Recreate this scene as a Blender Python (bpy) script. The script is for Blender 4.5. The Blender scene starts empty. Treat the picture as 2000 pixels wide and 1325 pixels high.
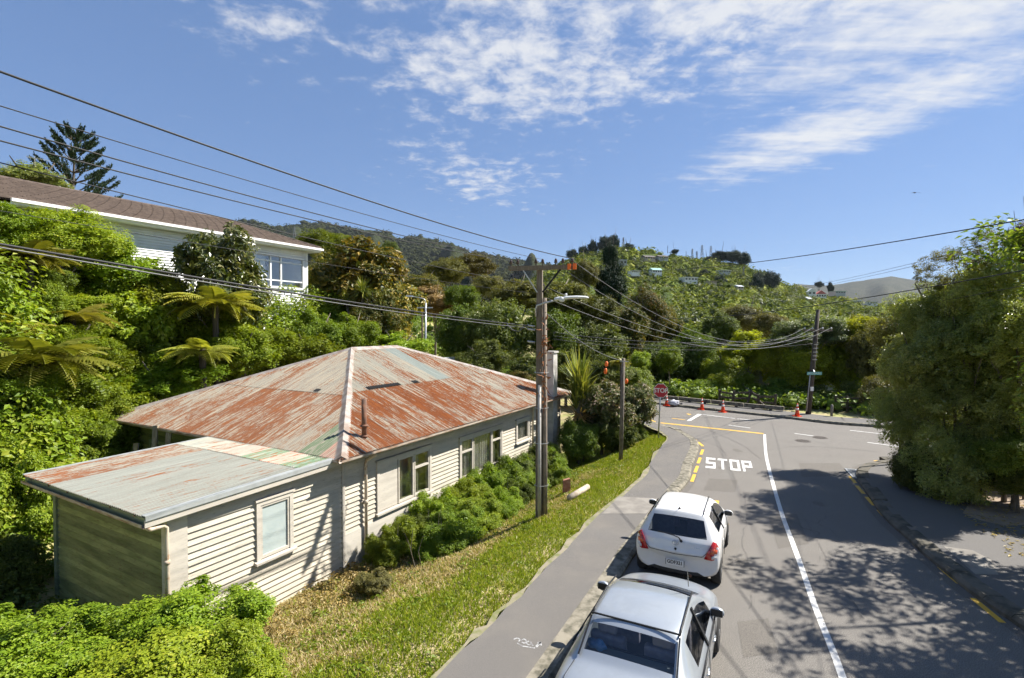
import bpy, bmesh, math, random
import numpy as np
from mathutils import Vector, Matrix, Euler
from math import radians, sin, cos, pi

# ------------------------------------------------------------------ camera, sky, sun, exposure
sc = bpy.context.scene
COL = sc.collection
CAM_H, FPX, PITCH = 5.2, 1000.0, math.atan(22.5 / 1000.0)
cam = bpy.data.cameras.new('camera')
cam.sensor_width = 36.0
cam.lens = 18.0
cam.clip_start = 0.05
cam.clip_end = 20000
cam_ob = bpy.data.objects.new('camera', cam)
COL.objects.link(cam_ob)
cam_ob.location = (0, 0, CAM_H)
cam_ob.rotation_euler = (pi / 2 - PITCH, 0, 0)
sc.camera = cam_ob

SUN = Vector((0.88, 0.27, 0.98)).normalized()
SUN_EL = math.asin(SUN.z)
SUN_AZ = math.atan2(SUN.x, SUN.y)

world = bpy.data.worlds.new('World')
sc.world = world
world.use_nodes = True


def build_world():
    nt = world.node_tree
    N, L = nt.nodes, nt.links
    N.clear()
    out = N.new('ShaderNodeOutputWorld')
    bg = N.new('ShaderNodeBackground')
    bg.inputs['Strength'].default_value = 0.068
    sky = N.new('ShaderNodeTexSky')
    sky.sky_type = 'NISHITA'
    sky.sun_disc = False
    sky.sun_elevation = SUN_EL
    sky.sun_rotation = SUN_AZ
    sky.altitude = 120
    sky.air_density = 1.0
    sky.dust_density = 0.08
    sky.ozone_density = 2.2
    tc = N.new('ShaderNodeTexCoord')
    sep = N.new('ShaderNodeSeparateXYZ')
    L.new(tc.outputs['Generated'], sep.inputs[0])

    def math_(op, a, b=None, c=None, clamp=False):
        n = N.new('ShaderNodeMath')
        n.operation = op
        n.use_clamp = clamp
        for i, v in enumerate((a, b, c)):
            if v is None:
                continue
            if isinstance(v, (int, float)):
                n.inputs[i].default_value = v
            else:
                L.new(v, n.inputs[i])
        return n.outputs[0]

    def smooth(v, a, b):
        n = N.new('ShaderNodeMapRange')
        n.interpolation_type = 'SMOOTHSTEP'
        n.inputs[1].default_value = a
        n.inputs[2].default_value = b
        L.new(v, n.inputs[0])
        return n.outputs[0]
    zc = math_('ADD', math_('MAXIMUM', sep.outputs[2], 0.0), 0.06)
    u = math_('DIVIDE', sep.outputs[0], zc)
    v = math_('DIVIDE', sep.outputs[1], zc)
    comb = N.new('ShaderNodeCombineXYZ')
    L.new(u, comb.inputs[0])
    L.new(v, comb.inputs[1])

    def noise(vec, scale, detail=6, rough=0.6, dist=0.0):
        n = N.new('ShaderNodeTexNoise')
        n.inputs['Scale'].default_value = scale
        n.inputs['Detail'].default_value = detail
        n.inputs['Roughness'].default_value = rough
        n.inputs['Distortion'].default_value = dist
        L.new(vec, n.inputs['Vector'])
        return n.outputs[0]

    def blob(cx, cy, rx, ry, ang=0.0):
        dx = math_('SUBTRACT', u, cx)
        dy = math_('SUBTRACT', v, cy)
        ca, sa = cos(ang), sin(ang)
        a = math_('ADD', math_('MULTIPLY', dx, ca / rx), math_('MULTIPLY', dy, sa / rx))
        b = math_('ADD', math_('MULTIPLY', dx, -sa / ry), math_('MULTIPLY', dy, ca / ry))
        r2 = math_('ADD', math_('MULTIPLY', a, a), math_('MULTIPLY', b, b))
        return math_('EXPONENT', math_('MULTIPLY', r2, -1.0))
    # broken altocumulus patch, streaked cirrus to its side, and a thin general scatter
    n_puff = noise(comb.outputs[0], 9.5, 8, 0.64, 0.2)
    n_mid = noise(comb.outputs[0], 2.3, 5, 0.55, 0.3)
    n_big = noise(comb.outputs[0], 0.55, 3, 0.5)
    mp = N.new('ShaderNodeMapping')
    mp.inputs['Rotation'].default_value = (0, 0, radians(62))
    mp.inputs['Scale'].default_value = (1.6, 6.5, 1)
    L.new(comb.outputs[0], mp.inputs[0])
    n_str = noise(mp.outputs[0], 1.2, 8, 0.66, 0.5)
    m1 = math_('MAXIMUM', blob(0.08, 1.78, 0.72, 0.5), blob(0.45, 1.38, 1.0, 0.42))
    m1 = math_('MAXIMUM', m1, math_('MULTIPLY', blob(-0.18, 2.75, 0.5, 0.75), 0.68))
    m1 = math_('MAXIMUM', m1, math_('MULTIPLY', blob(-0.7, 1.5, 0.4, 0.25), 0.55))
    m1 = math_('MAXIMUM', m1, math_('MULTIPLY', smooth(n_big, 0.45, 0.8), 0.5))
    m2 = math_('MAXIMUM', blob(1.38, 2.12, 1.05, 0.36, radians(-66)), blob(1.22, 1.42, 0.75, 0.45, radians(-40)))
    d1 = math_('ADD', math_('MULTIPLY', n_puff, 0.8), math_('MULTIPLY', n_mid, 0.42))
    d1 = math_('ADD', d1, math_('MULTIPLY', m1, 0.34))
    c1 = math_('MULTIPLY', smooth(d1, 0.74, 1.06), 0.9)
    d2 = math_('ADD', math_('ADD', math_('MULTIPLY', n_str, 0.66), math_('MULTIPLY', n_puff, 0.36)), math_('MULTIPLY', m2, 0.46))
    c2 = math_('MULTIPLY', smooth(d2, 0.66, 1.08), 0.95)
    cl = math_('SUBTRACT', 1.0, math_('MULTIPLY', math_('SUBTRACT', 1.0, c1), math_('SUBTRACT', 1.0, c2)))
    cl = math_('MULTIPLY', cl, smooth(sep.outputs[2], 0.015, 0.14))
    cl = math_('MINIMUM', cl, 0.93)
    mix = N.new('ShaderNodeMix')
    mix.data_type = 'RGBA'
    L.new(cl, mix.inputs[0])
    gm = N.new('ShaderNodeGamma')
    gm.inputs[1].default_value = 0.5
    L.new(sky.outputs[0], gm.inputs[0])
    grade = N.new('ShaderNodeMix')
    grade.data_type = 'RGBA'
    grade.blend_type = 'MULTIPLY'
    grade.inputs[0].default_value = 1.0
    L.new(gm.outputs[0], grade.inputs[6])
    grade.inputs[7].default_value = (0.85, 1.15, 1.71, 1)
    L.new(grade.outputs[2], mix.inputs[6])
    mix.inputs[7].default_value = (4.7, 4.8, 5.0, 1)
    L.new(mix.outputs[2], bg.inputs['Color'])
    L.new(bg.outputs[0], out.inputs['Surface'])


build_world()
sun = bpy.data.lights.new('sun', 'SUN')
sun.energy = 4.4
sun.angle = radians(0.53)
sun.color = (1.0, 0.955, 0.88)
sun_ob = bpy.data.objects.new('sun', sun)
COL.objects.link(sun_ob)
sun_ob.rotation_euler = SUN.to_track_quat('Z', 'Y').to_euler()
sun_ob.location = SUN * 60

vs = sc.view_settings
sc.display_settings.display_device = 'sRGB'
vs.view_transform = 'Standard'
vs.look = 'None'
vs.exposure = 1.38
vs.gamma = 1.0
vs.use_curve_mapping = False
sc.render.engine = 'CYCLES'
cy = sc.cycles
cy.max_bounces = 6
cy.diffuse_bounces = 3
cy.glossy_bounces = 2
cy.transmission_bounces = 4
cy.transparent_max_bounces = 12
cy.volume_bounces = 0
cy.caustics_reflective = False
cy.caustics_refractive = False
cy.sample_clamp_indirect = 6
cy.use_denoising = True
cy.use_adaptive_sampling = True
cy.adaptive_threshold = 0.03

RNG = np.random.default_rng(7)
random.seed(11)

# ------------------------------------------------------------------ photo measurements -> world
CP, SP = cos(PITCH), sin(PITCH)


def ray(px, py):
    a, b = (px - 1000.0) / FPX, (662.5 - py) / FPX
    return Vector((a, CP + b * SP, -SP + b * CP))


def G(px, py, z=0.0):
    r = ray(px, py)
    t = (z - CAM_H) / r.z
    return Vector((r.x * t, r.y * t, z))


def P(px, py, Y):
    r = ray(px, py)
    t = Y / r.y
    return Vector((r.x * t, Y, CAM_H + r.z * t))


def sstep(a, b, x):
    t = np.clip((x - a) / (b - a), 0, 1)
    return t * t * (3 - 2 * t)


# street house frame: s along the facade, d inwards (away from the street)
OX, OY = -4.36, 13.1
UX, UY = 0.489, 0.8723
NX, NY = -0.8723, 0.489
HOUSE_ROT = math.atan2(UY, UX)


def sd(x, y):
    return (x - OX) * UX + (y - OY) * UY, (x - OX) * NX + (y - OY) * NY


def xy(s, d):
    return OX + s * UX + d * NX, OY + s * UY + d * NY


def sfac(px):
    k = (px - 1000.0) / 1000.0
    return (-OX + OY * k) / (UX - UY * k)


def terr(x, y):
    """ground height (numpy friendly)"""
    x = np.asarray(x, float)
    y = np.asarray(y, float)
    s, d = sd(x, y)
    verge = sstep(-5.0, -1.2, d) * -1.12 + sstep(-5.4, -4.9, d) * 0.07
    # the hollow fades beyond the house and behind the viewer
    verge = verge * (1 - sstep(14.5, 19.0, s))
    foot = 11.9 - 5.5 * (1 - sstep(-3.6, -.8, s))
    e = d - foot
    bank = 6.6 * sstep(0, 5.0, e) + 0.16 * np.clip(e - 5.5, 0, 60)
    bank = bank * (1 - sstep(17.0, 24.0, s) * (1 - 0.75 * sstep(16, 30, d)))
    near = 2.2 * sstep(-10.5, -16, s) * sstep(-5, -1, d)
    # right hand side: low bank behind the footpath
    r = (x - 13.2) * 0.9 - (y - 14.0) * 0.42
    right = 1.4 * sstep(1.0, 9.0, r)
    # beyond the cross road the land drops into the valley
    q = (y - 35.5) + (x - 10.5) * 0.76
    valley = -9.0 * sstep(4.0, 60.0, q) * (1 - 0.8 * sstep(12, 30, d))
    rough = 0.05 * np.sin(x * 1.7 + y * 0.6) * np.sin(y * 1.3 - x * 0.4) * sstep(-4.6, -3.5, d)
    return verge + bank + near + right + valley + rough


def tz(x, y):
    return float(terr(x, y))


# ------------------------------------------------------------------ materials
MATS = {}


def nodes_of(m):
    nt = m.node_tree
    return nt.nodes, nt.links, nt.nodes['Principled BSDF']


def newmat(name):
    m = bpy.data.materials.new(name)
    m.use_nodes = True
    MATS[name] = m
    return m


def mixcol(N, L, fac, a, b, kind='MIX'):
    n = N.new('ShaderNodeMix')
    n.data_type = 'RGBA'
    n.blend_type = kind
    for sock, v in ((0, fac), (6, a), (7, b)):
        if isinstance(v, (int, float)):
            n.inputs[sock].default_value = v
        elif isinstance(v, tuple):
            n.inputs[sock].default_value = (v[0], v[1], v[2], 1)
        else:
            L.new(v, n.inputs[sock])
    return n.outputs[2]


def noise_node(N, L, vec, scale, detail=4, rough=0.55, dist=0.0):
    n = N.new('ShaderNodeTexNoise')
    n.inputs['Scale'].default_value = scale
    n.inputs['Detail'].default_value = detail
    n.inputs['Roughness'].default_value = rough
    n.inputs['Distortion'].default_value = dist
    if vec is not None:
        L.new(vec, n.inputs['Vector'])
    return n.outputs[0]


def ramp01(N, L, v, a, b):
    n = N.new('ShaderNodeMapRange')
    n.interpolation_type = 'SMOOTHSTEP'
    n.inputs[1].default_value = a
    n.inputs[2].default_value = b
    L.new(v, n.inputs[0])
    return n.outputs[0]


def mapping(N, L, vec, scale=(1, 1, 1), loc=(0, 0, 0), rot=(0, 0, 0)):
    n = N.new('ShaderNodeMapping')
    n.inputs['Scale'].default_value = scale
    n.inputs['Location'].default_value = loc
    n.inputs['Rotation'].default_value = rot
    L.new(vec, n.inputs[0])
    return n.outputs[0]


def mth(N, L, op, a, b=None):
    n = N.new('ShaderNodeMath')
    n.operation = op
    for i, v in enumerate((a, b)):
        if v is None:
            continue
        if isinstance(v, (int, float)):
            n.inputs[i].default_value = v
        else:
            L.new(v, n.inputs[i])
    return n.outputs[0]


def bump(N, L, B, h, strength=0.3, dist=0.01):
    n = N.new('ShaderNodeBump')
    n.inputs['Strength'].default_value = strength
    n.inputs['Distance'].default_value = dist
    L.new(h, n.inputs['Height'])
    L.new(n.outputs[0], B.inputs['Normal'])


def plain(name, col, rough=0.7, metal=0.0, col2=None, scale=6.0, amt=1.0, spec=0.4, coat=0.0, bmp=0.0, stretch=(1, 1, 1), coords='Object', thr=(0.35, 0.7)):
    m = newmat(name)
    N, L, B = nodes_of(m)
    B.inputs['Base Color'].default_value = (*col, 1)
    B.inputs['Roughness'].default_value = rough
    B.inputs['Metallic'].default_value = metal
    B.inputs['Specular IOR Level'].default_value = spec
    B.inputs['Coat Weight'].default_value = coat
    B.inputs['Coat Roughness'].default_value = 0.05
    if col2 is not None:
        tc = N.new('ShaderNodeTexCoord')
        vec = tc.outputs[coords] if coords != 'Position' else N.new('ShaderNodeNewGeometry').outputs['Position']
        v = mapping(N, L, vec, stretch)
        n = noise_node(N, L, v, scale, 6, 0.6)
        f = mth(N, L, 'MULTIPLY', ramp01(N, L, n, *thr), amt)
        L.new(mixcol(N, L, f, col, col2), B.inputs['Base Color'])
        if bmp:
            bump(N, L, B, noise_node(N, L, v, scale * 4, 4), bmp, 0.004)
    return m


def leafmat(name, cols, trans=0.28, rough=0.5, spec=0.35, objvar=0.25):
    """cols: list of (pos, rgb) over the per-leaf random attribute"""
    m = newmat(name)
    N, L, B = nodes_of(m)
    at = N.new('ShaderNodeAttribute')
    at.attribute_name = 'rnd'
    cr = N.new('ShaderNodeValToRGB')
    el = cr.color_ramp.elements
    while len(el) > 1:
        el.remove(el[-1])
    el[0].position = cols[0][0]
    el[0].color = (*cols[0][1], 1)
    for p, c in cols[1:]:
        e = el.new(p)
        e.color = (*c, 1)
    L.new(at.outputs['Fac'], cr.inputs[0])
    oi = N.new('ShaderNodeObjectInfo')
    hsv = N.new('ShaderNodeHueSaturation')
    L.new(cr.outputs[0], hsv.inputs['Color'])
    mr = N.new('ShaderNodeMapRange')
    mr.inputs[3].default_value = 1 - objvar
    mr.inputs[4].default_value = 1 + objvar
    L.new(oi.outputs['Random'], mr.inputs[0])
    L.new(mr.outputs[0], hsv.inputs['Value'])
    m2 = N.new('ShaderNodeMath')
    m2.operation = 'MULTIPLY'
    m2.inputs[1].default_value = 7.31
    L.new(oi.outputs['Random'], m2.inputs[0])
    m3 = N.new('ShaderNodeMath')
    m3.operation = 'FRACT'
    L.new(m2.outputs[0], m3.inputs[0])
    mh = N.new('ShaderNodeMapRange')
    mh.inputs[3].default_value = .5 - objvar * .08
    mh.inputs[4].default_value = .5 + objvar * .04
    L.new(m3.outputs[0], mh.inputs[0])
    L.new(mh.outputs[0], hsv.inputs['Hue'])
    L.new(hsv.outputs[0], B.inputs['Base Color'])
    B.inputs['Roughness'].default_value = rough
    B.inputs['Specular IOR Level'].default_value = spec
    tr = N.new('ShaderNodeBsdfTranslucent')
    gm = mixcol(N, L, 1.0, hsv.outputs[0], (1.25, 1.2, 0.55), 'MULTIPLY')
    L.new(gm, tr.inputs['Color'])
    mx = N.new('ShaderNodeMixShader')
    mx.inputs[0].default_value = trans
    L.new(B.outputs[0], mx.inputs[1])
    L.new(tr.outputs[0], mx.inputs[2])
    out = [n for n in N if n.type == 'OUTPUT_MATERIAL'][0]
    L.new(mx.outputs[0], out.inputs['Surface'])
    return m


# foliage palettes
leafmat('leaf_bright', [(0, (.115, .18, .010)), (.35, (.175, .255, .013)), (.7, (.24, .32, .018)), (1, (.36, .40, .05))], trans=.42)
leafmat('leaf_lime', [(0, (.17, .21, .010)), (.5, (.32, .37, .016)), (1, (.46, .48, .05))], trans=.5)
leafmat('leaf_mid', [(0, (.075, .125, .012)), (.5, (.135, .195, .02)), (1, (.24, .29, .055))], trans=.4)
leafmat('leaf_dark', [(0, (.058, .088, .016)), (.5, (.11, .15, .026)), (1, (.21, .23, .06))], trans=.4, spec=.3)
leafmat('leaf_pine', [(0, (.012, .028, .014)), (.5, (.022, .046, .022)), (1, (.045, .075, .032))], trans=.12, spec=.2)
leafmat('leaf_olive', [(0, (.07, .08, .014)), (.5, (.14, .15, .026)), (1, (.24, .23, .055))])
leafmat('leaf_brown', [(0, (.07, .068, .018)), (.5, (.14, .135, .034)), (.85, (.21, .20, .055)), (1, (.30, .25, .09))], trans=.38)
leafmat('leaf_gold', [(0, (.045, .07, .010)), (.35, (.10, .13, .016)), (.62, (.26, .22, .022)), (1, (.42, .32, .05))])
leafmat('leaf_straw', [(0, (.26, .19, .06)), (.5, (.38, .28, .09)), (1, (.50, .38, .14))])
leafmat('leaf_orange', [(0, (.05, .075, .012)), (.5, (.115, .12, .022)), (.8, (.22, .15, .03)), (1, (.30, .16, .04))])
leafmat('leaf_glossy', [(0, (.045, .07, .012)), (.5, (.10, .13, .02)), (.8, (.21, .21, .05)), (1, (.36, .34, .15))], rough=.32, spec=.7)
leafmat('leaf_pale', [(0, (.08, .12, .025)), (.5, (.18, .23, .06)), (.85, (.31, .34, .15)), (1, (.48, .48, .34))], trans=.45, rough=.4, spec=.6)
leafmat('leaf_purple', [(0, (.030, .016, .022)), (.6, (.055, .03, .038)), (1, (.10, .05, .06))])
leafmat('leaf_pink', [(0, (.05, .075, .016)), (.45, (.12, .15, .04)), (.75, (.27, .22, .12)), (1, (.42, .32, .26))])
leafmat('leaf_fern', [(0, (.13, .15, .016)), (.5, (.24, .25, .03)), (1, (.36, .34, .06))], trans=.35)
leafmat('leaf_flax', [(0, (.07, .10, .018)), (.5, (.16, .19, .03)), (1, (.30, .29, .06))], trans=.3)
leafmat('leaf_hedge', [(0, (.17, .22, .05)), (.5, (.29, .35, .08)), (.85, (.40, .44, .12)), (1, (.48, .49, .17))], trans=.5, rough=.34, spec=1.0)
leafmat('leaf_hill', [(0, (.048, .078, .012)), (.4, (.11, .155, .02)), (.75, (.19, .235, .032)), (1, (.27, .28, .06))], trans=.12, spec=.08, rough=.8)
leafmat('leaf_mountain', [(0, (.016, .022, .007)), (.5, (.032, .040, .011)), (1, (.060, .066, .018))], trans=.05, spec=.05, rough=.9)
leafmat('grass_green', [(0, (.17, .24, .012)), (.5, (.27, .34, .022)), (1, (.42, .42, .07))], trans=.3, objvar=.05)
leafmat('grass_dry', [(0, (.34, .28, .13)), (.5, (.52, .43, .22)), (1, (.70, .60, .36))], trans=.3, objvar=.05)
plain('bark', (.10, .08, .06), .9, col2=(.22, .19, .15), scale=9, stretch=(3, 3, .5), bmp=.4)
plain('bark_dark', (.045, .035, .028), .95, col2=(.10, .085, .07), scale=9, stretch=(3, 3, .5), bmp=.4)


# ------------------------------------------------------------------ mesh helpers
def link(o, parent=None):
    COL.objects.link(o)
    if parent is not None:
        o.parent = parent
    return o


def tag(o, label=None, cat=None, group=None, kind=None):
    if label:
        o['label'] = label
    if cat:
        o['category'] = cat
    if group:
        o['group'] = group
    if kind:
        o['kind'] = kind
    return o


def empty(name, loc=(0, 0, 0), rz=0.0, label=None, cat=None, group=None):
    o = bpy.data.objects.new(name, None)
    COL.objects.link(o)
    o.location = loc
    o.rotation_euler = (0, 0, rz)
    o.empty_display_size = 0.2
    return tag(o, label, cat, group)


def M(m):
    return MATS[m] if isinstance(m, str) else m


class MB:
    def __init__(self):
        self.v, self.f, self.uv = [], [], None

    def add(self, vs, fs):
        b = len(self.v)
        self.v += [tuple(p) for p in vs]
        self.f += [tuple(i + b for i in f) for f in fs]
        return self

    def box(self, x0, x1, y0, y1, z0, z1):
        return self.add([(x0, y0, z0), (x1, y0, z0), (x1, y1, z0), (x0, y1, z0), (x0, y0, z1), (x1, y0, z1), (x1, y1, z1), (x0, y1, z1)],
                        [(0, 3, 2, 1), (4, 5, 6, 7), (0, 1, 5, 4), (1, 2, 6, 5), (2, 3, 7, 6), (3, 0, 4, 7)])

    def hexa(self, c):
        """8 corners: bottom 4 ccw, top 4 ccw"""
        return self.add(c, [(0, 3, 2, 1), (4, 5, 6, 7), (0, 1, 5, 4), (1, 2, 6, 5), (2, 3, 7, 6), (3, 0, 4, 7)])

    def beam(self, a, b, w, h, up=(0, 0, 1)):
        a, b = Vector(a), Vector(b)
        d = (b - a).normalized()
        up = Vector(up)
        if abs(d.dot(up)) > .98:
            up = Vector((0, 1, 0))
        sx = d.cross(up).normalized() * (w / 2)
        sz = sx.cross(d).normalized() * (h / 2)
        return self.hexa([a - sx - sz, a + sx - sz, b + sx - sz, b - sx - sz, a - sx + sz, a + sx + sz, b + sx + sz, b - sx + sz])

    def tube(self, pts, r, n=8, cap=True):
        pts = [Vector(p) for p in pts]
        rs = r if isinstance(r, (list, tuple)) else [r] * len(pts)
        base = len(self.v)
        ref = None
        for i, p in enumerate(pts):
            d = (pts[min(i + 1, len(pts) - 1)] - pts[max(i - 1, 0)]).normalized()
            if ref is None:
                ref = Vector((0, 0, 1)) if abs(d.z) < .9 else Vector((1, 0, 0))
            a = d.cross(ref).normalized()
            b = a.cross(d).normalized()
            ref = b
            for k in range(n):
                t = 2 * pi * k / n
                self.v.append(tuple(p + (a * cos(t) + b * sin(t)) * rs[i]))
        for i in range(len(pts) - 1):
            for k in range(n):
                k2 = (k + 1) % n
                self.f.append((base + i * n + k, base + i * n + k2, base + (i + 1) * n + k2, base + (i + 1) * n + k))
        if cap:
            self.f.append(tuple(base + k for k in range(n))[::-1])
            self.f.append(tuple(base + (len(pts) - 1) * n + k for k in range(n)))
        return self

    def lathe(self, prof, n=16, o=(0, 0, 0), axis='z'):
        base = len(self.v)
        for r, h in prof:
            for k in range(n):
                t = 2 * pi * k / n
                p = (r * cos(t), r * sin(t), h)
                if axis == 'x':
                    p = (h, r * cos(t), r * sin(t))
                elif axis == 'y':
                    p = (r * sin(t), h, r * cos(t))
                self.v.append((p[0] + o[0], p[1] + o[1], p[2] + o[2]))
        for i in range(len(prof) - 1):
            for k in range(n):
                k2 = (k + 1) % n
                self.f.append((base + i * n + k, base + i * n + k2, base + (i + 1) * n + k2, base + (i + 1) * n + k))
        self.f.append(tuple(base + k for k in range(n))[::-1])
        self.f.append(tuple(base + (len(prof) - 1) * n + k for k in range(n)))
        return self

    def prism(self, poly, a, b, fn):
        """poly 2d points, extruded from a to b; fn(p, q, t) -> 3d"""
        n = len(poly)
        vs = [fn(p[0], p[1], a) for p in poly] + [fn(p[0], p[1], b) for p in poly]
        fs = [tuple(range(n))[::-1], tuple(range(n, 2 * n))] + [(i, (i + 1) % n, n + (i + 1) % n, n + i) for i in range(n)]
        return self.add(vs, fs)

    def mesh(self, name):
        me = bpy.data.meshes.new(name)
        me.from_pydata(self.v, [], self.f)
        return me

    def build(self, name, mat, parent=None, smooth=False, fix=True):
        me = self.mesh(name)
        if fix:
            bm = bmesh.new()
            bm.from_mesh(me)
            bmesh.ops.recalc_face_normals(bm, faces=bm.faces)
            bm.to_mesh(me)
            bm.free()
        if smooth:
            for p in me.polygons:
                p.use_smooth = True
        me.materials.append(M(mat))
        o = bpy.data.objects.new(name, me)
        return link(o, parent)


def np_mesh(name, verts, tris, rnd=None, mat=None, smooth=False):
    me = bpy.data.meshes.new(name)
    nv, nt_ = len(verts), len(tris)
    me.vertices.add(nv)
    me.vertices.foreach_set('co', np.ascontiguousarray(verts, np.float32).ravel())
    me.loops.add(nt_ * 3)
    me.loops.foreach_set('vertex_index', np.ascontiguousarray(tris, np.int32).ravel())
    me.polygons.add(nt_)
    me.polygons.foreach_set('loop_start', np.arange(0, nt_ * 3, 3, dtype=np.int32))
    me.polygons.foreach_set('use_smooth', np.full(nt_, bool(smooth)))
    if rnd is not None:
        a = me.attributes.new('rnd', 'FLOAT', 'FACE')
        a.data.foreach_set('value', np.ascontiguousarray(rnd, np.float32))
    me.update(calc_edges=True)
    if mat is not None:
        me.materials.append(M(mat))
    return me


def grid_mesh(name, pts, nu, nv, mat, uv=None, smooth=True):
    """pts (nu*nv,3), row-major over u then v"""
    i = np.arange(nu - 1)[:, None] * nv + np.arange(nv - 1)[None, :]
    a, b, c, d = i, i + nv, i + nv + 1, i + 1
    q = np.stack([a, b, c, d], -1).reshape(-1, 4)
    me = bpy.data.meshes.new(name)
    me.vertices.add(len(pts))
    me.vertices.foreach_set('co', np.asarray(pts, np.float32).ravel())
    me.loops.add(q.size)
    me.loops.foreach_set('vertex_index', q.astype(np.int32).ravel())
    me.polygons.add(len(q))
    me.polygons.foreach_set('loop_start', np.arange(0, q.size, 4, dtype=np.int32))
    me.polygons.foreach_set('use_smooth', np.full(len(q), bool(smooth)))
    if uv is not None:
        l = me.uv_layers.new(name='UVMap')
        l.data.foreach_set('uv', np.asarray(uv, np.float32)[q.ravel()].ravel())
    me.update(calc_edges=True)
    me.materials.append(M(mat))
    return me


def text_mesh(name, body, size, mat, parent=None, extrude=0.002, matrix=None, bold=0.0, sx=1.0):
    cu = bpy.data.curves.new(name, 'FONT')
    cu.body = body
    cu.size = size
    cu.extrude = extrude
    cu.offset = bold
    cu.align_x = 'CENTER'
    cu.align_y = 'CENTER'
    tmp = bpy.data.objects.new(name + '_tmp', cu)
    COL.objects.link(tmp)
    dg = bpy.context.evaluated_depsgraph_get()
    me = bpy.data.meshes.new_from_object(tmp.evaluated_get(dg))
    bpy.data.objects.remove(tmp)
    me.materials.clear()
    me.materials.append(M(mat))
    me.transform(Matrix.Diagonal((sx, 1, 1, 1)))
    o = bpy.data.objects.new(name, me)
    link(o, parent)
    if matrix is not None:
        o.matrix_local = matrix
    return o


def catmull(pts, n=6):
    pts = [Vector(p) for p in pts]
    out = []
    for i in range(len(pts) - 1):
        p0, p1, p2, p3 = pts[max(i - 1, 0)], pts[i], pts[i + 1], pts[min(i + 2, len(pts) - 1)]
        for k in range(n):
            t = k / n
            out.append(.5 * ((2 * p1) + (p2 - p0) * t + (2 * p0 - 5 * p1 + 4 * p2 - p3) * t * t + (3 * p1 - p0 - 3 * p2 + p3) * t ** 3))
    out.append(pts[-1])
    return out


# ------------------------------------------------------------------ ground, roads, footpaths
def asphalt(name, c1, c2, patch=(.0, .0, .0), patch_amt=.35, fine=140, tan=None):
    m = newmat(name)
    N, L, B = nodes_of(m)
    g = N.new('ShaderNodeNewGeometry').outputs['Position']
    nf = noise_node(N, L, g, fine, 3, .7)
    nm = noise_node(N, L, g, 1.1, 6, .6)
    nl = noise_node(N, L, g, .22, 4, .55, .6)
    base = mixcol(N, L, ramp01(N, L, nf, .3, .72), c1, c2)
    base = mixcol(N, L, mth(N, L, 'MULTIPLY', ramp01(N, L, nm, .42, .75), patch_amt), base, patch)
    base = mixcol(N, L, mth(N, L, 'MULTIPLY', ramp01(N, L, nl, .5, .62), patch_amt * .8), base, tan or patch)
    # hairline cracks
    vo = N.new('ShaderNodeTexVoronoi')
    vo.feature = 'DISTANCE_TO_EDGE'
    vo.inputs['Scale'].default_value = .38
    wn = N.new('ShaderNodeTexNoise')
    wn.inputs['Scale'].default_value = 1.6
    L.new(g, wn.inputs['Vector'])
    L.new(mixcol(N, L, .32, g, wn.outputs['Color']), vo.inputs['Vector'])
    cr = mth(N, L, 'MULTIPLY', mth(N, L, 'LESS_THAN', vo.outputs['Distance'], .0022), ramp01(N, L, nl, .55, .62))
    base = mixcol(N, L, mth(N, L, 'MULTIPLY', cr, .35), base, (.03, .03, .03))
    L.new(base, B.inputs['Base Color'])
    B.inputs['Roughness'].default_value = .88
    B.inputs['Specular IOR Level'].default_value = .3
    bump(N, L, B, nf, .5, .006)
    return m


asphalt('asphalt', (.075, .069, .062), (.245, .226, .200), (.125, .116, .104), .5, 60, tan=(.145, .13, .115))
asphalt('path_asphalt', (.072, .067, .062), (.195, .18, .162), (.20, .178, .145), .35, 120, tan=(.13, .125, .12))
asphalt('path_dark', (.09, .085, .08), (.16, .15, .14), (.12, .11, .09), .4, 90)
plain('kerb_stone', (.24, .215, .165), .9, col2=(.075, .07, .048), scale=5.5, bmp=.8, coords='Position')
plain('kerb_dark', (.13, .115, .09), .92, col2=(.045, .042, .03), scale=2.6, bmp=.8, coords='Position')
plain('concrete', (.235, .215, .185), .85, col2=(.165, .15, .13), scale=2.5, bmp=.4, coords='Position')
plain('verge_dust', (.25, .215, .15), .95, col2=(.14, .15, .05), scale=5, bmp=.6, coords='Position')
plain('dirt_path', (.30, .23, .17), .95, col2=(.19, .145, .105), scale=1.4, bmp=.6, coords='Position')


def paintmat(name, col, under, wear):
    m = newmat(name)
    N, L, B = nodes_of(m)
    g = N.new('ShaderNodeNewGeometry').outputs['Position']
    n = noise_node(N, L, g, 22, 6, .75)
    n2 = noise_node(N, L, g, 1.4, 3)
    f = ramp01(N, L, mth(N, L, 'ADD', n, mth(N, L, 'MULTIPLY', n2, .35)), wear, wear + .12)
    L.new(mixcol(N, L, f, col, under), B.inputs['Base Color'])
    B.inputs['Roughness'].default_value = .7


paintmat('paint_white', (.60, .59, .56), (.25, .24, .22), .72)
paintmat('paint_yellow', (.62, .36, .035), (.25, .2, .12), .76)
paintmat('paint_faint', (.40, .40, .39), (.17, .165, .16), .62)

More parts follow.
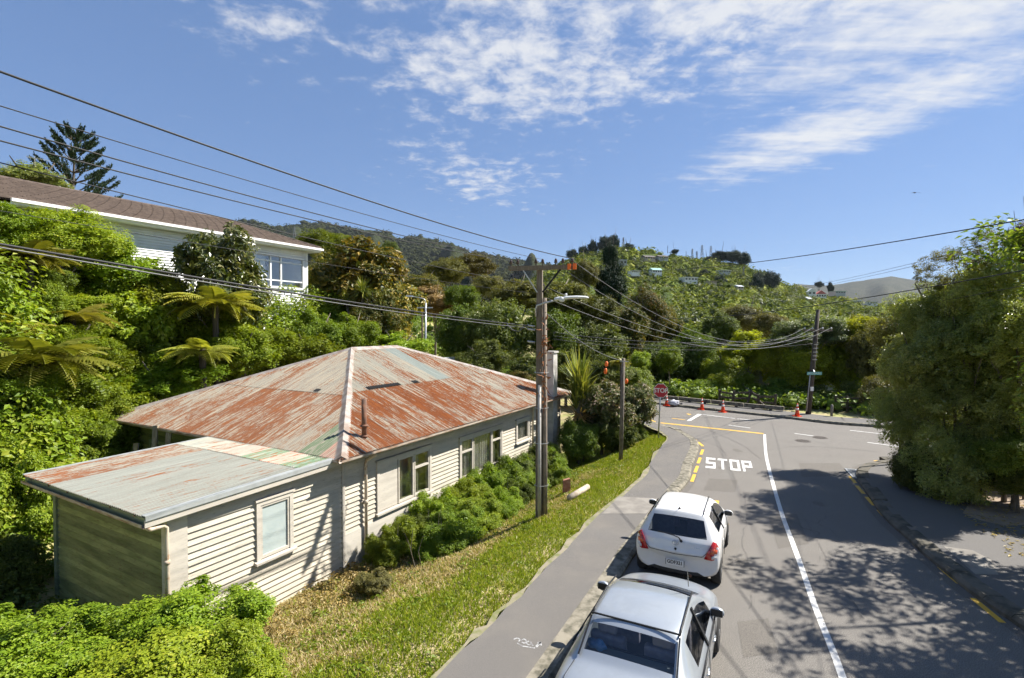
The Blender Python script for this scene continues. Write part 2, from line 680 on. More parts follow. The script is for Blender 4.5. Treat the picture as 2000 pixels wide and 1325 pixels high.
# ground sheet
m = newmat('ground_soil')
N, L, B = nodes_of(m)
g_ = N.new('ShaderNodeNewGeometry').outputs['Position']
n1 = noise_node(N, L, g_, .9, 7, .65)
n2 = noise_node(N, L, g_, 30, 5, .7)
c_ = mixcol(N, L, ramp01(N, L, n1, .4, .62), (.38, .31, .16), (.22, .25, .05))
c_ = mixcol(N, L, mth(N, L, 'MULTIPLY', ramp01(N, L, n2, .35, .7), .6), c_, (.30, .24, .13))
L.new(c_, B.inputs['Base Color'])
B.inputs['Roughness'].default_value = .95
bump(N, L, B, n2, .6, .02)


def axis(lo, hi, step, far, n):
    mid = np.arange(lo, hi + 1e-6, step)
    k = np.arange(1, n + 1) / n
    right = hi + (far - hi) * k ** 3
    left = lo - (far + lo) * k[::-1] ** 3
    return np.concatenate([left, mid, right])


gx = axis(-34, 34, .5, 5200, 26)
gy = axis(-8, 62, .5, 5200, 26)
X_, Y_ = np.meshgrid(gx, gy, indexing='ij')
Z_ = terr(X_, Y_) - .05
s_, d_ = sd(X_, Y_)
pts = np.stack([X_, Y_, Z_], -1).reshape(-1, 3)
ground = link(bpy.data.objects.new('ground', grid_mesh('ground', pts, len(gx), len(gy), 'ground_soil')))
tag(ground, kind='structure')


def sheet(name, poly, z, mat, parent=None, kind=None):
    bm = bmesh.new()
    vs = [bm.verts.new((p[0], p[1], z)) for p in poly]
    f = bm.faces.new(vs)
    bmesh.ops.triangulate(bm, faces=[f])
    bmesh.ops.recalc_face_normals(bm, faces=bm.faces)
    if bm.faces and sum(f.normal.z for f in bm.faces) < 0:
        bmesh.ops.reverse_faces(bm, faces=bm.faces)
    me = bpy.data.meshes.new(name)
    bm.to_mesh(me)
    bm.free()
    me.materials.append(M(mat))
    o = link(bpy.data.objects.new(name, me), parent)
    return tag(o, kind=kind)


def GP(l):
    return [G(*p) for p in l]


# kerb lines measured on the ground
kl = [Vector((-4.1, -2.2, 0)), Vector((-1.1, 4.0, 0)), G(1217, 1123), G(1246, 1077), G(1323, 969), G(1346, 940), G(1352, 914), G(1364.5, 880), G(1361, 863), G(1345, 852.5), G(1321, 840), G(1285, 830.5), G(1262, 821.5)]
dl = (kl[-1] - kl[-2]).normalized()
kl.append(kl[-1] + dl * 9)
KERB_L = catmull(kl, 5)
kr = [Vector((6.3, -3.0, 0)), Vector((7.2, .8, 0)), Vector((8.0, 4.6, 0)), Vector((8.42, 6.8, 0)), G(2000, 1233), G(1904, 1167), G(1855, 1127), G(1812, 1092), G(1763, 1046.5), G(1726, 1012), G(1693, 966), G(1673, 934), G(1676, 918), G(1700, 908), G(1740, 904), G(1800, 905)]
kr.append(kr[-1] + (kr[-1] - kr[-2]).normalized() * 14)
KERB_R = catmull(kr, 5)
fk = [G(1265.7, 788), G(1364, 799.6), G(1500, 814), G(1552, 820), G(1632, 829.5), G(1744, 837.6)]
fk = [fk[0] + (fk[0] - fk[1]).normalized() * 16] + fk + [fk[-1] + (fk[-1] - fk[-2]).normalized() * 14]
KERB_F = catmull(fk, 4)
road_poly = KERB_L + KERB_F + KERB_R[::-1]
road = sheet('road', road_poly, 0.0, 'asphalt', kind='structure')


def offset_line(line, off):
    out = []
    for i, p in enumerate(line):
        d = (line[min(i + 1, len(line) - 1)] - line[max(i - 1, 0)])
        d.z = 0
        d.normalize()
        out.append(p + Vector((-d.y, d.x, 0)) * off)
    return out


def kerb(name, line, side, width, h, mat, seg=3):
    """kerb stones: one mesh per length, child of the kerb"""
    inner = offset_line(line, side * width)
    root = empty(name)
    tag(root, kind='structure')
    rr = random.Random(3)
    i = 0
    while i < len(line) - 1:
        j = min(i + seg, len(line) - 1)
        mb = MB()
        hh = h + rr.uniform(-.012, .012)
        n = j - i + 1
        prof = []
        for k in range(i, j + 1):
            a, b = line[k].copy(), inner[k].copy()
            if k == i:
                a = a.lerp(line[min(k + 1, j)], .03)
                b = b.lerp(inner[min(k + 1, j)], .03)
            jz = rr.uniform(-.008, .008)
            prof.append([(a.x, a.y, -.04), (a.x, a.y, hh * .55 + jz), (a.x + (b.x - a.x) * .18, a.y + (b.y - a.y) * .18, hh + jz), (b.x, b.y, hh + .006 + jz), (b.x, b.y, -.04)])
        vs = [q for p in prof for q in p]
        fs = []
        for k in range(n - 1):
            for e in range(4):
                fs.append((k * 5 + e, k * 5 + e + 1, (k + 1) * 5 + e + 1, (k + 1) * 5 + e))
        fs.append(tuple(range(5)))
        fs.append(tuple((n - 1) * 5 + e for e in range(5))[::-1])
        mb.add(vs, fs)
        mb.build('kerb_stone', mat, root)
        i = j
    return inner


band_late = True
in_l = kerb('kerb', KERB_L, 1, .34, .12, 'kerb_stone')
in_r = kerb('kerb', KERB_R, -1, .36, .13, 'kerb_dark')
in_f = kerb('kerb', KERB_F, 1, .22, .13, 'kerb_stone')

path_edge = [Vector((-6.2, -2.0, 0)), Vector((-3.2, 3.2, 0)), G(880, 1312), G(965, 1225), G(1030, 1163), G(1100, 1086), G(1175, 1012), G(1255, 940), G(1278, 900), G(1302, 866), G(1304, 857), G(1290, 847), G(1268, 837), G(1250, 829)]
path_edge.append(path_edge[-1] + dl * 9)
PATH_L = catmull(path_edge, 4)
rj = random.Random(5)
PATH_LJ = [p + Vector((rj.uniform(-.05, .05), rj.uniform(-.05, .05), 0)) for p in PATH_L]
def resample(line, n):
    seg = [0.0]
    for a, b in zip(line[:-1], line[1:]):
        seg.append(seg[-1] + (b - a).length)
    tt = np.linspace(0, seg[-1], n)
    return [Vector((np.interp(t, seg, [p.x for p in line]), np.interp(t, seg, [p.y for p in line]), 0)) for t in tt]


def band(name, a, b, z, mat, parent=None, kind=None, n=None):
    if n:
        a, b = resample(a, n), resample(b, n)
    n = len(a)
    me = bpy.data.meshes.new(name)
    me.from_pydata([(p.x, p.y, z) for p in a] + [(p.x, p.y, z) for p in b], [], [(i, i + 1, n + i + 1, n + i) for i in range(n - 1)])
    me.materials.append(M(mat))
    return tag(link(bpy.data.objects.new(name, me), parent), kind=kind)


footpath = band('footpath', in_l, PATH_LJ, .116, 'path_asphalt', kind='structure', n=90)
# pale bare strip between path and grass
edge2 = offset_line(PATH_L, .10)
edge2 = [p + Vector((rj.uniform(-.09, .09), rj.uniform(-.09, .09), 0)) for p in edge2]
band('path_margin', PATH_LJ, edge2, .112, 'verge_dust', footpath)
# concrete crossing strip by the white car
sheet('concrete_patch', GP([(1176, 1012), (1208, 978), (1290, 982), (1262, 1012)]), .121, 'concrete', footpath)

outer_r = [Vector((40, -3, 0)), Vector((40, 30, 0)), in_r[-1] + Vector((3, 1, 0))]
_c = [p.lerp(q, .6) for p, q in zip(KERB_R, in_r)]
_c = [p for p in _c if min((p - k).length for k in KERB_R) > .2]
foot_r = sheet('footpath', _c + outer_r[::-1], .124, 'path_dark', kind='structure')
dirt = catmull(GP([(1880, 1012), (1900, 985), (1935, 965), (1975, 940), (2040, 925), (2300, 905)]), 4) + catmull(GP([(2400, 960), (2200, 1010), (2000, 1035), (1930, 1030), (1880, 1012)]), 4)[:-1]
sheet('dirt_track', dirt, .13, 'dirt_path', foot_r)
sheet('concrete_patch', GP([(1843, 1078), (1900, 1086), (1935, 1105), (1950, 1135), (1905, 1134)]), .129, 'concrete', foot_r)
out_f = offset_line(KERB_F, 2.0)
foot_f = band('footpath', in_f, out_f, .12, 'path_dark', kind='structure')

# ------------------------------------------------------------------ road markings (flat paint, parts of the road)
ZM = .006


def strip(name, a, b, w, mat, z=ZM, parent=road):
    a, b = Vector(a), Vector(b)
    d = (b - a)
    d.z = 0
    d.normalize()
    n = Vector((-d.y, d.x, 0)) * (w / 2)
    return sheet(name, [a - n, b - n, b + n, a + n], z, mat, parent)


cl = catmull(GP([(1493.5, 849), (1494.5, 872), (1498, 899), (1510.5, 948), (1528, 1007), (1549, 1063.5), (1567, 1113), (1591, 1183), (1623, 1263), (1646, 1325)]) + [Vector((3.9, 5.0, 0)), Vector((2.2, 0, 0))], 5)
wl = offset_line(cl, .055)
wr = offset_line(cl, -.055)
band('centre_line', wl, wr, ZM, 'paint_white', road)
strip('limit_line', G(1290, 826.3), G(1491, 847.5), .24, 'paint_yellow')
sheet('chevron_bar', GP([(1341, 822.2), (1349, 822.6), (1371, 809.8), (1363, 809)]), ZM, 'paint_white', road)
strip('lane_line', G(1372, 809.8), G(1436, 817.8), .10, 'paint_white')
strip('lane_line', G(1440, 818.2), G(1466, 821), .10, 'paint_white')
strip('lane_line', G(1312, 817.5), G(1338, 820.6), .12, 'paint_yellow', ZM + .002)
sheet('arrow_mark', GP([(1340, 808), (1351, 809.5), (1345, 811)]), ZM, 'paint_yellow', road)
for a, b in (((1422.7, 830.6), (1465.7, 836.6)), ((1552, 847), (1589, 852)), ((1660, 841), (1746, 850.5)), ((1694, 864.5), (1770, 874.5)), ((1745, 838), (1800, 843))):
    strip('lane_dash', G(*a), G(*b), .10, 'paint_white')
for c in ((1371, 883.4), (1365.6, 899.7), (1360, 916.7), (1354, 934), (1399, 988)):
    p = G(*c)
    dd = Vector((sin(radians(25)), cos(radians(25)), 0))
    strip('yellow_dash', p - dd * .48, p + dd * .48, .11, 'paint_yellow')
for a, b in (((1373, 872), (1363, 863.5)), ((1360.5, 860.5), (1347, 854)), ((1338, 848), (1321, 841.5)), ((1311, 836), (1294, 830)), ((1280, 824.5), (1262, 817))):
    strip('yellow_dash', G(*a), G(*b), .12, 'paint_yellow')
for a, b in (((1899.6, 1169), (1958.4, 1217)), ((1836, 1109), (1874, 1141)), ((1787, 1065), (1815, 1090)), ((1748, 1028), (1767, 1045)), ((1716, 997), (1734, 1016)), ((1692, 971), (1707, 988)), ((1673, 949), (1687, 965)), ((1660, 931), (1671, 944)), ((1679, 915), (1692, 907)), ((1708, 901), (1732, 898.5)), ((1750, 897), (1790, 898)), ((2010, 1262), (2110, 1350))):
    strip('yellow_dash', G(*a), G(*b), .11, 'paint_yellow')
strip('survey_mark', G(1415, 1024), G(1424, 1024.5), .05, 'paint_yellow')

# worn patches, tar seams and oil stains in the seal
asphalt('seal_dark', (.075, .068, .060), (.19, .172, .148), (.11, .10, .09), .4, 60)
plain('tar', (.085, .077, .068), .7, col2=(.14, .125, .11), scale=6, coords='Position')
for q in ([(1500, 1010), (1556, 1004), (1580, 1062), (1520, 1072)], [(1385, 935), (1440, 938), (1436, 962), (1374, 958)], [(1560, 905), (1640, 905), (1660, 930), (1566, 932)], [(1440, 1215), (1500, 1208), (1520, 1275), (1452, 1285)]):
    sheet('seal_patch', GP(q), .003, 'seal_dark', road)
for ln in ([(1452, 960), (1458, 1010), (1450, 1060), (1470, 1130), (1466, 1190)], [(1500, 880), (1560, 872), (1640, 876), (1720, 884)], [(1330, 845), (1400, 872), (1420, 890)], [(1560, 1000), (1600, 1060), (1625, 1120), (1690, 1210)], [(1380, 838), (1450, 870), (1488, 900)]):
    c_l = catmull(GP(ln), 6)
    jl = [p + Vector((rj.uniform(-.03, .03), rj.uniform(-.03, .03), 0)) for p in c_l]
    band('tar_seam', offset_line(jl, .014), offset_line(jl, -.014), .0045, 'tar', road)
for px_, py_, r_ in ((1440, 880, .35), (1408, 915, .2), (1425, 1000, .25), (1452, 1100, .3), (1600, 985, .3), (1478, 1240, .22)):
    c0 = G(px_, py_)
    sheet('oil_stain', [c0 + Vector((r_ * cos(k * .4) * rj.uniform(.6, 1.1) * .6, r_ * sin(k * .4) * rj.uniform(.6, 1.1), 0)) for k in range(15)], .0035, 'seal_dark', road)

band('gutter_channel', KERB_L, offset_line(KERB_L, -.2), .0025, 'seal_dark', road)
band('gutter_channel', KERB_R, offset_line(KERB_R, .22), .0025, 'seal_dark', road)
# the word STOP on the road: block letters, bars laid on the ground
ra = radians(21.5)
ex = Vector((cos(ra), -sin(ra), 0))
ey = Vector((sin(ra), cos(ra), 0))
o_stop = G(1378, 914.2)
LW, LH, BW, BH = .345, 1.62, .085, .27
LET = {'S': [(0, 0, 1, 'b'), (0, .5, 1, 'b'), (0, 1, 1, 'b'), ('v', 1, 0, .5), ('v', 0, .5, 1)],
       'T': [(0, 1, 1, 'b'), ('m', 0, 1)],
       'O': [(0, 0, 1, 'b'), (0, 1, 1, 'b'), ('v', 0, 0, 1), ('v', 1, 0, 1)],
       'P': [(0, .45, 1, 'b'), (0, 1, 1, 'b'), ('v', 0, 0, 1), ('v', 1, .45, 1)]}
for i, ch in enumerate('STOP'):
    base = o_stop + ex * (i * .425)
    mb = MB()

    def rect(x0, x1, y0, y1, z):
        q = [base + ex * x0 + ey * y0, base + ex * x1 + ey * y0, base + ex * x1 + ey * y1, base + ex * x0 + ey * y1]
        mb.add([(p.x, p.y, z) for p in q], [(0, 1, 2, 3)])
    for k, e in enumerate(LET[ch]):
        z = ZM + .0006 * k
        if e[0] == 'v':
            x = e[1] * (LW - BW)
            rect(x, x + BW, e[2] * LH + (0 if e[2] == 0 else 0), e[3] * LH, z)
        elif e[0] == 'm':
            rect(LW / 2 - BW / 2, LW / 2 + BW / 2, 0, LH, z)
        else:
            y = e[1] * (LH - BH)
            rect(0, LW, y, y + BH, z)
    o = mb.build('painted_letter', 'paint_white', road, fix=False)
    o['label'] = 'white painted letter %s of the word STOP on the road' % ch
# chalky survey scribble on the footpath
mb = MB()
for st in ([(1003, 1249), (1011, 1246), (1016, 1250), (1013, 1253)], [(1018, 1251), (1024, 1248), (1029, 1253), (1024, 1257), (1019, 1254)], [(1033, 1252), (1028, 1257), (1033, 1260), (1038, 1258)], [(1036, 1254), (1041, 1262)],
           [(1046, 1263), (1056, 1254), (1048, 1265)], [(1050, 1256), (1056, 1254), (1057, 1261)], [(1010, 1256), (1020, 1262), (1045, 1266)]):
    q = GP([(a, b, .1185) for a, b in st])
    for a, b in zip(q[:-1], q[1:]):
        d = (b - a).normalized()
        n = Vector((-d.y, d.x, 0)) * .012
        mb.add([a - n, b - n, b + n, a + n], [(0, 1, 2, 3)])
mb.build('survey_scribble', 'paint_faint', footpath, fix=False)

# ------------------------------------------------------------------ the rusty roofed street house
def board_mat(name, c1, c2, dirt, amt, objvar=.12):
    m = newmat(name)
    N, L, B = nodes_of(m)
    g = N.new('ShaderNodeNewGeometry').outputs['Position']
    rot = mapping(N, L, g, (1, 1, 1), (0, 0, 0), (0, 0, -HOUSE_ROT))
    a = noise_node(N, L, mapping(N, L, rot, (.5, .5, 3.5)), 1.6, 6, .65)
    b = noise_node(N, L, mapping(N, L, rot, (2.2, 2.2, 14)), 3.0, 6, .72)
    c = noise_node(N, L, rot, 34, 4, .7)
    col = mixcol(N, L, ramp01(N, L, a, .35, .7), c1, c2)
    col = mixcol(N, L, mth(N, L, 'MULTIPLY', ramp01(N, L, b, .52, .74), amt), col, dirt)
    fl = mth(N, L, 'MULTIPLY', ramp01(N, L, c, .66, .72), ramp01(N, L, a, .45, .6))
    col = mixcol(N, L, mth(N, L, 'MULTIPLY', fl, .75), col, (.20, .17, .13))
    oi = N.new('ShaderNodeObjectInfo')
    h = N.new('ShaderNodeHueSaturation')
    mr = N.new('ShaderNodeMapRange')
    mr.inputs[3].default_value = 1 - objvar
    mr.inputs[4].default_value = 1 + objvar * .6
    L.new(oi.outputs['Random'], mr.inputs[0])
    L.new(mr.outputs[0], h.inputs['Value'])
    L.new(col, h.inputs['Color'])
    L.new(h.outputs[0], B.inputs['Base Color'])
    B.inputs['Roughness'].default_value = .72
    bump(N, L, B, c, .18, .004)
    return m


board_mat('board_cream', (.53, .475, .375), (.43, .385, .305), (.25, .215, .155), .8)
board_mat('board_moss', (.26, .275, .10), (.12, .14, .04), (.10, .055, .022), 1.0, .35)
board_mat('trim_white', (.53, .485, .41), (.43, .39, .33), (.27, .23, .18), .7)
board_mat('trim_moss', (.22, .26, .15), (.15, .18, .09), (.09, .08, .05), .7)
board_mat('plaster', (.52, .48, .41), (.42, .39, .33), (.25, .22, .17), .6)
plain('gutter_metal', (.42, .37, .30), .6, col2=(.22, .12, .07), scale=5, stretch=(.5, .5, 3))
plain('pipe_tan', (.52, .44, .34), .6, col2=(.34, .18, .09), scale=6, thr=(.5, .7))
plain('rust_pipe', (.115, .065, .045), .8, col2=(.22, .10, .055), scale=9)
plain('dark_void', (.012, .012, .012), .9)
plain('curtain', (.58, .55, .48), .9, col2=(.36, .33, .28), scale=5, stretch=(5, 5, .2))
plain('frosted', (.41, .46, .44), .35, col2=(.35, .41, .40), scale=3)
plain('old_timber', (.24, .18, .11), .9, col2=(.42, .35, .24), scale=5, stretch=(4, 4, .6), bmp=.5)


def glass_mat(name, tint, fac, rough=.02):
    m = newmat(name)
    N, L, B = nodes_of(m)
    B.inputs['Base Color'].default_value = (.01, .012, .012, 1)
    B.inputs['Roughness'].default_value = rough
    B.inputs['Specular IOR Level'].default_value = .6
    t = N.new('ShaderNodeBsdfTransparent')
    t.inputs[0].default_value = (*tint, 1)
    gl = N.new('ShaderNodeBsdfGlossy')
    gl.inputs['Roughness'].default_value = rough
    fr = N.new('ShaderNodeLayerWeight')
    fr.inputs[0].default_value = .5
    mx = N.new('ShaderNodeMixShader')
    L.new(mth(N, L, 'MINIMUM', mth(N, L, 'ADD', mth(N, L, 'MULTIPLY', mth(N, L, 'POWER', fr.outputs['Facing'], 4.0), .8), fac), 1.0), mx.inputs[0])
    L.new(t.outputs[0], mx.inputs[1])
    L.new(gl.outputs[0], mx.inputs[2])
    out = [n for n in N if n.type == 'OUTPUT_MATERIAL'][0]
    L.new(mx.outputs[0], out.inputs['Surface'])
    return m


glass_mat('window_glass', (.93, .94, .93), .17, .04)
glass_mat('car_glass', (.56, .60, .62), .09)
glass_mat('car_glass_dark', (.25, .27, .31), .08)


def rust_mat():
    m = newmat('rusty_iron')
    N, L, B = nodes_of(m)
    uv = N.new('ShaderNodeUVMap').outputs[0]

    def prop(nm):
        a = N.new('ShaderNodeAttribute')
        a.attribute_type = 'OBJECT'
        a.attribute_name = nm
        return a.outputs['Fac']
    oi = N.new('ShaderNodeObjectInfo').outputs['Random']
    st = noise_node(N, L, mapping(N, L, uv, (7.5, .55, 1)), 2.0, 9, .78, .25)
    st2 = noise_node(N, L, mapping(N, L, uv, (26, .6, 1), (7, 3, 0)), 1.0, 6, .75)
    big = noise_node(N, L, mapping(N, L, uv, (.8, .35, 1), (3, 9, 0)), 1.0, 4, .6)
    fine = noise_node(N, L, mapping(N, L, uv, (26, 5, 1)), 2.0, 5, .75)
    v = mth(N, L, 'ADD', mth(N, L, 'MULTIPLY', st, .62), mth(N, L, 'MULTIPLY', big, .30))
    v = mth(N, L, 'ADD', v, mth(N, L, 'MULTIPLY', st2, .38))
    v = mth(N, L, 'ADD', v, mth(N, L, 'MULTIPLY', fine, .30))
    v = mth(N, L, 'ADD', v, mth(N, L, 'SUBTRACT', mth(N, L, 'MULTIPLY', oi, .07), .035))
    v = mth(N, L, 'ADD', v, prop('rust'))
    rf = ramp01(N, L, v, .815, .895)
    paint = mixcol(N, L, ramp01(N, L, st2, .36, .62), (.42, .375, .28), (.255, .26, .22))
    paint = mixcol(N, L, prop('grey'), paint, mixcol(N, L, ramp01(N, L, st2, .35, .65), (.30, .335, .30), (.22, .25, .222)))
    gp = mth(N, L, 'MULTIPLY', prop('green'), ramp01(N, L, st, .40, .52))
    paint = mixcol(N, L, gp, paint, (.13, .215, .125))
    pk = mth(N, L, 'MULTIPLY', prop('pink'), ramp01(N, L, st2, .42, .55))
    paint = mixcol(N, L, pk, paint, (.52, .27, .20))
    paint = mixcol(N, L, mth(N, L, 'MULTIPLY', ramp01(N, L, fine, .55, .75), .3), paint, (.25, .2, .16))
    rust = mixcol(N, L, ramp01(N, L, st, .4, .7), (.15, .042, .011), (.30, .088, .018))
    rust = mixcol(N, L, mth(N, L, 'MULTIPLY', ramp01(N, L, fine, .5, .7), .5), rust, (.34, .11, .028))
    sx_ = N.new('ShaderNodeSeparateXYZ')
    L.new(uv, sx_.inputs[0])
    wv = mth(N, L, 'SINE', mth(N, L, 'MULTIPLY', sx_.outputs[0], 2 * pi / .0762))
    trough_shade = mth(N, L, 'MULTIPLY', ramp01(N, L, wv, .1, -.9), mth(N, L, 'ADD', mth(N, L, 'MULTIPLY', st, .6), .25))  # grimy valleys, darkened in the colour to stand in for corrugation shading
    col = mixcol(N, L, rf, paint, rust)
    col = mixcol(N, L, trough_shade, col, (.10, .06, .038))
    L.new(col, B.inputs['Base Color'])
    B.inputs['Roughness'].default_value = .8
    B.inputs['Specular IOR Level'].default_value = .2
    return m


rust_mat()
plain('ridge_lead', (.33, .30, .27), .7, col2=(.20, .145, .11), scale=3, bmp=.3)

HZ = -1.07
house = empty('weatherboard_house', (OX, OY, HZ), HOUSE_ROT, 'old cream weatherboard house with a rusty corrugated hip roof beside the road', 'house')
ML, MW, AL, AW = 13.7, 11.0, 4.2, 4.8       # main length / width, lean-to length / width
EZ, OVH, PIT = 3.05, .45, .395
FOUND = .9

# wall cores (behind the boards)
street_wall = MB().box(.02, ML - .02, .03, .25, 0, EZ - .1).box(ML - .25, ML - .02, .25, MW, 0, EZ - .1).box(.02, ML - .02, MW - .22, MW, 0, EZ - .1)
openings = []     # windows cut through by recess: (s0, s1, z0, z1)
# build the wall core in strips around the openings instead of one slab
WINS = [(1.19, 3.60, 1.06, 2.52), (5.16, 8.08, .92, 2.44), (9.21, 10.39, 1.45, 2.40), (12.85, 13.25, 1.5, 2.42)]


def wall_core(x0, x1, z0, z1, wins, y0, y1, mb):
    xs = sorted({x0, x1} | {w[0] + .1 for w in wins} | {w[1] - .1 for w in wins})
    for a, b in zip(xs[:-1], xs[1:]):
        w = [w for w in wins if w[0] + .1 <= a + 1e-6 and w[1] - .1 >= b - 1e-6]
        if w:
            mb.box(a, b, y0, y1, z0, w[0][2] + .1)
            mb.box(a, b, y0, y1, w[0][3] - .1, z1)
        else:
            mb.box(a, b, y0, y1, z0, z1)
    return mb


mb = wall_core(.02, ML, FOUND, EZ - .02, WINS, .03, .14, MB())
mb.box(ML - .12, ML, .14, MW, 0, EZ - .02).box(.02, ML - .12, MW - .12, MW, 0, EZ - .02)
street_wall = mb.build('street_wall', 'board_cream', house)
MB().box(.0, ML - .005, -.03, .2, -.6, FOUND + .005).build('foundation', 'plaster', house)
AWIN = [(-2.43, -1.51, 1.16, 2.49)]
mb = wall_core(-AL + .02, .02, -.3, 2.86, AWIN, .03, .14, MB())
mb.box(-AL + .02, .02, AW - .12, AW - .01, -.3, 2.83)
lean_wall = mb.build('lean_to_wall', 'board_cream', house)
end_wall = MB().box(-AL + .03, -AL + .14, .14, AW - .13, -.3, 2.82).build('end_wall', 'board_moss', house)
side_wall = MB().box(.03, .14, AW + .01, MW - .13, 0, EZ - .02).build('side_wall', 'board_moss', house)

# one lapped board, length 1 along x, exposed face on -y
BH_ = .13
_bm = MB()
_bm.add([(0, -.040, 0), (0, .014, 0), (0, .014, .138), (0, .004, .138), (1, -.040, 0), (1, .014, 0), (1, .014, .138), (1, .004, .138)],
        [(0, 3, 2, 1), (4, 5, 6, 7), (0, 4, 7, 3), (0, 1, 5, 4), (1, 2, 6, 5), (3, 7, 6, 2)])
BOARD = {}
for mm in ('board_cream', 'board_moss'):
    me = _bm.mesh('weatherboard')
    me.materials.append(M(mm))
    BOARD[mm] = me
brng = random.Random(21)


def board(parent, x0, x1, z, mm, origin=None, rot=0.0):
    o = bpy.data.objects.new('weatherboard', BOARD[mm])
    link(o, parent)
    if origin is None:
        o.location = (x0, .02 + brng.uniform(-.002, .002), z)
    else:
        c, s = cos(rot), sin(rot)
        o.location = (origin[0] + c * x0 - s * .02, origin[1] + s * x0 + c * .02, z)
    o.rotation_euler = (0, brng.uniform(-.0012, .0012), rot)
    o.scale = (x1 - x0, 1, 1)
    return o


def rows(parent, x0, x1, z0, ztop, wins, mm, origin=None, rot=0.0, joints=True):
    z = z0
    while z < ztop - .03:
        cuts = sorted([(w[0] + .02, w[1] - .02) for w in wins if w[2] - .06 < z + .06 < w[3] - .0])
        a = x0
        segs = []
        for c in cuts:
            if c[0] > a:
                segs.append((a, c[0]))
            a = c[1]
        if a < x1:
            segs.append((a, x1))
        for p, q in segs:
            if joints and q - p > 4.5:
                j = p + brng.uniform(.3, .7) * (q - p)
                board(parent, p, j - .003, z, mm, origin, rot)
                board(parent, j + .003, q, z, mm, origin, rot)
            else:
                board(parent, p, q, z, mm, origin, rot)
        z += BH_


rows(street_wall, .05, ML - .0, FOUND + .0, EZ - .12, WINS, 'board_cream')
rows(lean_wall, -AL + .36, -.04, -.15, 2.82, AWIN, 'board_cream')
rows(end_wall, 0.0, AW, .02, 2.72, [], 'board_moss', (-AL + .02, AW), -pi / 2, False)
rows(side_wall, 0.0, MW - AW, .9, EZ - .12, [(1.6, 3.4, 1.2, 2.4)], 'board_moss', (.02, MW), -pi / 2, False)
# corner boards and trims
MB().box(-.045, .05, -.035, .02, -.1, EZ - .1).build('corner_board', 'trim_white', house)
MB().box(-AL - .02, -AL + .35, -.03, .03, -.3, 2.83).build('corner_board', 'trim_white', house)
MB().box(-AL - .03, -AL + .03, .035, .14, -.3, 2.78).build('corner_board', 'trim_white', house)
MB().box(-AL - .03, -AL + .10, AW - .12, AW + .02, -.3, 2.78).build('corner_board', 'trim_moss', house)
MB().box(ML - .03, ML + .03, -.035, .02, .0, EZ - .1).build('corner_board', 'trim_white', house)


def window(parent, x0, x1, z0, z1, lights, frame='trim_white', glassm='window_glass', name='window', blind=None, inside='dark_void'):
    """lights: list of (fraction0, fraction1, [horizontal splits], kind)"""
    w = empty(name)
    w.parent = parent
    t = .095
    MB().box(x0, x0 + t, -.05, .12, z0, z1).box(x1 - t, x1, -.05, .12, z0, z1).box(x0 + t, x1 - t, -.05, .12, z1 - t, z1).build('frame', frame, w)
    MB().hexa([(x0 - .05, -.11, z0 - .035), (x1 + .05, -.11, z0 - .035), (x1 + .05, .12, z0 - .035), (x0 - .05, .12, z0 - .035),
               (x0 - .05, -.11, z0 + .02), (x1 + .05, -.11, z0 + .02), (x1 + .05, .12, z0 + .06), (x0 - .05, .12, z0 + .06)]).build('sill', frame, w)
    MB().box(x0 - .03, x1 + .03, -.075, .02, z1 + .002, z1 + .045).build('head_flashing', frame, w)
    iw = x1 - x0 - 2 * t
    for a, b, splits, kind in lights:
        xa, xb = x0 + t + iw * a, x0 + t + iw * b
        za, zb = z0 + .06, z1 - t
        if kind == 'panel':
            MB().box(xa, xb - .01, -.022, .03, za, zb).build('blank_panel', frame, w)
            continue
        fr = .05
        mb = MB().box(xa + .004, xa + fr, -.035, .05, za, zb).box(xb - fr, xb - .004, -.035, .05, za, zb)
        mb.box(xa + fr, xb - fr, -.035, .05, za, za + fr + .015).box(xa + fr, xb - fr, -.035, .05, zb - fr, zb)
        zs = [za + fr + .015]
        for s in splits:
            zz = za + (zb - za) * s
            mb.box(xa + fr, xb - fr, -.035, .05, zz - .03, zz + .03)
            zs += [zz - .03, zz + .03]
        zs.append(zb - fr)
        sash = mb.build('sash', frame, w)
        for p, q in zip(zs[0::2], zs[1::2]):
            MB().box(xa + fr - .004, xb - fr + .004, -.004, .002, p - .004, q + .004).build('pane', 'frosted' if kind == 'frost' else glassm, sash)
    if blind:
        for a, b in blind:
            xa, xb = x0 + t + iw * a, x0 + t + iw * b
            n = 26
            mb = MB()
            for i in range(n):
                ta, tb = i / n, (i + 1) / n
                ya, yb = .075 + .02 * sin(i * 1.9), .075 + .02 * sin((i + 1) * 1.9)
                mb.add([(xa + (xb - xa) * ta, ya, z0 + .05), (xa + (xb - xa) * tb, yb, z0 + .05), (xa + (xb - xa) * tb, yb, z1 - .05), (xa + (xb - xa) * ta, ya, z1 - .05)], [(0, 1, 2, 3)])
            mb.build('curtain', 'curtain', w, fix=False)
    return w


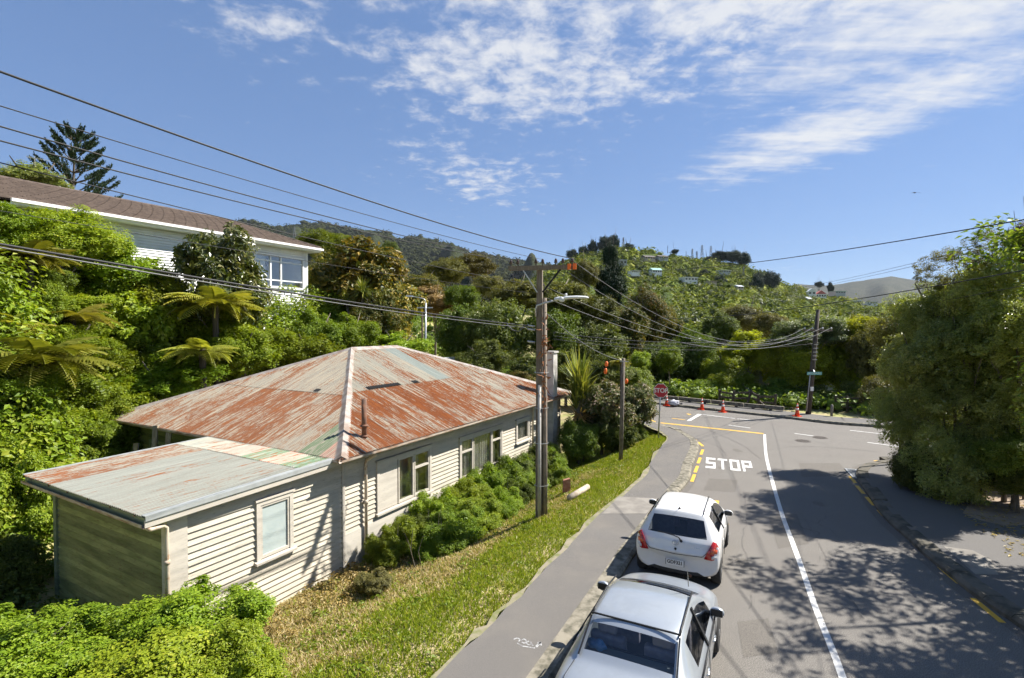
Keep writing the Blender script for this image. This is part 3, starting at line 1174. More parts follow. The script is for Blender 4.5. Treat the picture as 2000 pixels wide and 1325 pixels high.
window(house, -2.43, -1.51, 1.16, 2.49, [(0, 1, [], 'frost')])
window(house, *WINS[0], [(0, .34, [], 'panel'), (.35, .66, [], 'g'), (.67, 1, [.66], 'g')], blind=[(.36, .47), (.69, .80)])
window(house, *WINS[1], [(0, .27, [.68], 'g'), (.28, .74, [], 'g'), (.75, 1, [.70], 'g')], blind=[(0.0, .25), (.33, .70), (.76, .87)])
window(house, *WINS[2], [(0, 1, [], 'g')], blind=[(0, 1)])
window(house, *WINS[3], [(0, 1, [], 'g')])
wl_ = empty('window')
wl_.parent = house
wl_.location = (0, MW, 0)
wl_.rotation_euler = (0, 0, -pi / 2)
MB().box(1.6, 1.72, -.05, .1, 1.2, 2.4).box(3.28, 3.4, -.05, .1, 1.2, 2.4).box(1.72, 3.28, -.05, .1, 2.28, 2.4).box(1.72, 3.28, -.05, .1, 1.2, 1.3).box(2.44, 2.56, -.04, .08, 1.3, 2.28).build('frame', 'trim_moss', wl_)
MB().box(1.72, 3.28, -.002, .004, 1.3, 2.28).build('pane', 'window_glass', wl_)
# dim room behind the glass
MB().box(.3, ML - .3, .55, .6, .3, EZ - .1).box(.3, ML - .3, .2, .55, .3, .34).build('inner_wall', 'plaster', house)

# ---- roof
roof = MB().add([(-OVH, -OVH, EZ - .03), (ML + OVH, -OVH, EZ - .03), (ML + OVH, MW + OVH, EZ - .03), (-OVH, MW + OVH, EZ - .03)], [(0, 1, 2, 3)]).build('roof', 'old_timber', house, fix=False)
RH = MW / 2 + OVH
RZ = EZ + RH * PIT


def corr_sheet(parent, u0, u1, vlo, vhi, to3, rust, grey=0.0, green=0.0, pink=0.0, lift=0.0, amp=.0135, uvo=(0, 0), du=.0127, nv=4):
    us = np.arange(u0, u1 + 1e-6, du)
    if len(us) < 3:
        return None
    lo = np.array([vlo(u) for u in us])
    hi = np.maximum(np.array([vhi(u) for u in us]), lo + .001)
    t = np.linspace(0, 1, nv)
    U = np.repeat(us[:, None], nv, 1)
    V = lo[:, None] + (hi - lo)[:, None] * t[None, :]
    W = amp * np.sin(2 * np.pi * U / .0762) + lift + .006 * np.sin(U * 1.7 + V * 2.3 + uvo[0])
    pts = to3(U, V, W).reshape(-1, 3)
    uv = np.stack([U + uvo[0], V + uvo[1]], -1).reshape(-1, 2)
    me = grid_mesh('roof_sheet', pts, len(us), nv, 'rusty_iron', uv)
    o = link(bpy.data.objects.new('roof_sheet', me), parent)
    o['rust'] = float(rust)
    o['grey'] = float(grey)
    o['green'] = float(green)
    o['pink'] = float(pink)
    return o


SLW = math.sqrt(1 + PIT * PIT)
CA, SA = 1 / SLW, PIT / SLW


def slope_front(U, V, W):     # U along s from -OVH, V up the slope
    return np.stack([U, -OVH + V * CA - W * SA, EZ + V * SA + W * CA], -1)


def slope_left(U, V, W):      # U along d from -OVH, V up slope towards +s
    return np.stack([-OVH + V * CA - W * SA, U, EZ + V * SA + W * CA], -1)


def slope_back(U, V, W):
    return np.stack([U, MW + OVH - V * CA + W * SA, EZ + V * SA + W * CA], -1)


def slope_right(U, V, W):
    return np.stack([ML + OVH - V * CA + W * SA, U, EZ + V * SA + W * CA], -1)


def cover(fn, a, b, full, seam, rusts, props, uvo, shw=.762):
    rr = random.Random(int(uvo[0] * 10) + 5)

    def lim(u):
        return max(0.0, min(u - a, b - u, full)) * SLW
    u = a
    i = 0
    while u < b - .02:
        e = min(u + shw, b)
        for r in (0, 1):
            lo = (lambda q: -.05) if r == 0 else (lambda q: seam - .12)
            hi = (lambda q: min(lim(q), seam)) if r == 0 else (lambda q: lim(q))
            if r == 1 and max(lim(u), lim(e)) < seam:
                continue
            if r == 1:
                # start where the slope reaches the seam
                uu, ee = max(u, a + seam / SLW), min(e, b - seam / SLW)
                if ee - uu < .05:
                    continue
            else:
                uu, ee = u, e
            kw = dict(rust=rusts[r] + rr.uniform(-.02, .02))
            kw.update(props(i, r))
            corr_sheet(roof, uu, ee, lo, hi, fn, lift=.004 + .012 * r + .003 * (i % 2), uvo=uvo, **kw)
        u += shw - .004
        i += 1


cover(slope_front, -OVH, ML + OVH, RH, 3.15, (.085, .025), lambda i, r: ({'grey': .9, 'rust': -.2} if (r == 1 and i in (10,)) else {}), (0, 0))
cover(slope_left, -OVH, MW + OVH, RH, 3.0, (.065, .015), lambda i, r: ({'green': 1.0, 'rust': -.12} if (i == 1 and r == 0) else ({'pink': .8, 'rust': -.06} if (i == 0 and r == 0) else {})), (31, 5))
for fn, a, b, o_ in ((slope_back, -OVH, ML + OVH, 60), (slope_right, -OVH, MW + OVH, 90)):
    def lim_(u, a=a, b=b):
        return max(0.001, min(u - a, b - u, RH)) * SLW
    corr_sheet(roof, a, b, lambda q: -.05, lim_, fn, -.02, uvo=(o_, 0), du=.019)


def cap(a, b, w, name='hip_cap'):
    a, b = Vector(a), Vector(b)
    d = (b - a).normalized()
    sx = d.cross(Vector((0, 0, 1))).normalized()
    up = sx.cross(d).normalized()
    mb = MB()
    prof = [(-w, -.075), (-.03, .022), (0, .042), (.03, .022), (w, -.075), (w, -.085), (-w, -.085)]
    n = 7
    q = [[p + sx * x + up * z for x, z in prof] for p in (a, b)]
    mb.add(q[0] + q[1], [tuple(range(n)), tuple(range(n, 2 * n))[::-1]] + [(i, i + n, (i + 1) % n + n, (i + 1) % n) for i in range(n)])
    return mb.build(name, 'ridge_lead', roof)


LZ = .03
hx0, hx1 = MW / 2, ML - MW / 2
cap((-OVH, -OVH, EZ + LZ), (hx0, MW / 2, RZ + LZ), .17)
cap((-OVH, MW + OVH, EZ + LZ), (hx0, MW / 2, RZ + LZ), .17)
cap((ML + OVH, -OVH, EZ + LZ), (hx1, MW / 2, RZ + LZ), .17)
cap((ML + OVH, MW + OVH, EZ + LZ), (hx1, MW / 2, RZ + LZ), .17)
cap((hx0, MW / 2, RZ + LZ + .01), (hx1, MW / 2, RZ + LZ + .01), .17, 'ridge_cap')
# missing / lifted sheets: dark patches of tarred repair along the seam
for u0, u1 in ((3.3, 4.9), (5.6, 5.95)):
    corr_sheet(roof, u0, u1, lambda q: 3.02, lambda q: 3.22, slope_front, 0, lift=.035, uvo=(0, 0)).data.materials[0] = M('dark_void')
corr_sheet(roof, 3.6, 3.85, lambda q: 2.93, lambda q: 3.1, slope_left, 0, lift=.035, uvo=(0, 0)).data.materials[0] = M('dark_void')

# eaves: fascia, soffit and gutter
MB().box(-OVH + .02, ML + OVH - .02, -OVH + .01, -OVH + .035, EZ - .13, EZ - .02).build('fascia', 'trim_white', house)
MB().box(-OVH + .01, -OVH + .035, -OVH + .04, MW + OVH, EZ - .13, EZ - .02).build('fascia', 'trim_moss', house)
MB().box(-OVH + .04, ML + OVH - .04, -OVH + .04, .02, EZ - .12, EZ - .10).build('soffit', 'trim_white', house)


def gutter(a, b, name='gutter'):
    mb = MB()
    a, b = Vector(a), Vector(b)
    d = (b - a).normalized()
    sx = d.cross(Vector((0, 0, 1))).normalized()
    prof = [(-.055, .03), (-.055, -.02), (-.03, -.05), (.03, -.05), (.055, -.02), (.055, .035), (.049, .035), (.049, -.016), (.027, -.044), (-.027, -.044), (-.049, -.016), (-.049, .03)]
    n = len(prof)
    q = [[p + sx * x + Vector((0, 0, z)) for x, z in prof] for p in (a, b)]
    mb.add(q[0] + q[1], [(i, i + n, (i + 1) % n + n, (i + 1) % n) for i in range(n)])
    return mb.build(name, 'gutter_metal', house)


gutter((-OVH - .08, -OVH - .05, EZ - .055), (ML + OVH + .05, -OVH - .05, EZ - .055))
gutter((-OVH - .05, MW + OVH, EZ - .055), (-OVH - .05, -OVH + .02, EZ - .055))
# downpipes
dp = MB().tube([(.72, -.46, EZ - .1), (.72, -.44, EZ - .16), (.72, -.12, EZ - .34), (.72, -.09, EZ - .45), (.72, -.09, 0.05)], .042, 10).build('downpipe', 'pipe_tan', house, True)
MB().tube([(.72, -.09, 1.52), (.72, -.09, 1.64)], .056, 10).tube([(.6, -.05, 1.6), (.84, -.05, 1.6)], .02, 6).build('pipe_joint', 'pipe_tan', dp, True)
MB().tube([(10.62, -.46, EZ - .1), (10.62, -.1, EZ - .36), (10.62, -.08, .1)], .04, 10).build('downpipe', 'pipe_tan', house, True)
# flue pipe
fl = MB().tube([(.86, .1, EZ + .05), (.86, .1, EZ + 1.27)], .072, 12).build('flue_pipe', 'rust_pipe', house, True)
MB().lathe([(.105, 0), (.115, .04), (.08, .06)], 14, (.86, .1, EZ + .52)).lathe([(.1, 0), (.075, .05)], 14, (.86, .1, EZ + .24)).build('flue_collar', 'rust_pipe', fl, True)
plain('chimney_plaster', (.50, .48, .44), .85, col2=(.33, .31, .28), scale=2.5, bmp=.4, coords='Position')
# plaster chimney standing against the facade
ch = MB().hexa([(12.0, -.42, -.3), (12.5, -.42, -.3), (12.5, -.04, -.3), (12.0, -.04, -.3), (12.05, -.42, 5.1), (12.47, -.42, 5.1), (12.47, -.06, 5.1), (12.05, -.06, 5.1)]).build('chimney', 'chimney_plaster', house)
MB().box(12.0, 12.52, -.47, -.01, 5.1, 5.18).build('chimney_cap', 'chimney_plaster', ch)

# ---- lean-to roof: low slope falling to the near end
LX0, LX1 = -AL - .42, -.02
LZ0, LZ1 = 2.90, 2.985
lsl = (LZ1 - LZ0) / (LX1 - LX0)


def lean(U, V, W):       # U across (d), V from low end towards the house
    return np.stack([LX0 + V, U, LZ0 + .03 + V * lsl + W], -1)


lroof = MB().hexa([(LX0 + .03, -.2, LZ0 - .05), (LX1, -.2, LZ1 - .05), (LX1, AW + .25, LZ1 - .05), (LX0 + .03, AW + .25, LZ0 - .05), (LX0 + .03, -.2, LZ0 + .01), (LX1, -.2, LZ1 + .01), (LX1, AW + .25, LZ1 + .01), (LX0 + .03, AW + .25, LZ0 + .01)]).build('lean_to_roof', 'old_timber', house)
u, i = -.17, 0
while u < AW + .2:
    e = min(u + .762, AW + .24)
    far = AW - u < 1.3
    corr_sheet(lroof, u, e, lambda q: -.05, lambda q: 3.35, lean, (.05 if far else -.05) + brng.uniform(-.03, .03), .35 if far else .9, uvo=(120, 3), lift=.004 * (i % 2), nv=3)
    gr = {0: (1.0, 0), 1: (0, .8), 2: (.9, 0), 3: (0, .3)}.get(i, (0, 0))
    corr_sheet(lroof, u, e, lambda q: 3.2, lambda q: LX1 - LX0, lean, -.0, .3, gr[0], gr[1], uvo=(140, 3), lift=.016 + .004 * (i % 2), nv=3)
    u += .758
    i += 1


def bent(y0, y1, z0, zt, t=.012):
    return MB().hexa([(LX0 - .05, y0, LZ0 + z0), (LX1, y0, LZ1 + z0), (LX1, y1, LZ1 + z0), (LX0 - .05, y1, LZ0 + z0), (LX0 - .05, y0, LZ0 + zt), (LX1, y0, LZ1 + zt), (LX1, y1, LZ1 + zt), (LX0 - .05, y1, LZ0 + zt)])


plain('grey_flashing', (.33, .345, .335), .55, col2=(.26, .27, .26), scale=4)
bent(-.24, -.10, .042, .056).build('edge_flashing', 'grey_flashing', lroof)
bent(-.25, -.235, -.04, .05).build('edge_flashing', 'grey_flashing', lroof)
bent(AW + .17, AW + .29, .042, .056).build('edge_flashing', 'grey_flashing', lroof)
bent(-.225, -.195, -.16, -.03).build('barge_board', 'trim_white', house)
MB().box(LX0 - .01, LX0 + .02, -.19, AW + .27, LZ0 - .17, LZ0 - .01).build('fascia', 'trim_moss', house)
MB().box(LX0 + .02, -AL + .0, -.18, AW + .2, LZ0 - .16, LZ0 - .14).build('soffit', 'trim_moss', house)
for k in range(6):
    y = .2 + k * .9
    MB().beam((LX0 - .03, y, LZ0 - .02), (-AL, y + .05, LZ0 - .17), .02, .03).build('gutter_bracket', 'rust_pipe', house)
gutter((LX0 - .05, AW + .2, LZ0 - .10), (LX0 - .05, -.22, LZ0 - .12))
dp2 = MB().tube([(LX0 - .02, -.16, LZ0 - .16), (LX0 + .05, -.20, LZ0 - .22), (LX0 + .28, -.15, LZ0 - .24), (LX0 + .36, -.10, LZ0 - .30), (LX0 + .37, -.085, LZ0 - .5), (LX0 + .37, -.085, -.25)], .04, 10).build('downpipe', 'pipe_tan', house, True)
MB().tube([(LX0 + .37, -.085, 1.9), (LX0 + .37, -.085, 1.98)], .05, 10).build('pipe_joint', 'pipe_tan', dp2, True)

# broken planks leaning in the corner behind the lean-to
for i, (s0, d0, s1, d1, z1, lab) in enumerate(((-.9, 7.6, -.55, 7.9, 3.1, 'tall weathered plank leaning on the mossy side wall behind the lean-to'),
                                               (-.75, 7.2, -.45, 7.3, 3.02, 'second weathered plank leaning right beside the tall one behind the lean-to'),
                                               (-1.1, 8.2, -.8, 8.6, 2.5, 'short broken plank end behind the lean-to roof, left of the leaning pair'))):
    a = xy(s0, d0)
    b = xy(s1, d1)
    o = MB().beam((a[0], a[1], HZ), (b[0], b[1], HZ + z1), .16, .05).build('timber_plank', 'old_timber')
    tag(o, lab, 'plank', 'planks behind the lean-to')

# ------------------------------------------------------------------ upper white house on the bank
plain('white_boards', (.80, .80, .78), .55, col2=(.70, .71, .70), scale=1.5, coords='Position')
plain('white_trim', (.82, .82, .80), .5)
m = newmat('brown_tiles')
N, L, B = nodes_of(m)
g_ = N.new('ShaderNodeNewGeometry').outputs['Position']
a_ = noise_node(N, L, g_, 3.2, 6, .7)
b_ = noise_node(N, L, g_, 14, 4, .7)
c_ = mixcol(N, L, ramp01(N, L, a_, .35, .65), (.075, .052, .040), (.125, .09, .07))
c_ = mixcol(N, L, mth(N, L, 'MULTIPLY', ramp01(N, L, b_, .5, .7), .5), c_, (.06, .045, .04))
L.new(c_, B.inputs['Base Color'])
B.inputs['Roughness'].default_value = .85

UX0, UY0, UZ0 = -12.8, 32.0, 4.4
upper = empty('white_house', (UX0, UY0, UZ0), HOUSE_ROT, 'white weatherboard house with a brown tiled roof high on the left bank', 'house')
UL, UW, UE = 19.0, 9.0, 5.72
UWIN = [(-3.55, -.25, 3.15, 5.05), (-2.1, -.95, 1.35, 2.25)]
mb = wall_core(-UL, 0, -1.5, UE - .05, UWIN, .03, .2, MB())
mb.box(-.2, 0, .2, UW, -1.5, UE - .05).box(-UL, -.2, UW - .2, UW, -1.5, UE - .05).box(-UL, -UL + .2, .2, UW - .2, -1.5, UE - .05)
uw = mb.build('wall', 'white_boards', upper)
# lapped boards, too fine to pick apart at this distance
mb = MB()
z = -1.0
while z < UE - .2:
    cuts = sorted([(w[0], w[1]) for w in UWIN if w[2] < z + .07 < w[3]])
    a = -UL
    segs = []
    for c in cuts:
        segs.append((a, c[0]))
        a = c[1]
    segs.append((a, .03))
    for p, q in segs:
        if q - p > .02:
            mb.add([(p, -.04, z), (q, -.04, z), (q, .012, z + .135), (p, .012, z + .135), (p, .03, z), (q, .03, z)], [(0, 1, 2, 3), (0, 4, 5, 1)])
    mb.add([(.03, -.02, z), (.03, UW, z), (.0, UW, z + .135), (.0, -.02, z + .135)], [(0, 1, 2, 3)])
    z += .13
o = mb.build('weatherboards', 'white_boards', uw, fix=False)
o['kind'] = 'stuff'
MB().box(-.06, .05, -.05, .06, -1, UE - .1).build('corner_board', 'white_trim', upper)


def uwindow(x0, x1, z0, z1, cols, hs):
    w = empty('window')
    w.parent = upper
    t = .09
    MB().box(x0, x0 + t, -.07, .14, z0, z1).box(x1 - t, x1, -.07, .14, z0, z1).box(x0 + t, x1 - t, -.07, .14, z1 - t, z1).box(x0 - .05, x1 + .05, -.12, .14, z0 - .06, z0 + .05).build('frame', 'white_trim', w)
    xs = [x0 + t + (x1 - x0 - 2 * t) * c for c in cols]
    zs = [z0 + .05] + [z0 + (z1 - z0) * h for h in hs] + [z1 - t]
    mb = MB()
    for x in xs[1:-1]:
        mb.box(x - .045, x + .045, -.06, .08, zs[0], zs[-1])
    for i, zz in enumerate(zs[1:-1]):
        for a, b in zip(xs[:-1], xs[1:]):
            mb.box(a + .045, b - .045, -.055, .07, zz - .035, zz + .035)
    mb.build('glazing_bar', 'white_trim', w)
    for a, b in zip(xs[:-1], xs[1:]):
        for p, q in zip(zs[:-1], zs[1:]):
            MB().box(a + .03, b - .03, .0, .008, p + .02, q - .02).build('pane', 'window_glass', w)
    return w


w1 = uwindow(*UWIN[0], [0, .3, .52, 1], [.22, .8])
mb = MB()
for i in range(20):
    a, b = -3.4 + i * .04, -3.4 + (i + 1) * .04
    mb.add([(a, .3 + .03 * sin(i * 2.0), 3.2), (b, .3 + .03 * sin(i * 2 + 2), 3.2), (b, .3 + .03 * sin(i * 2 + 2), 5.0), (a, .3 + .03 * sin(i * 2.0), 5.0)], [(0, 1, 2, 3)])
mb.build('curtain', 'white_trim', w1, fix=False)
uwindow(*UWIN[1], [0, 1], [])
plain('room_brown', (.20, .09, .05), .8)
MB().box(-3.6, -.2, 3.2, 3.26, 2.9, 5.3).box(-3.6, -.2, .3, 3.2, 2.9, 2.96).build('inner_wall', 'room_brown', upper)
# tiled roof: courses stepped like tiles
UO, UP = .6, .35
ridge_d = UW / 2
rl = (ridge_d + UO)
roofu = MB().add([(-UL, -UO, UE - .02), (UO, -UO, UE - .02), (UO, UW + UO, UE - .02), (-UL, UW + UO, UE - .02)], [(0, 1, 2, 3)]).build('roof', 'brown_tiles', upper, fix=False)
mb = MB()
nrow = 17
hipx = 2.9


def tile_row(k):
    t0, t1 = k / nrow, (k + 1) / nrow
    d0, d1 = -UO + rl * t0, -UO + rl * t1
    z0, z1 = UE + rl * t0 * UP, UE + rl * t1 * UP
    xr0, xr1 = UO - hipx * t0, UO - hipx * t1
    n = 70
    for i in range(n):
        a, b = i / n, (i + 1) / n
        xa0, xb0 = -UL + (xr0 + UL) * a, -UL + (xr0 + UL) * b
        xa1, xb1 = -UL + (xr1 + UL) * a, -UL + (xr1 + UL) * b
        h = .085 + .02 * ((i + k) % 2)
        mb.add([(xa0, d0 - .02, z0 + h), (xb0, d0 - .02, z0 + h), (xb1, d1, z1 + .006), (xa1, d1, z1 + .006), (xa0, d0 - .02, z0 - .01), (xb0, d0 - .02, z0 - .01)], [(0, 1, 2, 3), (0, 4, 5, 1)])
    mb.add([(xr0, d0, z0 + .05), (xr0, UW - d0, z0 + .05), (xr1, UW - d1, z1), (xr1, d1, z1)], [(0, 1, 2, 3)])
    mb.add([(-UL, UW - d0, z0 + .05), (xr0, UW - d0, z0 + .05), (xr1, UW - d1, z1), (-UL, UW - d1, z1)], [(0, 1, 2, 3)])


for k in range(nrow):
    tile_row(k)
o = mb.build('tile_courses', 'brown_tiles', roofu, fix=False)
o['kind'] = 'stuff'
rz = UE + rl * UP
MB().tube([(-UL, ridge_d, rz + .02), (UO - hipx, ridge_d, rz + .02)], .1, 8).build('ridge_cap', 'brown_tiles', roofu)
MB().tube([(UO - hipx, ridge_d, rz + .02), (UO, -UO, UE + .05)], .08, 8).build('hip_cap', 'brown_tiles', roofu)
MB().box(-13.9, UO, -UO - .03, -UO, UE - .2, UE - .01).box(UO, UO + .03, -UO, UW + UO, UE - .2, UE - .01).build('fascia', 'white_trim', upper)
MB().box(-13.9, UO + .1, -UO - .15, -UO - .03, UE - .12, UE - .0).build('gutter', 'white_trim', upper)
MB().box(-UL, UO, -UO, .03, UE - .22, UE - .2).build('soffit', 'white_trim', upper)
MB().tube([(-6.6, -UO - .08, UE - .1), (-6.6, -UO, UE - .25), (-6.9, -.1, UE - .6), (-6.9, -.07, 1)], .045, 8).build('downpipe', 'white_trim', upper, True)
plain('maroon_pipe', (.10, .05, .045), .7)
uf = MB().tube([(-14.3, .1, UE), (-14.3, .1, UE + 1.35)], .13, 12).build('flue_pipe', 'maroon_pipe', upper, True)
MB().lathe([(.15, 0), (.15, .06)], 12, (-14.3, .1, UE + 1.33)).build('flue_collar', 'maroon_pipe', uf, True)

# grey roofed house just behind the ridge
lowh = empty('grey_roofed_house', (*xy(17.5, 8.5), 0), HOUSE_ROT, 'low house with a pale grey gable roof behind the rusty roof', 'house')
MB().box(0, 4, 0, 6, -1, 2.0).build('wall', 'plaster', lowh)
MB().add([(-.4, -.4, 1.95), (4.4, -.4, 1.95), (4.4, 3, 3.1), (-.4, 3, 3.1), (4.4, 6.4, 1.95), (-.4, 6.4, 1.95), (-.4, -.4, 1.9), (4.4, -.4, 1.9), (4.4, 6.4, 1.9), (-.4, 6.4, 1.9)],
         [(0, 1, 2, 3), (3, 2, 4, 5), (0, 3, 5, 9, 6), (1, 7, 8, 4, 2), (0, 6, 7, 1), (5, 4, 8, 9)]).build('roof', 'grey_flashing', lowh)
MB().box(2, 3.4, -.05, .02, .6, 1.8).build('window', 'dark_void', lowh)

# ------------------------------------------------------------------ poles, lamps, wires
plain('pole_timber', (.125, .10, .075), .9, col2=(.205, .17, .135), scale=6, stretch=(5, 5, .4), bmp=.5)
plain('pole_concrete', (.25, .20, .15), .88, col2=(.16, .13, .10), scale=5, bmp=.4)
plain('conduit_grey', (.40, .38, .34), .6, col2=(.3, .29, .26), scale=4)
plain('galv', (.46, .47, .47), .42, .75, col2=(.36, .37, .37), scale=8)
plain('lamp_white', (.62, .63, .63), .45)
plain('black_rubber', (.012, .012, .012), .75)
plain('wire_black', (.014, .014, .015), .6)
plain('wire_grey', (.13, .13, .13), .5)
plain('insulator', (.045, .025, .02), .3, spec=.6)
plain('orange_plastic', (.75, .14, .015), .5)
plain('orange_cone', (.80, .085, .02), .5, col2=(.55, .06, .02), scale=5)
plain('reflective', (.78, .76, .72), .4)
plain('green_sign', (.12, .36, .32), .5, col2=(.2, .45, .4), scale=3)
plain('red_sign', (.46, .018, .03), .4)
plain('vine_rust', (.28, .12, .05), .9)

PB = P(1057, 1005, 14.5)
PB.z = tz(PB.x, PB.y)
pole = empty('utility_pole', PB, radians(-12), 'tall street lamp and power pole of concrete and timber in front of the cream house', 'power pole')
PH = P(1057, 520, 14.5).z - PB.z
MB().hexa([(-.15, -.12, -.3), (.03, -.12, -.3), (.03, .14, -.3), (-.15, .14, -.3), (-.125, -.09, PH), (.03, -.09, PH), (.03, .09, PH), (-.125, .09, PH)]).build('main_post', 'pole_timber', pole)
MB().tube([(.11, -.02, -.3), (.105, -.02, 2.2), (.10, -.02, PH - .9)], [.075, .07, .055], 10).build('timber_stay', 'pole_concrete', pole, True)
MB().tube([(-.03, -.165, -.2), (-.03, -.15, 3.75)], .05, 10).build('cable_conduit', 'conduit_grey', pole, True)
for z in (.9, 2.1, 3.1, 4.1):
    MB().tube([(-.17, -.14, z), (.0, -.22, z), (.2, -.1, z), (.2, .05, z), (-.17, .16, z), (-.17, -.14, z)], .008, 6).build('strap', 'galv', pole)
arm = MB().box(-.92, .95, -.17, -.05, PH - .12, PH + .0).build('crossarm', 'pole_timber', pole)
for x in (-.86, -.66, -.14, .05, .42, .62, .88):
    MB().lathe([(.016, 0), (.016, .06), (.045, .07), (.05, .10), (.032, .115), (.045, .13), (.03, .17), (.012, .19)], 10, (x, -.11, PH)).build('insulator', 'insulator', arm)
MB().beam((.05, -.13, PH - .75), (.55, -.13, PH - .12), .03, .05).build('arm_brace', 'black_rubber', pole)
MB().beam((-.1, -.13, PH - .75), (-.5, -.13, PH - .12), .02, .03).build('arm_brace', 'galv', pole)
for x in (.80, .95):
    MB().box(x - .045, x + .045, -.24, -.18, PH - .14, PH + .02).build('fuse_box', 'orange_plastic', arm)
lz = P(1057, 598, 14.5).z - PB.z
la = MB().tube([(-.14, -.13, lz - .3), (-.14, -.16, lz - .12), (-.1, -.2, lz), (.1, -.22, lz + .07), (.42, -.25, lz + .14)], .024, 8).build('lamp_arm', 'galv', pole, True)
lh = MB()
prof = [(.40, .055, .05), (.47, .075, .065), (.56, .075, .065), (.60, .075, .05), (.75, .11, .06), (1.0, .13, .055), (1.25, .11, .045), (1.34, .05, .02)]
vs, n = [], 12
for x, w, h in prof:
    for k in range(n):
        t = 2 * pi * k / n
        zz = lz + .16 + h * sin(t) * (.55 if sin(t) < 0 else 1) + .05 * sin((x - .4) * 2.3)
        vs.append((x, -.26 + w * cos(t), zz))
lh.add(vs, [(i * n + k, i * n + (k + 1) % n, (i + 1) * n + (k + 1) % n, (i + 1) * n + k) for i in range(len(prof) - 1) for k in range(n)] + [tuple(range(n)), tuple((len(prof) - 1) * n + k for k in range(n))])
lho = lh.build('lamp_head', 'lamp_white', pole, True)
MB().lathe([(.035, 0), (.035, .06), (.015, .075)], 10, (.72, -.26, lz + .255)).build('photocell', 'lamp_white', lho, True)
MB().tube([(.6, -.15, lz + .165), (.6, -.37, lz + .165)], .075, 12).build('lamp_hinge', 'lamp_white', lho, True)
for k, z in enumerate((5.3, 5.4, 4.95)):
    MB().tube([(-.16, -.14, z), (-.34, -.18, z + .02), (-.36, -.18, z + .05)], .028, 8).build('cable_clamp', 'galv', pole, True)
MB().tube([(-.95, -.2, 5.46), (-.8, -.2, 5.30), (-.62, -.2, 5.26), (-.5, -.2, 5.36), (-.45, -.2, 5.45)], .016, 6).build('cable_loop', 'wire_grey', pole, True)
# dead creeper clinging to the pole
cv = []
rr = random.Random(8)
mb = MB()
for k in range(90):
    z = rr.choice([rr.gauss(4.9, .2), rr.gauss(3.9, .3), rr.uniform(3.0, 5.8)])
    a = Vector((rr.gauss(.12, .06), -.17 + rr.gauss(0, .05), z))
    b = a + Vector((rr.gauss(0, .08), rr.gauss(-.03, .04), rr.gauss(0, .09)))
    c = a + Vector((rr.gauss(0, .05), rr.gauss(-.03, .04), rr.gauss(0, .06)))
    mb.add([a, b, c], [(0, 1, 2)])
mb.build('dead_creeper', 'vine_rust', pole, fix=False)


def wire(pts, r, mat, label, cat='power line'):
    o = MB().tube(pts, r, 5).build('power_line', mat, None, True, False)
    return tag(o, label, cat, 'overhead lines')


def sag(a, b, s, n=22):
    a, b = Vector(a), Vector(b)
    return [a.lerp(b, i / n) - Vector((0, 0, s * 4 * (i / n) * (1 - i / n))) for i in range(n + 1)]


def pole_pt(x, y, z):
    c, s = cos(radians(-12)), sin(radians(-12))
    return Vector((PB.x + c * x - s * y, PB.y + s * x + c * y, PB.z + z))


def back(px, py, Y, a, ext=1.5):
    q = P(px, py, Y)
    return a + (q - a) * ext


for (x, y, z), (px, py, Y), s, r, lab in (
        ((.88, -.11, PH + .17), (0, 140, 4.3), .26, .011, 'topmost and thickest black power line running from the pole to upper left'),
        ((.05, -.11, PH + .17), (0, 207, 4.5), .16, .006, 'thin power line second from the top on the upper left'),
        ((-.66, -.11, PH + .17), (0, 247, 4.6), .18, .008, 'power line third from the top on the upper left'),
        ((-.86, -.11, PH + .15), (0, 275, 4.7), .18, .008, 'power line fourth from the top on the upper left'),
        ((-.12, -.1, PH - .55), (0, 318, 4.7), .16, .006, 'thin line crossing the brown tiled roof, fifth from the top'),
        ((-.12, -.1, PH - .78), (0, 412, 4.8), .10, .0035, 'faint thin line crossing in front of the upper white wall')):
    a = pole_pt(x, y, z)
    e_ = back(px, py, Y, a, 1.35)
    e_.z += 1.35 * s * 4 * (1 / 1.35) * (1 - 1 / 1.35)
    wire(sag(a, e_, s), r, 'wire_black', lab)
a = pole_pt(-.34, -.18, 5.42)
wire(sag(a, back(0, 458, 4.8, a, 1.35), .12), .014, 'wire_black', 'thick twisted black cable sagging low from the pole across the left bank', 'cable')
a2 = pole_pt(-.34, -.2, 5.36)
wire(sag(a2, back(0, 461, 4.8, a2, 1.35), .14), .008, 'wire_grey', 'thinner grey cable just under the thick twisted cable on the left', 'cable')

# second pole across the junction
P2 = G(1578, 813)
pole2 = empty('power_pole', (P2.x, P2.y, .1), 0, 'dark leaning timber power pole across the junction with a street name plate', 'power pole')
top2 = P(1598, 605, P2.y) - Vector((P2.x, P2.y, .1))
MB().tube([(0, 0, -.2), tuple(top2 * .5), tuple(top2)], [.15, .13, .10], 12).build('post', 'bark_dark', pole2, True)
lerp2 = lambda z: top2 * (z / top2.z)
c2 = P(1594, 645, P2.y) - Vector((P2.x, P2.y, .1))
arm2 = MB().beam(c2 + Vector((-.8, -.15, .0)), c2 + Vector((.85, -.15, -.02)), .09, .1).build('crossarm', 'pole_timber', pole2)
for x in (-.75, -.3, .3, .8):
    MB().lathe([(.03, 0), (.045, .05), (.03, .1), (.01, .12)], 8, tuple(c2 + Vector((x, -.15, .05)))).build('insulator', 'lamp_white', arm2, True)
MB().tube([tuple(lerp2(.2) + Vector((-.16, -.1, 0))), tuple(lerp2(2.5) + Vector((-.15, -.1, 0)))], .03, 6).build('cable_conduit', 'conduit_grey', pole2, True)
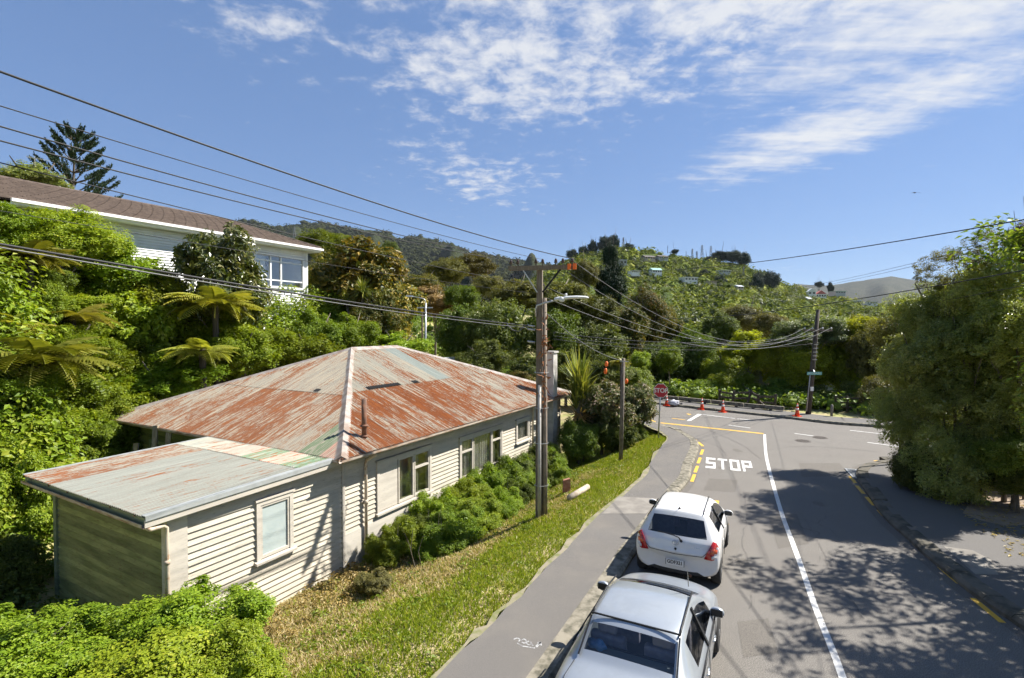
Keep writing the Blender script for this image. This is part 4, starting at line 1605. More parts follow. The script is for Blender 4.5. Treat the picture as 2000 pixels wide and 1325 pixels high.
for k in range(5):
    p = lerp2(3.2 + k * .22)
    MB().box(p.x - .13, p.x + .13, p.y - .17, p.y - .13, p.z, p.z + .05).build('step_strap', 'conduit_grey', pole2)
p = lerp2(1.4)
MB().box(p.x - .09, p.x + .09, p.y - .19, p.y - .165, p.z, p.z + .24).build('number_plate', 'reflective', pole2)
p = P(1586, 729, P2.y) - Vector((P2.x, P2.y, .1))
sg = MB().box(p.x - .43, p.x + .43, p.y - .25, p.y - .235, p.z - .085, p.z + .085).build('street_name_plate', 'green_sign', pole2)
text_mesh('plate_lettering', 'WILTON RD', .135, 'reflective', sg, .001, Matrix.Translation((p.x, p.y - .253, p.z)) @ Matrix.Rotation(pi / 2, 4, 'X'))
MB().tube([(p.x, p.y - .24, p.z + .08), (p.x, p.y - .1, p.z + .2)], .03, 6).build('plate_bracket', 'galv', pole2)

w2 = Vector((P2.x, P2.y, .1))
for (x, z), xe, s, lab in (((.9, PH + .1), -.75, 1.5, 'upper grey line dipping from the lamp pole to the far crossarm, left end of it'),
                           ((.75, PH - .2), -.3, 1.55, 'second grey line dipping from the lamp pole to the far crossarm'),
                           ((.15, PH - .6), .3, 1.3, 'third grey line dipping from the lamp pole to the far crossarm'),
                           ((.15, PH - .9), .8, 1.35, 'lowest grey line dipping from the lamp pole to the far crossarm, right end of it')):
    wire(sag(pole_pt(x, -.1, z), w2 + c2 + Vector((xe, -.15, .15)), s), .009, 'wire_grey', lab)
for py0, py1, r, lab in ((649, 668, .012, 'uppermost of three grey lines low in front of the dark trees'), (656, 675, .010, 'middle of three grey lines low in front of the dark trees'), (662, 684, .010, 'lowest of three grey lines low in front of the dark trees')):
    wire(sag(P(1080, py0, 31), P(1600, py1 - 14, 30.5), .55), r, 'wire_grey', lab)
for pa, pb, s, r, lab in (((1236, 528, 36), (2120, 408, 9), .35, .013, 'thick black line rising to the right over the far green hill'),
                          ((1290, 622, 36), (2120, 506, 9), .35, .012, 'thick black line crossing the right hand tree at mid height'),
                          ((1520, 567, 40), (2120, 428, 10), .2, .006, 'upper thin wire of the pair rising to the upper right'),
                          ((1520, 571, 40), (2120, 436, 10), .2, .006, 'lower thin wire of the pair rising to the upper right'),
                          ((1640, 610, 34), (2120, 533, 9), .2, .006, 'thin wire below the thick one in front of the right hand tree')):
    wire(sag(P(*pa), P(*pb), s), r, 'wire_black', lab)

# small timber pole by the palm with its service line and orange markers
PS = G(1212, 892)
PS.z = tz(PS.x, PS.y)
sp = empty('service_pole', PS, 0, 'short round timber pole among the shrubs left of the stop sign', 'pole')
hs = P(1217, 700, PS.y).z - PS.z
MB().tube([(0, 0, -.2), (.05, 0, hs * .5), (.10, 0, hs)], [.085, .08, .07], 10).build('post', 'bark', sp, True)
MB().beam((-.05, -.05, hs - .12), (.28, -.05, hs - .14), .04, .04).build('bracket', 'galv', sp)
wire(sag(pole_pt(.12, -.1, PH - 1.3), PS + Vector((.08, 0, hs - .1)), .25), .011, 'wire_grey', 'pale service line dropping from the lamp pole to the short timber pole', 'cable')
for (px, py0, py1, lab) in ((1185, 706, 717, 'upper orange marker tube hanging on the line left of the short pole'), (1183, 719, 731, 'lower orange marker tube hanging on the line left of the short pole'), (1224, 740, 750, 'orange marker tube showing just right of the short pole')):
    Y = PS.y - .6
    a, b = P(px, py0, Y), P(px - 1, py1, Y)
    o = MB().tube([a, a.lerp(b, .2), a.lerp(b, .8), b], [.02, .06, .065, .02], 10).build('marker_tube', 'orange_plastic', None, True)
    tag(o, lab, 'marker', 'orange line markers')

# street lamp post behind the roof
LB = P(830, 690, 32.5)
lb = empty('street_lamp', (LB.x, LB.y, tz(LB.x, LB.y)), 0, 'thin grey street lamp with a hooked arm behind the rusty roof', 'street lamp')
h2 = P(833, 592, 32.5).z - lb.location.z
MB().tube([(0, 0, -.3), (.03, 0, h2 * .6), (.06, 0, h2)], [.09, .075, .06], 10).build('post', 'galv', lb, True)
MB().tube([(.06, 0, h2 - .05), (.05, 0, h2 + .12), (-.05, 0, h2 + .25), (-.35, 0, h2 + .33), (-.8, 0, h2 + .42)], .028, 8).build('arm', 'galv', lb, True)
MB().hexa([(-1.2, -.1, h2 + .40), (-.75, -.07, h2 + .37), (-.75, .07, h2 + .37), (-1.2, .1, h2 + .40), (-1.15, -.08, h2 + .5), (-.78, -.05, h2 + .47), (-.78, .05, h2 + .47), (-1.15, .08, h2 + .5)]).build('lamp_head', 'lamp_white', lb)
MB().beam((-.5, 0, h2 - .3), (.5, 0, h2 - .3), .06, .07).build('crossarm', 'galv', lb)
MB().tube([(.06, 0, h2 * .75), (.55, .0, .2)], .012, 5).build('stay_wire', 'galv', lb)

# ------------------------------------------------------------------ stop sign
SB = G(1285.5, 858)
SB.z = tz(SB.x, SB.y) if False else .06
ss = empty('stop_sign', SB, radians(-14), 'red octagonal STOP sign on a thin grey post at the corner', 'sign')
st_c = P(1290.5, 763, SB.y)
hz = st_c.z - SB.z
MB().tube([(0, 0, -.2), (.06, 0, hz * .6), (.10, 0, hz + .15)], .032, 10).build('post', 'galv', ss, True)
R8 = .345


def octo(r, y0, y1, zc, xc):
    pl = [(xc + r * cos(pi / 8 + k * pi / 4), zc + r * sin(pi / 8 + k * pi / 4)) for k in range(8)]
    return MB().prism(pl, y0, y1, lambda a, b, t: (a, t, b))


pl_ = octo(R8, -.055, -.045, hz, .10).build('plate', 'reflective', ss)
octo(R8 - .022, -.060, -.0555, hz, .10).build('red_face', 'red_sign', pl_)
text_mesh('sign_lettering', 'STOP', .285, 'reflective', pl_, .001, Matrix.Translation((.10, -.0625, hz)) @ Matrix.Rotation(pi / 2, 4, 'X'), .006, .92)

# ------------------------------------------------------------------ traffic cones, sack, block, barrier, fence
def cone(p, label, h=.74, tilt=(0, 0)):
    e = empty('traffic_cone', p, 0, label, 'traffic cone', 'orange cones along the far kerb')
    e.rotation_euler = (tilt[0], tilt[1], rr.uniform(0, 1))
    k = h / .74
    MB().box(-.19 * k, .19 * k, -.19 * k, .19 * k, 0, .035).build('base', 'orange_cone', e)
    prof = lambda z: (.135 + (.028 - .135) * z / .74)
    body = MB().lathe([(prof(z) * k, z * k) for z in (.035, .2, .4, .6, .74)], 16).build('cone_body', 'orange_cone', e, True)
    MB().lathe([(prof(z) * k + .003, z * k) for z in (.36, .47)], 16).build('reflective_band', 'reflective', body, True)
    MB().lathe([(prof(z) * k + .003, z * k) for z in (.57, .66)], 16).build('reflective_band', 'reflective', body, True)
    return e


cone(G(1302, 793), 'orange traffic cone right behind the stop sign')
cone(G(1371, 800.5), 'orange traffic cone second from the stop sign on the far kerb')
cone(G(1412, 805.5), 'orange traffic cone third from the stop sign on the far kerb')
q = G(1557, 813.5, .12)
cone(q, 'lone orange traffic cone beside the leaning power pole')

plain('sack_white', (.58, .58, .62), .6, col2=(.38, .38, .42), scale=7)
bm = bmesh.new()
bmesh.ops.create_icosphere(bm, subdivisions=3, radius=1)
for v in bm.verts:
    n = .16 * sin(v.co.x * 6 + 1) * sin(v.co.y * 5) + .13 * sin(v.co.z * 9 + v.co.x * 4)
    v.co *= 1 + n
    v.co.x *= .36
    v.co.y *= .24
    v.co.z = max(v.co.z * .2, -.12)
me = bpy.data.meshes.new('rubbish_bag')
bm.to_mesh(me)
bm.free()
me.materials.append(M('sack_white'))
for p in me.polygons:
    p.use_smooth = True
o = link(bpy.data.objects.new('rubbish_bag', me))
p = G(1316, 791, .12)
o.location = (p.x, p.y, .24)
tag(o, 'crumpled white plastic sack lying on the far kerb by the first cone', 'sack')
p = G(1328, 794)
o = MB().hexa([(-.13, -.1, 0), (.13, -.1, 0), (.13, .1, 0), (-.13, .1, 0), (-.11, -.09, .27), (.12, -.09, .25), (.12, .09, .25), (-.11, .09, .27)]).build('concrete_block', 'concrete')
o.location = (p.x, p.y, 0.0)
o.rotation_euler = (0, 0, .3)
tag(o, 'small pale concrete block on the far road edge beside the white sack', 'block')

# low timber barrier along the far footpath
br = empty('timber_barrier', G(1400, 790), 0, 'long low weathered barrier rail along the far footpath', 'barrier')
pts_b = [G(1262, 783.5), G(1330, 789), G(1395, 796), G(1460, 803), G(1541, 811)]
off = br.location
for a, b in zip(pts_b[:-1], pts_b[1:]):
    d = (b - a).normalized() * .03
    MB().beam(a + d - off + Vector((0, .5, .30)), b - d - off + Vector((0, .5, .30)), .16, .24).build('rail', 'kerb_stone', br)
for t in range(9):
    p = pts_b[0].lerp(pts_b[-1], (t + .3) / 9) - off + Vector((0, .62, 0))
    MB().box(p.x - .07, p.x + .07, p.y - .05, p.y + .08, 0, .34).build('post', 'kerb_dark', br)

fn = empty('broken_fence', G(1490, 788), 0, 'broken dark timber fence under the trees behind the far footpath', 'fence')
off = fn.location
fy = 1.6
fp = [(1425, 797, 1.0, 0), (1452, 800, 1.0, .1), (1480, 803, 1.1, .35), (1508, 806, .9, -.1), (1540, 809, 1.0, .05)]
tops = []
for px, py, h, ln in fp:
    p = G(px, py) + Vector((0, fy, 0)) - off
    MB().beam(p, p + Vector((ln, 0, h)), .12, .12, (0, 1, 0)).build('post', 'bark_dark', fn)
    tops.append(p + Vector((ln, 0, h)))
for a, b in zip(tops[:-1], tops[1:]):
    for z in (.15, .5):
        MB().beam(a - Vector((0, .07, z)), b - Vector((0, .07, z + rr.uniform(-.1, .1))), .04, .13).build('rail', 'bark_dark', fn)
MB().beam(G(1450, 775) + Vector((0, fy, 1.4)) - off, G(1520, 812) + Vector((0, fy - .3, .2)) - off, .06, .14).build('fallen_rail', 'pole_timber', fn)
p = G(1624, 813, .12)
o = MB().tube([(0, 0, 0), (.02, 0, .62), (.02, 0, .66)], [.075, .07, .04], 10).build('marker_post', 'concrete', None, True)
o.location = p
tag(o, 'stubby pale round post on the far footpath right of the power pole', 'bollard')
wf = empty('wire_fence', G(1700, 815), 0, 'low dark post and rail fence in the shade at the far right', 'fence')
off = wf.location
prev = None
for px, py in ((1648, 808), (1672, 810), (1700, 812), (1726, 815)):
    p = G(px, py) + Vector((0, .8, 0)) - off
    MB().box(p.x - .05, p.x + .05, p.y - .05, p.y + .05, 0, 1.0).build('post', 'bark_dark', wf)
    if prev is not None:
        for z in (.3, .6, .9):
            MB().beam(prev + Vector((0, -.06, z)), p + Vector((0, -.06, z)), .03, .07).build('rail', 'bark_dark', wf)
    prev = p

# ironwork in the road
plain('cast_iron', (.075, .065, .058), .7, .4, col2=(.13, .11, .095), scale=30)
for c, lab in (((1568, 861.5), 'round iron manhole cover in the junction, nearer one'), ((1601.6, 855), 'round iron manhole cover in the junction, farther one')):
    e = empty('manhole_cover', G(*c), 0, lab, 'manhole cover', 'manhole covers in the junction')
    MB().lathe([(.33, .003), (.33, .009), (.28, .009), (.28, .006)], 28).build('rim', 'cast_iron', e)
    mb = MB().lathe([(.275, .002), (.275, .010)], 28)
    for k in range(-3, 4):
        w = math.sqrt(.25 ** 2 - (k * .075) ** 2)
        mb.box(-w, w, k * .075 - .018, k * .075 + .018, .009, .015)
    mb.build('lid', 'cast_iron', e)
gr = empty('drain_grate', G(1679, 927), radians(-22), 'iron drain grate at the shaded right hand kerb corner', 'drain')
gf = MB().box(-.34, .34, -.62, -.56, 0, .03).box(-.34, .34, .56, .62, 0, .03).box(-.34, -.29, -.56, .56, 0, .03).box(.29, .34, -.56, .56, 0, .03).box(-.03, .03, -.56, .56, 0, .028).build('frame', 'galv', gr)
MB().box(-.29, .29, -.56, .56, .004, .008).build('pit', 'dark_void', gr)
for k in range(7):
    y = -.46 + k * .155
    MB().box(-.285, -.035, y - .03, y + .03, .012, .026).build('bar', 'galv', gr)
    MB().box(.035, .285, y - .03, y + .03, .012, .026).build('bar', 'galv', gr)

# log and stump on the verge
a, b = G(1112, 974), G(1148, 956)
a.z, b.z = tz(a.x, a.y) + .08, tz(b.x, b.y) + .1
plain('log_wood', (.34, .27, .19), .9, col2=(.48, .41, .32), scale=5)
o = MB().tube([a, a.lerp(b, .5), b], [.10, .095, .085], 12).build('log', 'log_wood', None, True)
tag(o, 'pale cut log lying on the grass right of the power pole', 'log')
p = G(1107, 945)
plain('brick_red', (.30, .12, .07), .9, col2=(.42, .22, .14), scale=9)
o = MB().hexa([(-.14, -.12, -.2), (.14, -.12, -.2), (.14, .12, -.2), (-.14, .12, -.2), (-.12, -.1, .42), (.1, -.1, .48), (.1, .1, .46), (-.12, .1, .40)]).build('tree_stump', 'brick_red')
o.location = (p.x, p.y, tz(p.x, p.y))
tag(o, 'small reddish stump in the grass behind the power pole', 'stump')

# ------------------------------------------------------------------ cars
def car_paint(name, col, metal, rough, dirt=None):
    m = newmat(name)
    N, L, B = nodes_of(m)
    tc = N.new('ShaderNodeTexCoord').outputs['Object']
    n = noise_node(N, L, tc, 3.0, 6, .62, .4)
    c = mixcol(N, L, mth(N, L, 'MULTIPLY', ramp01(N, L, n, .42, .7), .55 if dirt else 0), col, dirt or col)
    L.new(c, B.inputs['Base Color'])
    B.inputs['Metallic'].default_value = metal
    rg = mth(N, L, 'ADD', mth(N, L, 'MULTIPLY', n, .2), rough - .1)
    L.new(rg, B.inputs['Roughness'])
    B.inputs['Coat Weight'].default_value = .8
    B.inputs['Coat Roughness'].default_value = .06


car_paint('paint_car_white', (.66, .655, .64), 0, .4, (.58, .57, .55))
car_paint('paint_car_silver', (.39, .42, .45), .5, .34, (.32, .345, .37))
plain('car_black', (.015, .015, .016), .5)
plain('tyre', (.022, .022, .022), .85, col2=(.04, .038, .035), scale=12)
plain('alloy', (.45, .46, .47), .35, .8)
plain('lamp_red', (.42, .012, .012), .15, spec=.6, coat=.8)
plain('lamp_amber', (.50, .07, .015), .15, spec=.6, coat=.8)
plain('lamp_clear', (.55, .55, .53), .15, spec=.6, coat=.8)
plain('plate_white', (.74, .74, .72), .45)
plain('plate_black', (.02, .02, .03), .5)
plain('chrome', (.62, .63, .64), .18, 1.0)
plain('seat_fabric', (.30, .26, .31), .9, col2=(.38, .34, .38), scale=12)
plain('seat_pink', (.50, .40, .38), .9)
plain('cabin_grey', (.22, .24, .22), .8)
plain('blue_cloth', (.10, .32, .62), .85, col2=(.30, .55, .82), scale=9)


def shell(name, stations, glass, mats, parent, sub=2):
    """stations: (y, curve, [(x,z) p0..p8]); glass: {(station, seg): material index}; split into parts after subdivision"""
    vs, fs, mi = [], [], []
    R = 16
    st2 = []
    for y, cv, ring in stations:
        ring = list(ring)
        if ring[8][1] > 1.3:
            (x4, z4), (x5, z5), (x6, z6) = ring[4], ring[5], ring[6]
            ring[4] = (x4 + .012, z4 - .03)
            ring[5] = (x5 + (x6 - x5) * .5, z5 + (z6 - z5) * .5)
        st2.append((y, cv, ring))
    stations = st2
    for y, cv, ring in stations:
        full = ring + [(-x, z) for x, z in ring[-2:0:-1]]
        for x, z in full:
            vs.append((x, y + cv * (abs(x) / .85) ** 2.6, z))
    for i in range(len(stations) - 1):
        for k in range(R):
            k2 = (k + 1) % R
            fs.append((i * R + k, i * R + k2, (i + 1) * R + k2, (i + 1) * R + k))
            seg = k if k < 8 else 15 - k
            side = 0 if k < 8 else 1
            g = glass.get((i, seg), 0)
            mi.append(g[side] if isinstance(g, tuple) else g)
    for s in (0, len(stations) - 1):
        c = len(vs)
        y, cv, ring = stations[s]
        zc = sum(z for _, z in ring) / len(ring)
        vs.append((0, y - (.0 if s == 0 else -.0), zc))
        for k in range(R):
            k2 = (k + 1) % R
            fs.append((s * R + k2, s * R + k, c) if s == 0 else (s * R + k, s * R + k2, c))
            mi.append(0)
    me = bpy.data.meshes.new('tmp')
    me.from_pydata(vs, [], fs)
    bm = bmesh.new()
    bm.from_mesh(me)
    bmesh.ops.recalc_face_normals(bm, faces=bm.faces)
    bm.to_mesh(me)
    bm.free()
    me.polygons.foreach_set('material_index', np.array(mi, np.int32))
    for _ in mats:
        me.materials.append(M('car_black'))
    tmp = bpy.data.objects.new('tmp', me)
    COL.objects.link(tmp)
    md = tmp.modifiers.new('s', 'SUBSURF')
    md.levels = md.render_levels = sub
    dg = bpy.context.evaluated_depsgraph_get()
    me2 = bpy.data.meshes.new_from_object(tmp.evaluated_get(dg))
    bpy.data.objects.remove(tmp)
    co = np.zeros(len(me2.vertices) * 3, np.float32)
    me2.vertices.foreach_get('co', co)
    co = co.reshape(-1, 3)
    byidx = {}
    for p in me2.polygons:
        byidx.setdefault(p.material_index, []).append(tuple(p.vertices))
    outs = {}
    for idx, polys in sorted(byidx.items()):
        nm, mt = mats[idx]
        used = sorted({v for p in polys for v in p})
        mp = {v: i for i, v in enumerate(used)}
        m3 = bpy.data.meshes.new(nm)
        m3.from_pydata([tuple(co[v]) for v in used], [], [tuple(mp[v] for v in p) for p in polys])
        for p in m3.polygons:
            p.use_smooth = True
        m3.materials.append(M(mt))
        outs[idx] = link(bpy.data.objects.new(nm, m3), parent)
    return outs


def wheel(parent, x, y, r, w=.19):
    s = 1 if x > 0 else -1
    t = MB().lathe([(r * .62, -w / 2), (r * .93, -w / 2), (r, -w * .32), (r, w * .32), (r * .93, w / 2), (r * .62, w / 2)], 28, (x, y, r), 'x').build('wheel', 'tyre', parent, True)
    o = x + s * (w / 2 - .03)
    mb = MB().lathe([(r * .64, 0), (r * .64, s * .02), (r * .55, s * .024), (r * .5, s * .005)], 24, (o, y, r), 'x')
    mb.lathe([(.05, s * .0), (.05, s * .035)], 12, (o, y, r), 'x')
    for k in range(7):
        a = 2 * pi * k / 7
        mb.beam((o + s * .015, y + .04 * cos(a), r + .04 * sin(a)), (o + s * .015, y + r * .6 * cos(a), r + r * .6 * sin(a)), .05, .02, (1, 0, 0))
    mb.build('rim', 'alloy', t)
    arch = MB()
    pl = [(r * 1.16 * cos(k * pi / 14), r * 1.16 * sin(k * pi / 14)) for k in range(15)]
    pi_ = [(r * 1.02 * cos(k * pi / 14), r * 1.02 * sin(k * pi / 14)) for k in range(15)]
    xa = x + s * (w / 2 - .012)
    arch.add([(xa, y + p[0], r + p[1]) for p in pl] + [(xa, y + p[0], r + p[1]) for p in pi_], [(k, k + 1, 15 + k + 1, 15 + k) for k in range(14)])
    arch.build('wheel_arch', 'car_black', parent, fix=False)


def lens(parent, name, mat, pts, depth=.03):
    """pts: 3d outline on the body; thickened backwards (+y)"""
    n = len(pts)
    c = sum((Vector(p) for p in pts), Vector()) / n
    c = c - Vector((0, .018, 0))
    vs = [Vector(p) for p in pts] + [Vector(p) + Vector((0, depth, 0)) for p in pts] + [c]
    fs = [(i, (i + 1) % n, 2 * n) for i in range(n)] + [(i, n + i, n + (i + 1) % n, (i + 1) % n) for i in range(n)]
    o = MB().add(vs, fs).build(name, mat, parent, True)
    return o


def mirror(parent, x, y, z, mat):
    s = 1 if x > 0 else -1
    bm = bmesh.new()
    bmesh.ops.create_uvsphere(bm, u_segments=16, v_segments=10, radius=1)
    for v in bm.verts:
        v.co = (x + s * .10 + v.co.x * .105, y + max(v.co.y, -.35) * .09, z + v.co.z * .075)
    me = bpy.data.meshes.new('wing_mirror')
    bm.to_mesh(me)
    bm.free()
    for p in me.polygons:
        p.use_smooth = True
    me.materials.append(M(mat))
    o = link(bpy.data.objects.new('wing_mirror', me), parent)
    MB().box(x + s * .10 - .08, x + s * .10 + .08, y - .038, y - .034, z - .05, z + .05).build('mirror_glass', 'car_black', o)
    MB().beam((x - s * .06, y, z - .05), (x + s * .06, y, z - .04), .05, .04).build('mirror_arm', 'car_black', o)
    return o


def roundbox(name, mat, parent, x0, x1, y0, y1, z0, z1, bev=.04, lean_=0.0):
    bm = bmesh.new()
    bmesh.ops.create_cube(bm, size=1)
    for v in bm.verts:
        v.co = ((x0 + x1) / 2 + v.co.x * (x1 - x0), (y0 + y1) / 2 + v.co.y * (y1 - y0), (z0 + z1) / 2 + v.co.z * (z1 - z0))
    bmesh.ops.bevel(bm, geom=bm.edges[:], offset=bev, segments=3, affect='EDGES', profile=.6)
    for v in bm.verts:
        v.co.y -= lean_ * (v.co.z - z0)
    me = bpy.data.meshes.new(name)
    bm.to_mesh(me)
    bm.free()
    for p in me.polygons:
        p.use_smooth = True
    me.materials.append(M(mat))
    return link(bpy.data.objects.new(name, me), parent)


def seats(parent, rows_, zs, hm='seat_fabric'):
    for y, xs in rows_:
        for x in xs:
            b = roundbox('seat', 'seat_fabric', parent, x - .24, x + .24, y - .08, y + .06, zs, zs + .55, .05, .2)
            roundbox('headrest', 'seat_fabric' if not (hm == 'mix' and x > .2 and y < 2) else 'seat_pink', b, x - .13, x + .13, y - .19, y - .09, zs + .58, zs + .76, .04)


# white hatchback -------------------------------------------------------------
wc = empty('white_hatchback', (3.28, 10.2, 0), radians(-26.5), 'white five door hatchback parked by the kerb ahead of the silver sedan', 'car', 'parked cars')
ST = [
    (.06, .12, [(0, .32), (.55, .32), (.70, .40), (.735, .52), (.72, .62), (.60, .66), (.45, .66), (.25, .66), (0, .66)]),
    (.00, .16, [(0, .27), (.64, .27), (.79, .42), (.81, .60), (.79, .70), (.66, .735), (.48, .735), (.26, .735), (0, .735)]),
    (.055, .17, [(0, .24), (.70, .24), (.825, .44), (.838, .66), (.815, .80), (.68, .835), (.50, .80), (.27, .79), (0, .79)]),
    (.085, .17, [(0, .22), (.74, .22), (.84, .45), (.848, .74), (.83, .88), (.755, .93), (.64, .935), (.33, .945), (0, .95)]),
    (.11, .17, [(0, .21), (.76, .21), (.845, .45), (.85, .80), (.825, .93), (.75, .975), (.655, .965), (.34, .97), (0, .975)]),
    (.53, .12, [(0, .2), (.78, .2), (.848, .45), (.85, .86), (.81, 1.0), (.675, 1.35), (.60, 1.43), (.32, 1.455), (0, 1.46)]),
    (.57, .10, [(0, .2), (.78, .2), (.848, .45), (.85, .88), (.81, 1.0), (.67, 1.385), (.58, 1.46), (.32, 1.485), (0, 1.49)]),
    (.72, .05, [(0, .2), (.78, .2), (.848, .45), (.85, .90), (.81, .99), (.66, 1.40), (.56, 1.475), (.30, 1.505), (0, 1.51)]),
    (1.50, 0, [(0, .2), (.78, .2), (.85, .45), (.85, .90), (.81, .97), (.655, 1.42), (.56, 1.49), (.30, 1.525), (0, 1.53)]),
    (1.60, 0, [(0, .2), (.78, .2), (.85, .45), (.85, .90), (.81, .97), (.655, 1.42), (.56, 1.488), (.30, 1.523), (0, 1.528)]),
    (2.25, 0, [(0, .2), (.78, .2), (.85, .45), (.85, .90), (.81, .97), (.645, 1.375), (.545, 1.44), (.30, 1.475), (0, 1.48)]),
    (2.62, -.05, [(0, .2), (.78, .2), (.85, .45), (.845, .90), (.80, .965), (.70, 1.17), (.60, 1.23), (.30, 1.27), (0, 1.275)]),
    (3.0, -.10, [(0, .2), (.77, .2), (.845, .45), (.84, .88), (.79, .95), (.73, .975), (.62, 1.0), (.30, 1.03), (0, 1.035)]),
    (3.5, -.16, [(0, .22), (.74, .22), (.83, .45), (.82, .74), (.76, .82), (.66, .86), (.5, .88), (.28, .90), (0, .905)]),
    (3.74, -.22, [(0, .26), (.66, .26), (.78, .45), (.78, .60), (.70, .66), (.58, .69), (.42, .70), (.24, .70), (0, .70)]),
]
GL = {(4, 6): 1, (4, 7): 1, (7, 4): (2, 3), (8, 4): (2, 3), (9, 4): (4, 5), (10, 4): (4, 5), (10, 6): 6, (10, 7): 6, (11, 6): 6, (11, 7): 6}
for i in range(len(ST) - 1):
    GL[(i, 0)] = 7
def narrow(r):
    if r[8][1] < 1.3:
        return r
    r = list(r)
    r[5] = (r[5][0] - .045, r[5][1])
    r[6] = (r[6][0] - .075, r[6][1])
    r[7] = (r[7][0] - .03, r[7][1])
    return r


ST = [(y, c, narrow(r)) for y, c, r in ST]
wc.scale = (.975, .83, .925)
outs = shell('car', ST, GL, [('body', 'paint_car_white'), ('rear_window', 'car_glass_dark'), ('side_window', 'car_glass'), ('side_window', 'car_glass'), ('side_window', 'car_glass'), ('side_window', 'car_glass'), ('windscreen', 'car_glass'), ('underbody', 'car_black')], wc)
for x, y in ((.755, .62), (-.755, .62), (.755, 3.08), (-.755, 3.08)):
    wheel(wc, x, y, .29)
for s in (-1, 1):
    l = lens(wc, 'tail_light', 'lamp_red', [(s * .715, .135, 1.05), (s * .775, .22, 1.0), (s * .838, .31, .86), (s * .832, .235, .68), (s * .70, .070, .665), (s * .555, .055, .68), (s * .62, .066, .84)])
    lens(l, 'indicator', 'lamp_amber', [(s * .69, .105, .90), (s * .80, .21, .87), (s * .80, .19, .79), (s * .67, .07, .79)], .02)
    lens(l, 'reverse_lens', 'lamp_clear', [(s * .70, .062, .755), (s * .825, .225, .745), (s * .822, .22, .695), (s * .70, .06, .695)], .02)
    MB().tube([(s * .497, .60, 1.470), (s * .49, .72, 1.487), (s * .488, 1.5, 1.502), (s * .475, 2.15, 1.458)], .011, 6).build('roof_moulding', 'car_black', wc, True)
    mirror(wc, s * .775, 2.55, 1.0, 'paint_car_white')
    MB().box(s * .845 - .012, s * .845 + .012, 1.02, 1.16, .80, .83).build('door_handle', 'paint_car_white', wc)
    MB().box(s * .845 - .012, s * .845 + .012, 1.95, 2.09, .80, .83).build('door_handle', 'paint_car_white', wc)
    MB().beam((s * .835, 1.55, .93), (s * .585, 1.55, 1.41), .055, .02, (1, 0, 0)).build('pillar_trim', 'car_black', wc)
MB().tube([(-.69, .105, .945), (-.60, .072, .80), (-.52, .045, .715), (0, .016, .695), (.52, .045, .715), (.60, .072, .80), (.69, .105, .945)], .006, 5).build('hatch_seam', 'car_black', wc, True)
for s in (-1, 1):
    for yy in (.95, 1.55, 2.5):
        MB().tube([(s * .853, yy, .32), (s * .856, yy, .60), (s * .845, yy, .90)], .005, 5).build('door_seam', 'car_black', wc, True)
pb = MB().box(-.18, .18, -.028, -.018, .455, .58).build('number_plate', 'plate_white', wc)
MB().box(-.186, -.176, -.031, -.017, .452, .583).box(.176, .186, -.031, -.017, .452, .583).build('plate_surround', 'plate_black', pb)
text_mesh('plate_characters', 'GDF321', .105, 'plate_black', pb, .001, Matrix.Translation((0, -.031, .522)) @ Matrix.Rotation(pi / 2, 4, 'X'), .003, .86)
wi = MB().tube([(.10, .075, .985), (.06, .085, 1.045), (-.05, .11, 1.065), (-.38, .165, 1.085)], [.018, .014, .011, .009], 6).build('rear_wiper', 'car_black', wc, True)
MB().lathe([(.03, 0), (.03, .03)], 10, (.11, .055, .98), 'y').build('wiper_hub', 'car_black', wi)


def ring(mb, cx, cz, rx, rz, y0, slope, t=.006, n=24):
    pts = []
    for k in range(n + 1):
        a = 2 * pi * k / n
        z = cz + rz * sin(a)
        pts.append((cx + rx * cos(a), y0 + (z - cz) * slope, z))
    mb.tube(pts, t, 5, False)


mb = MB()
ring(mb, 0, .925, .066, .045, .064, .35)
ring(mb, 0, .935, .040, .018, .067, .35, .005)
ring(mb, 0, .922, .018, .040, .063, .35, .005)
mb.build('round_badge', 'chrome', wc, True)
MB().lathe([(.022, 0), (.026, .012)], 12, (0, .03, .80), 'y').box(-.008, .008, .03, .045, .765, .80).build('lock_mark', 'car_black', wc)
text_mesh('badge_lettering', 'VITZ', .035, 'chrome', wc, .001, Matrix.Translation((-.42, .062, .90)) @ Matrix.Rotation(pi / 2 - .3, 4, 'X'))
text_mesh('badge_lettering', 'U Sport', .033, 'chrome', wc, .001, Matrix.Translation((.42, .058, .885)) @ Matrix.Rotation(pi / 2 - .3, 4, 'X'))
MB().tube([(0, .66, 1.50), (0, .60, 1.56), (-.005, .42, 1.74)], [.012, .005, .003], 6).lathe([(.03, 0), (.012, .035)], 10, (0, .67, 1.498)).build('aerial', 'car_black', wc, True)
MB().tube([(.3, .02, .27), (.3, .3, .27)], .03, 8).build('exhaust', 'rust_pipe', wc, True)
seats(wc, ((1.0, (-.38, .38)), (1.75, (-.36, .36))), .72)
MB().box(-.62, .62, .3, .75, .88, .90).build('parcel_shelf', 'cabin_grey', wc)
MB().box(-.65, .65, 2.55, 2.95, .7, .95).build('dashboard', 'cabin_grey', wc)

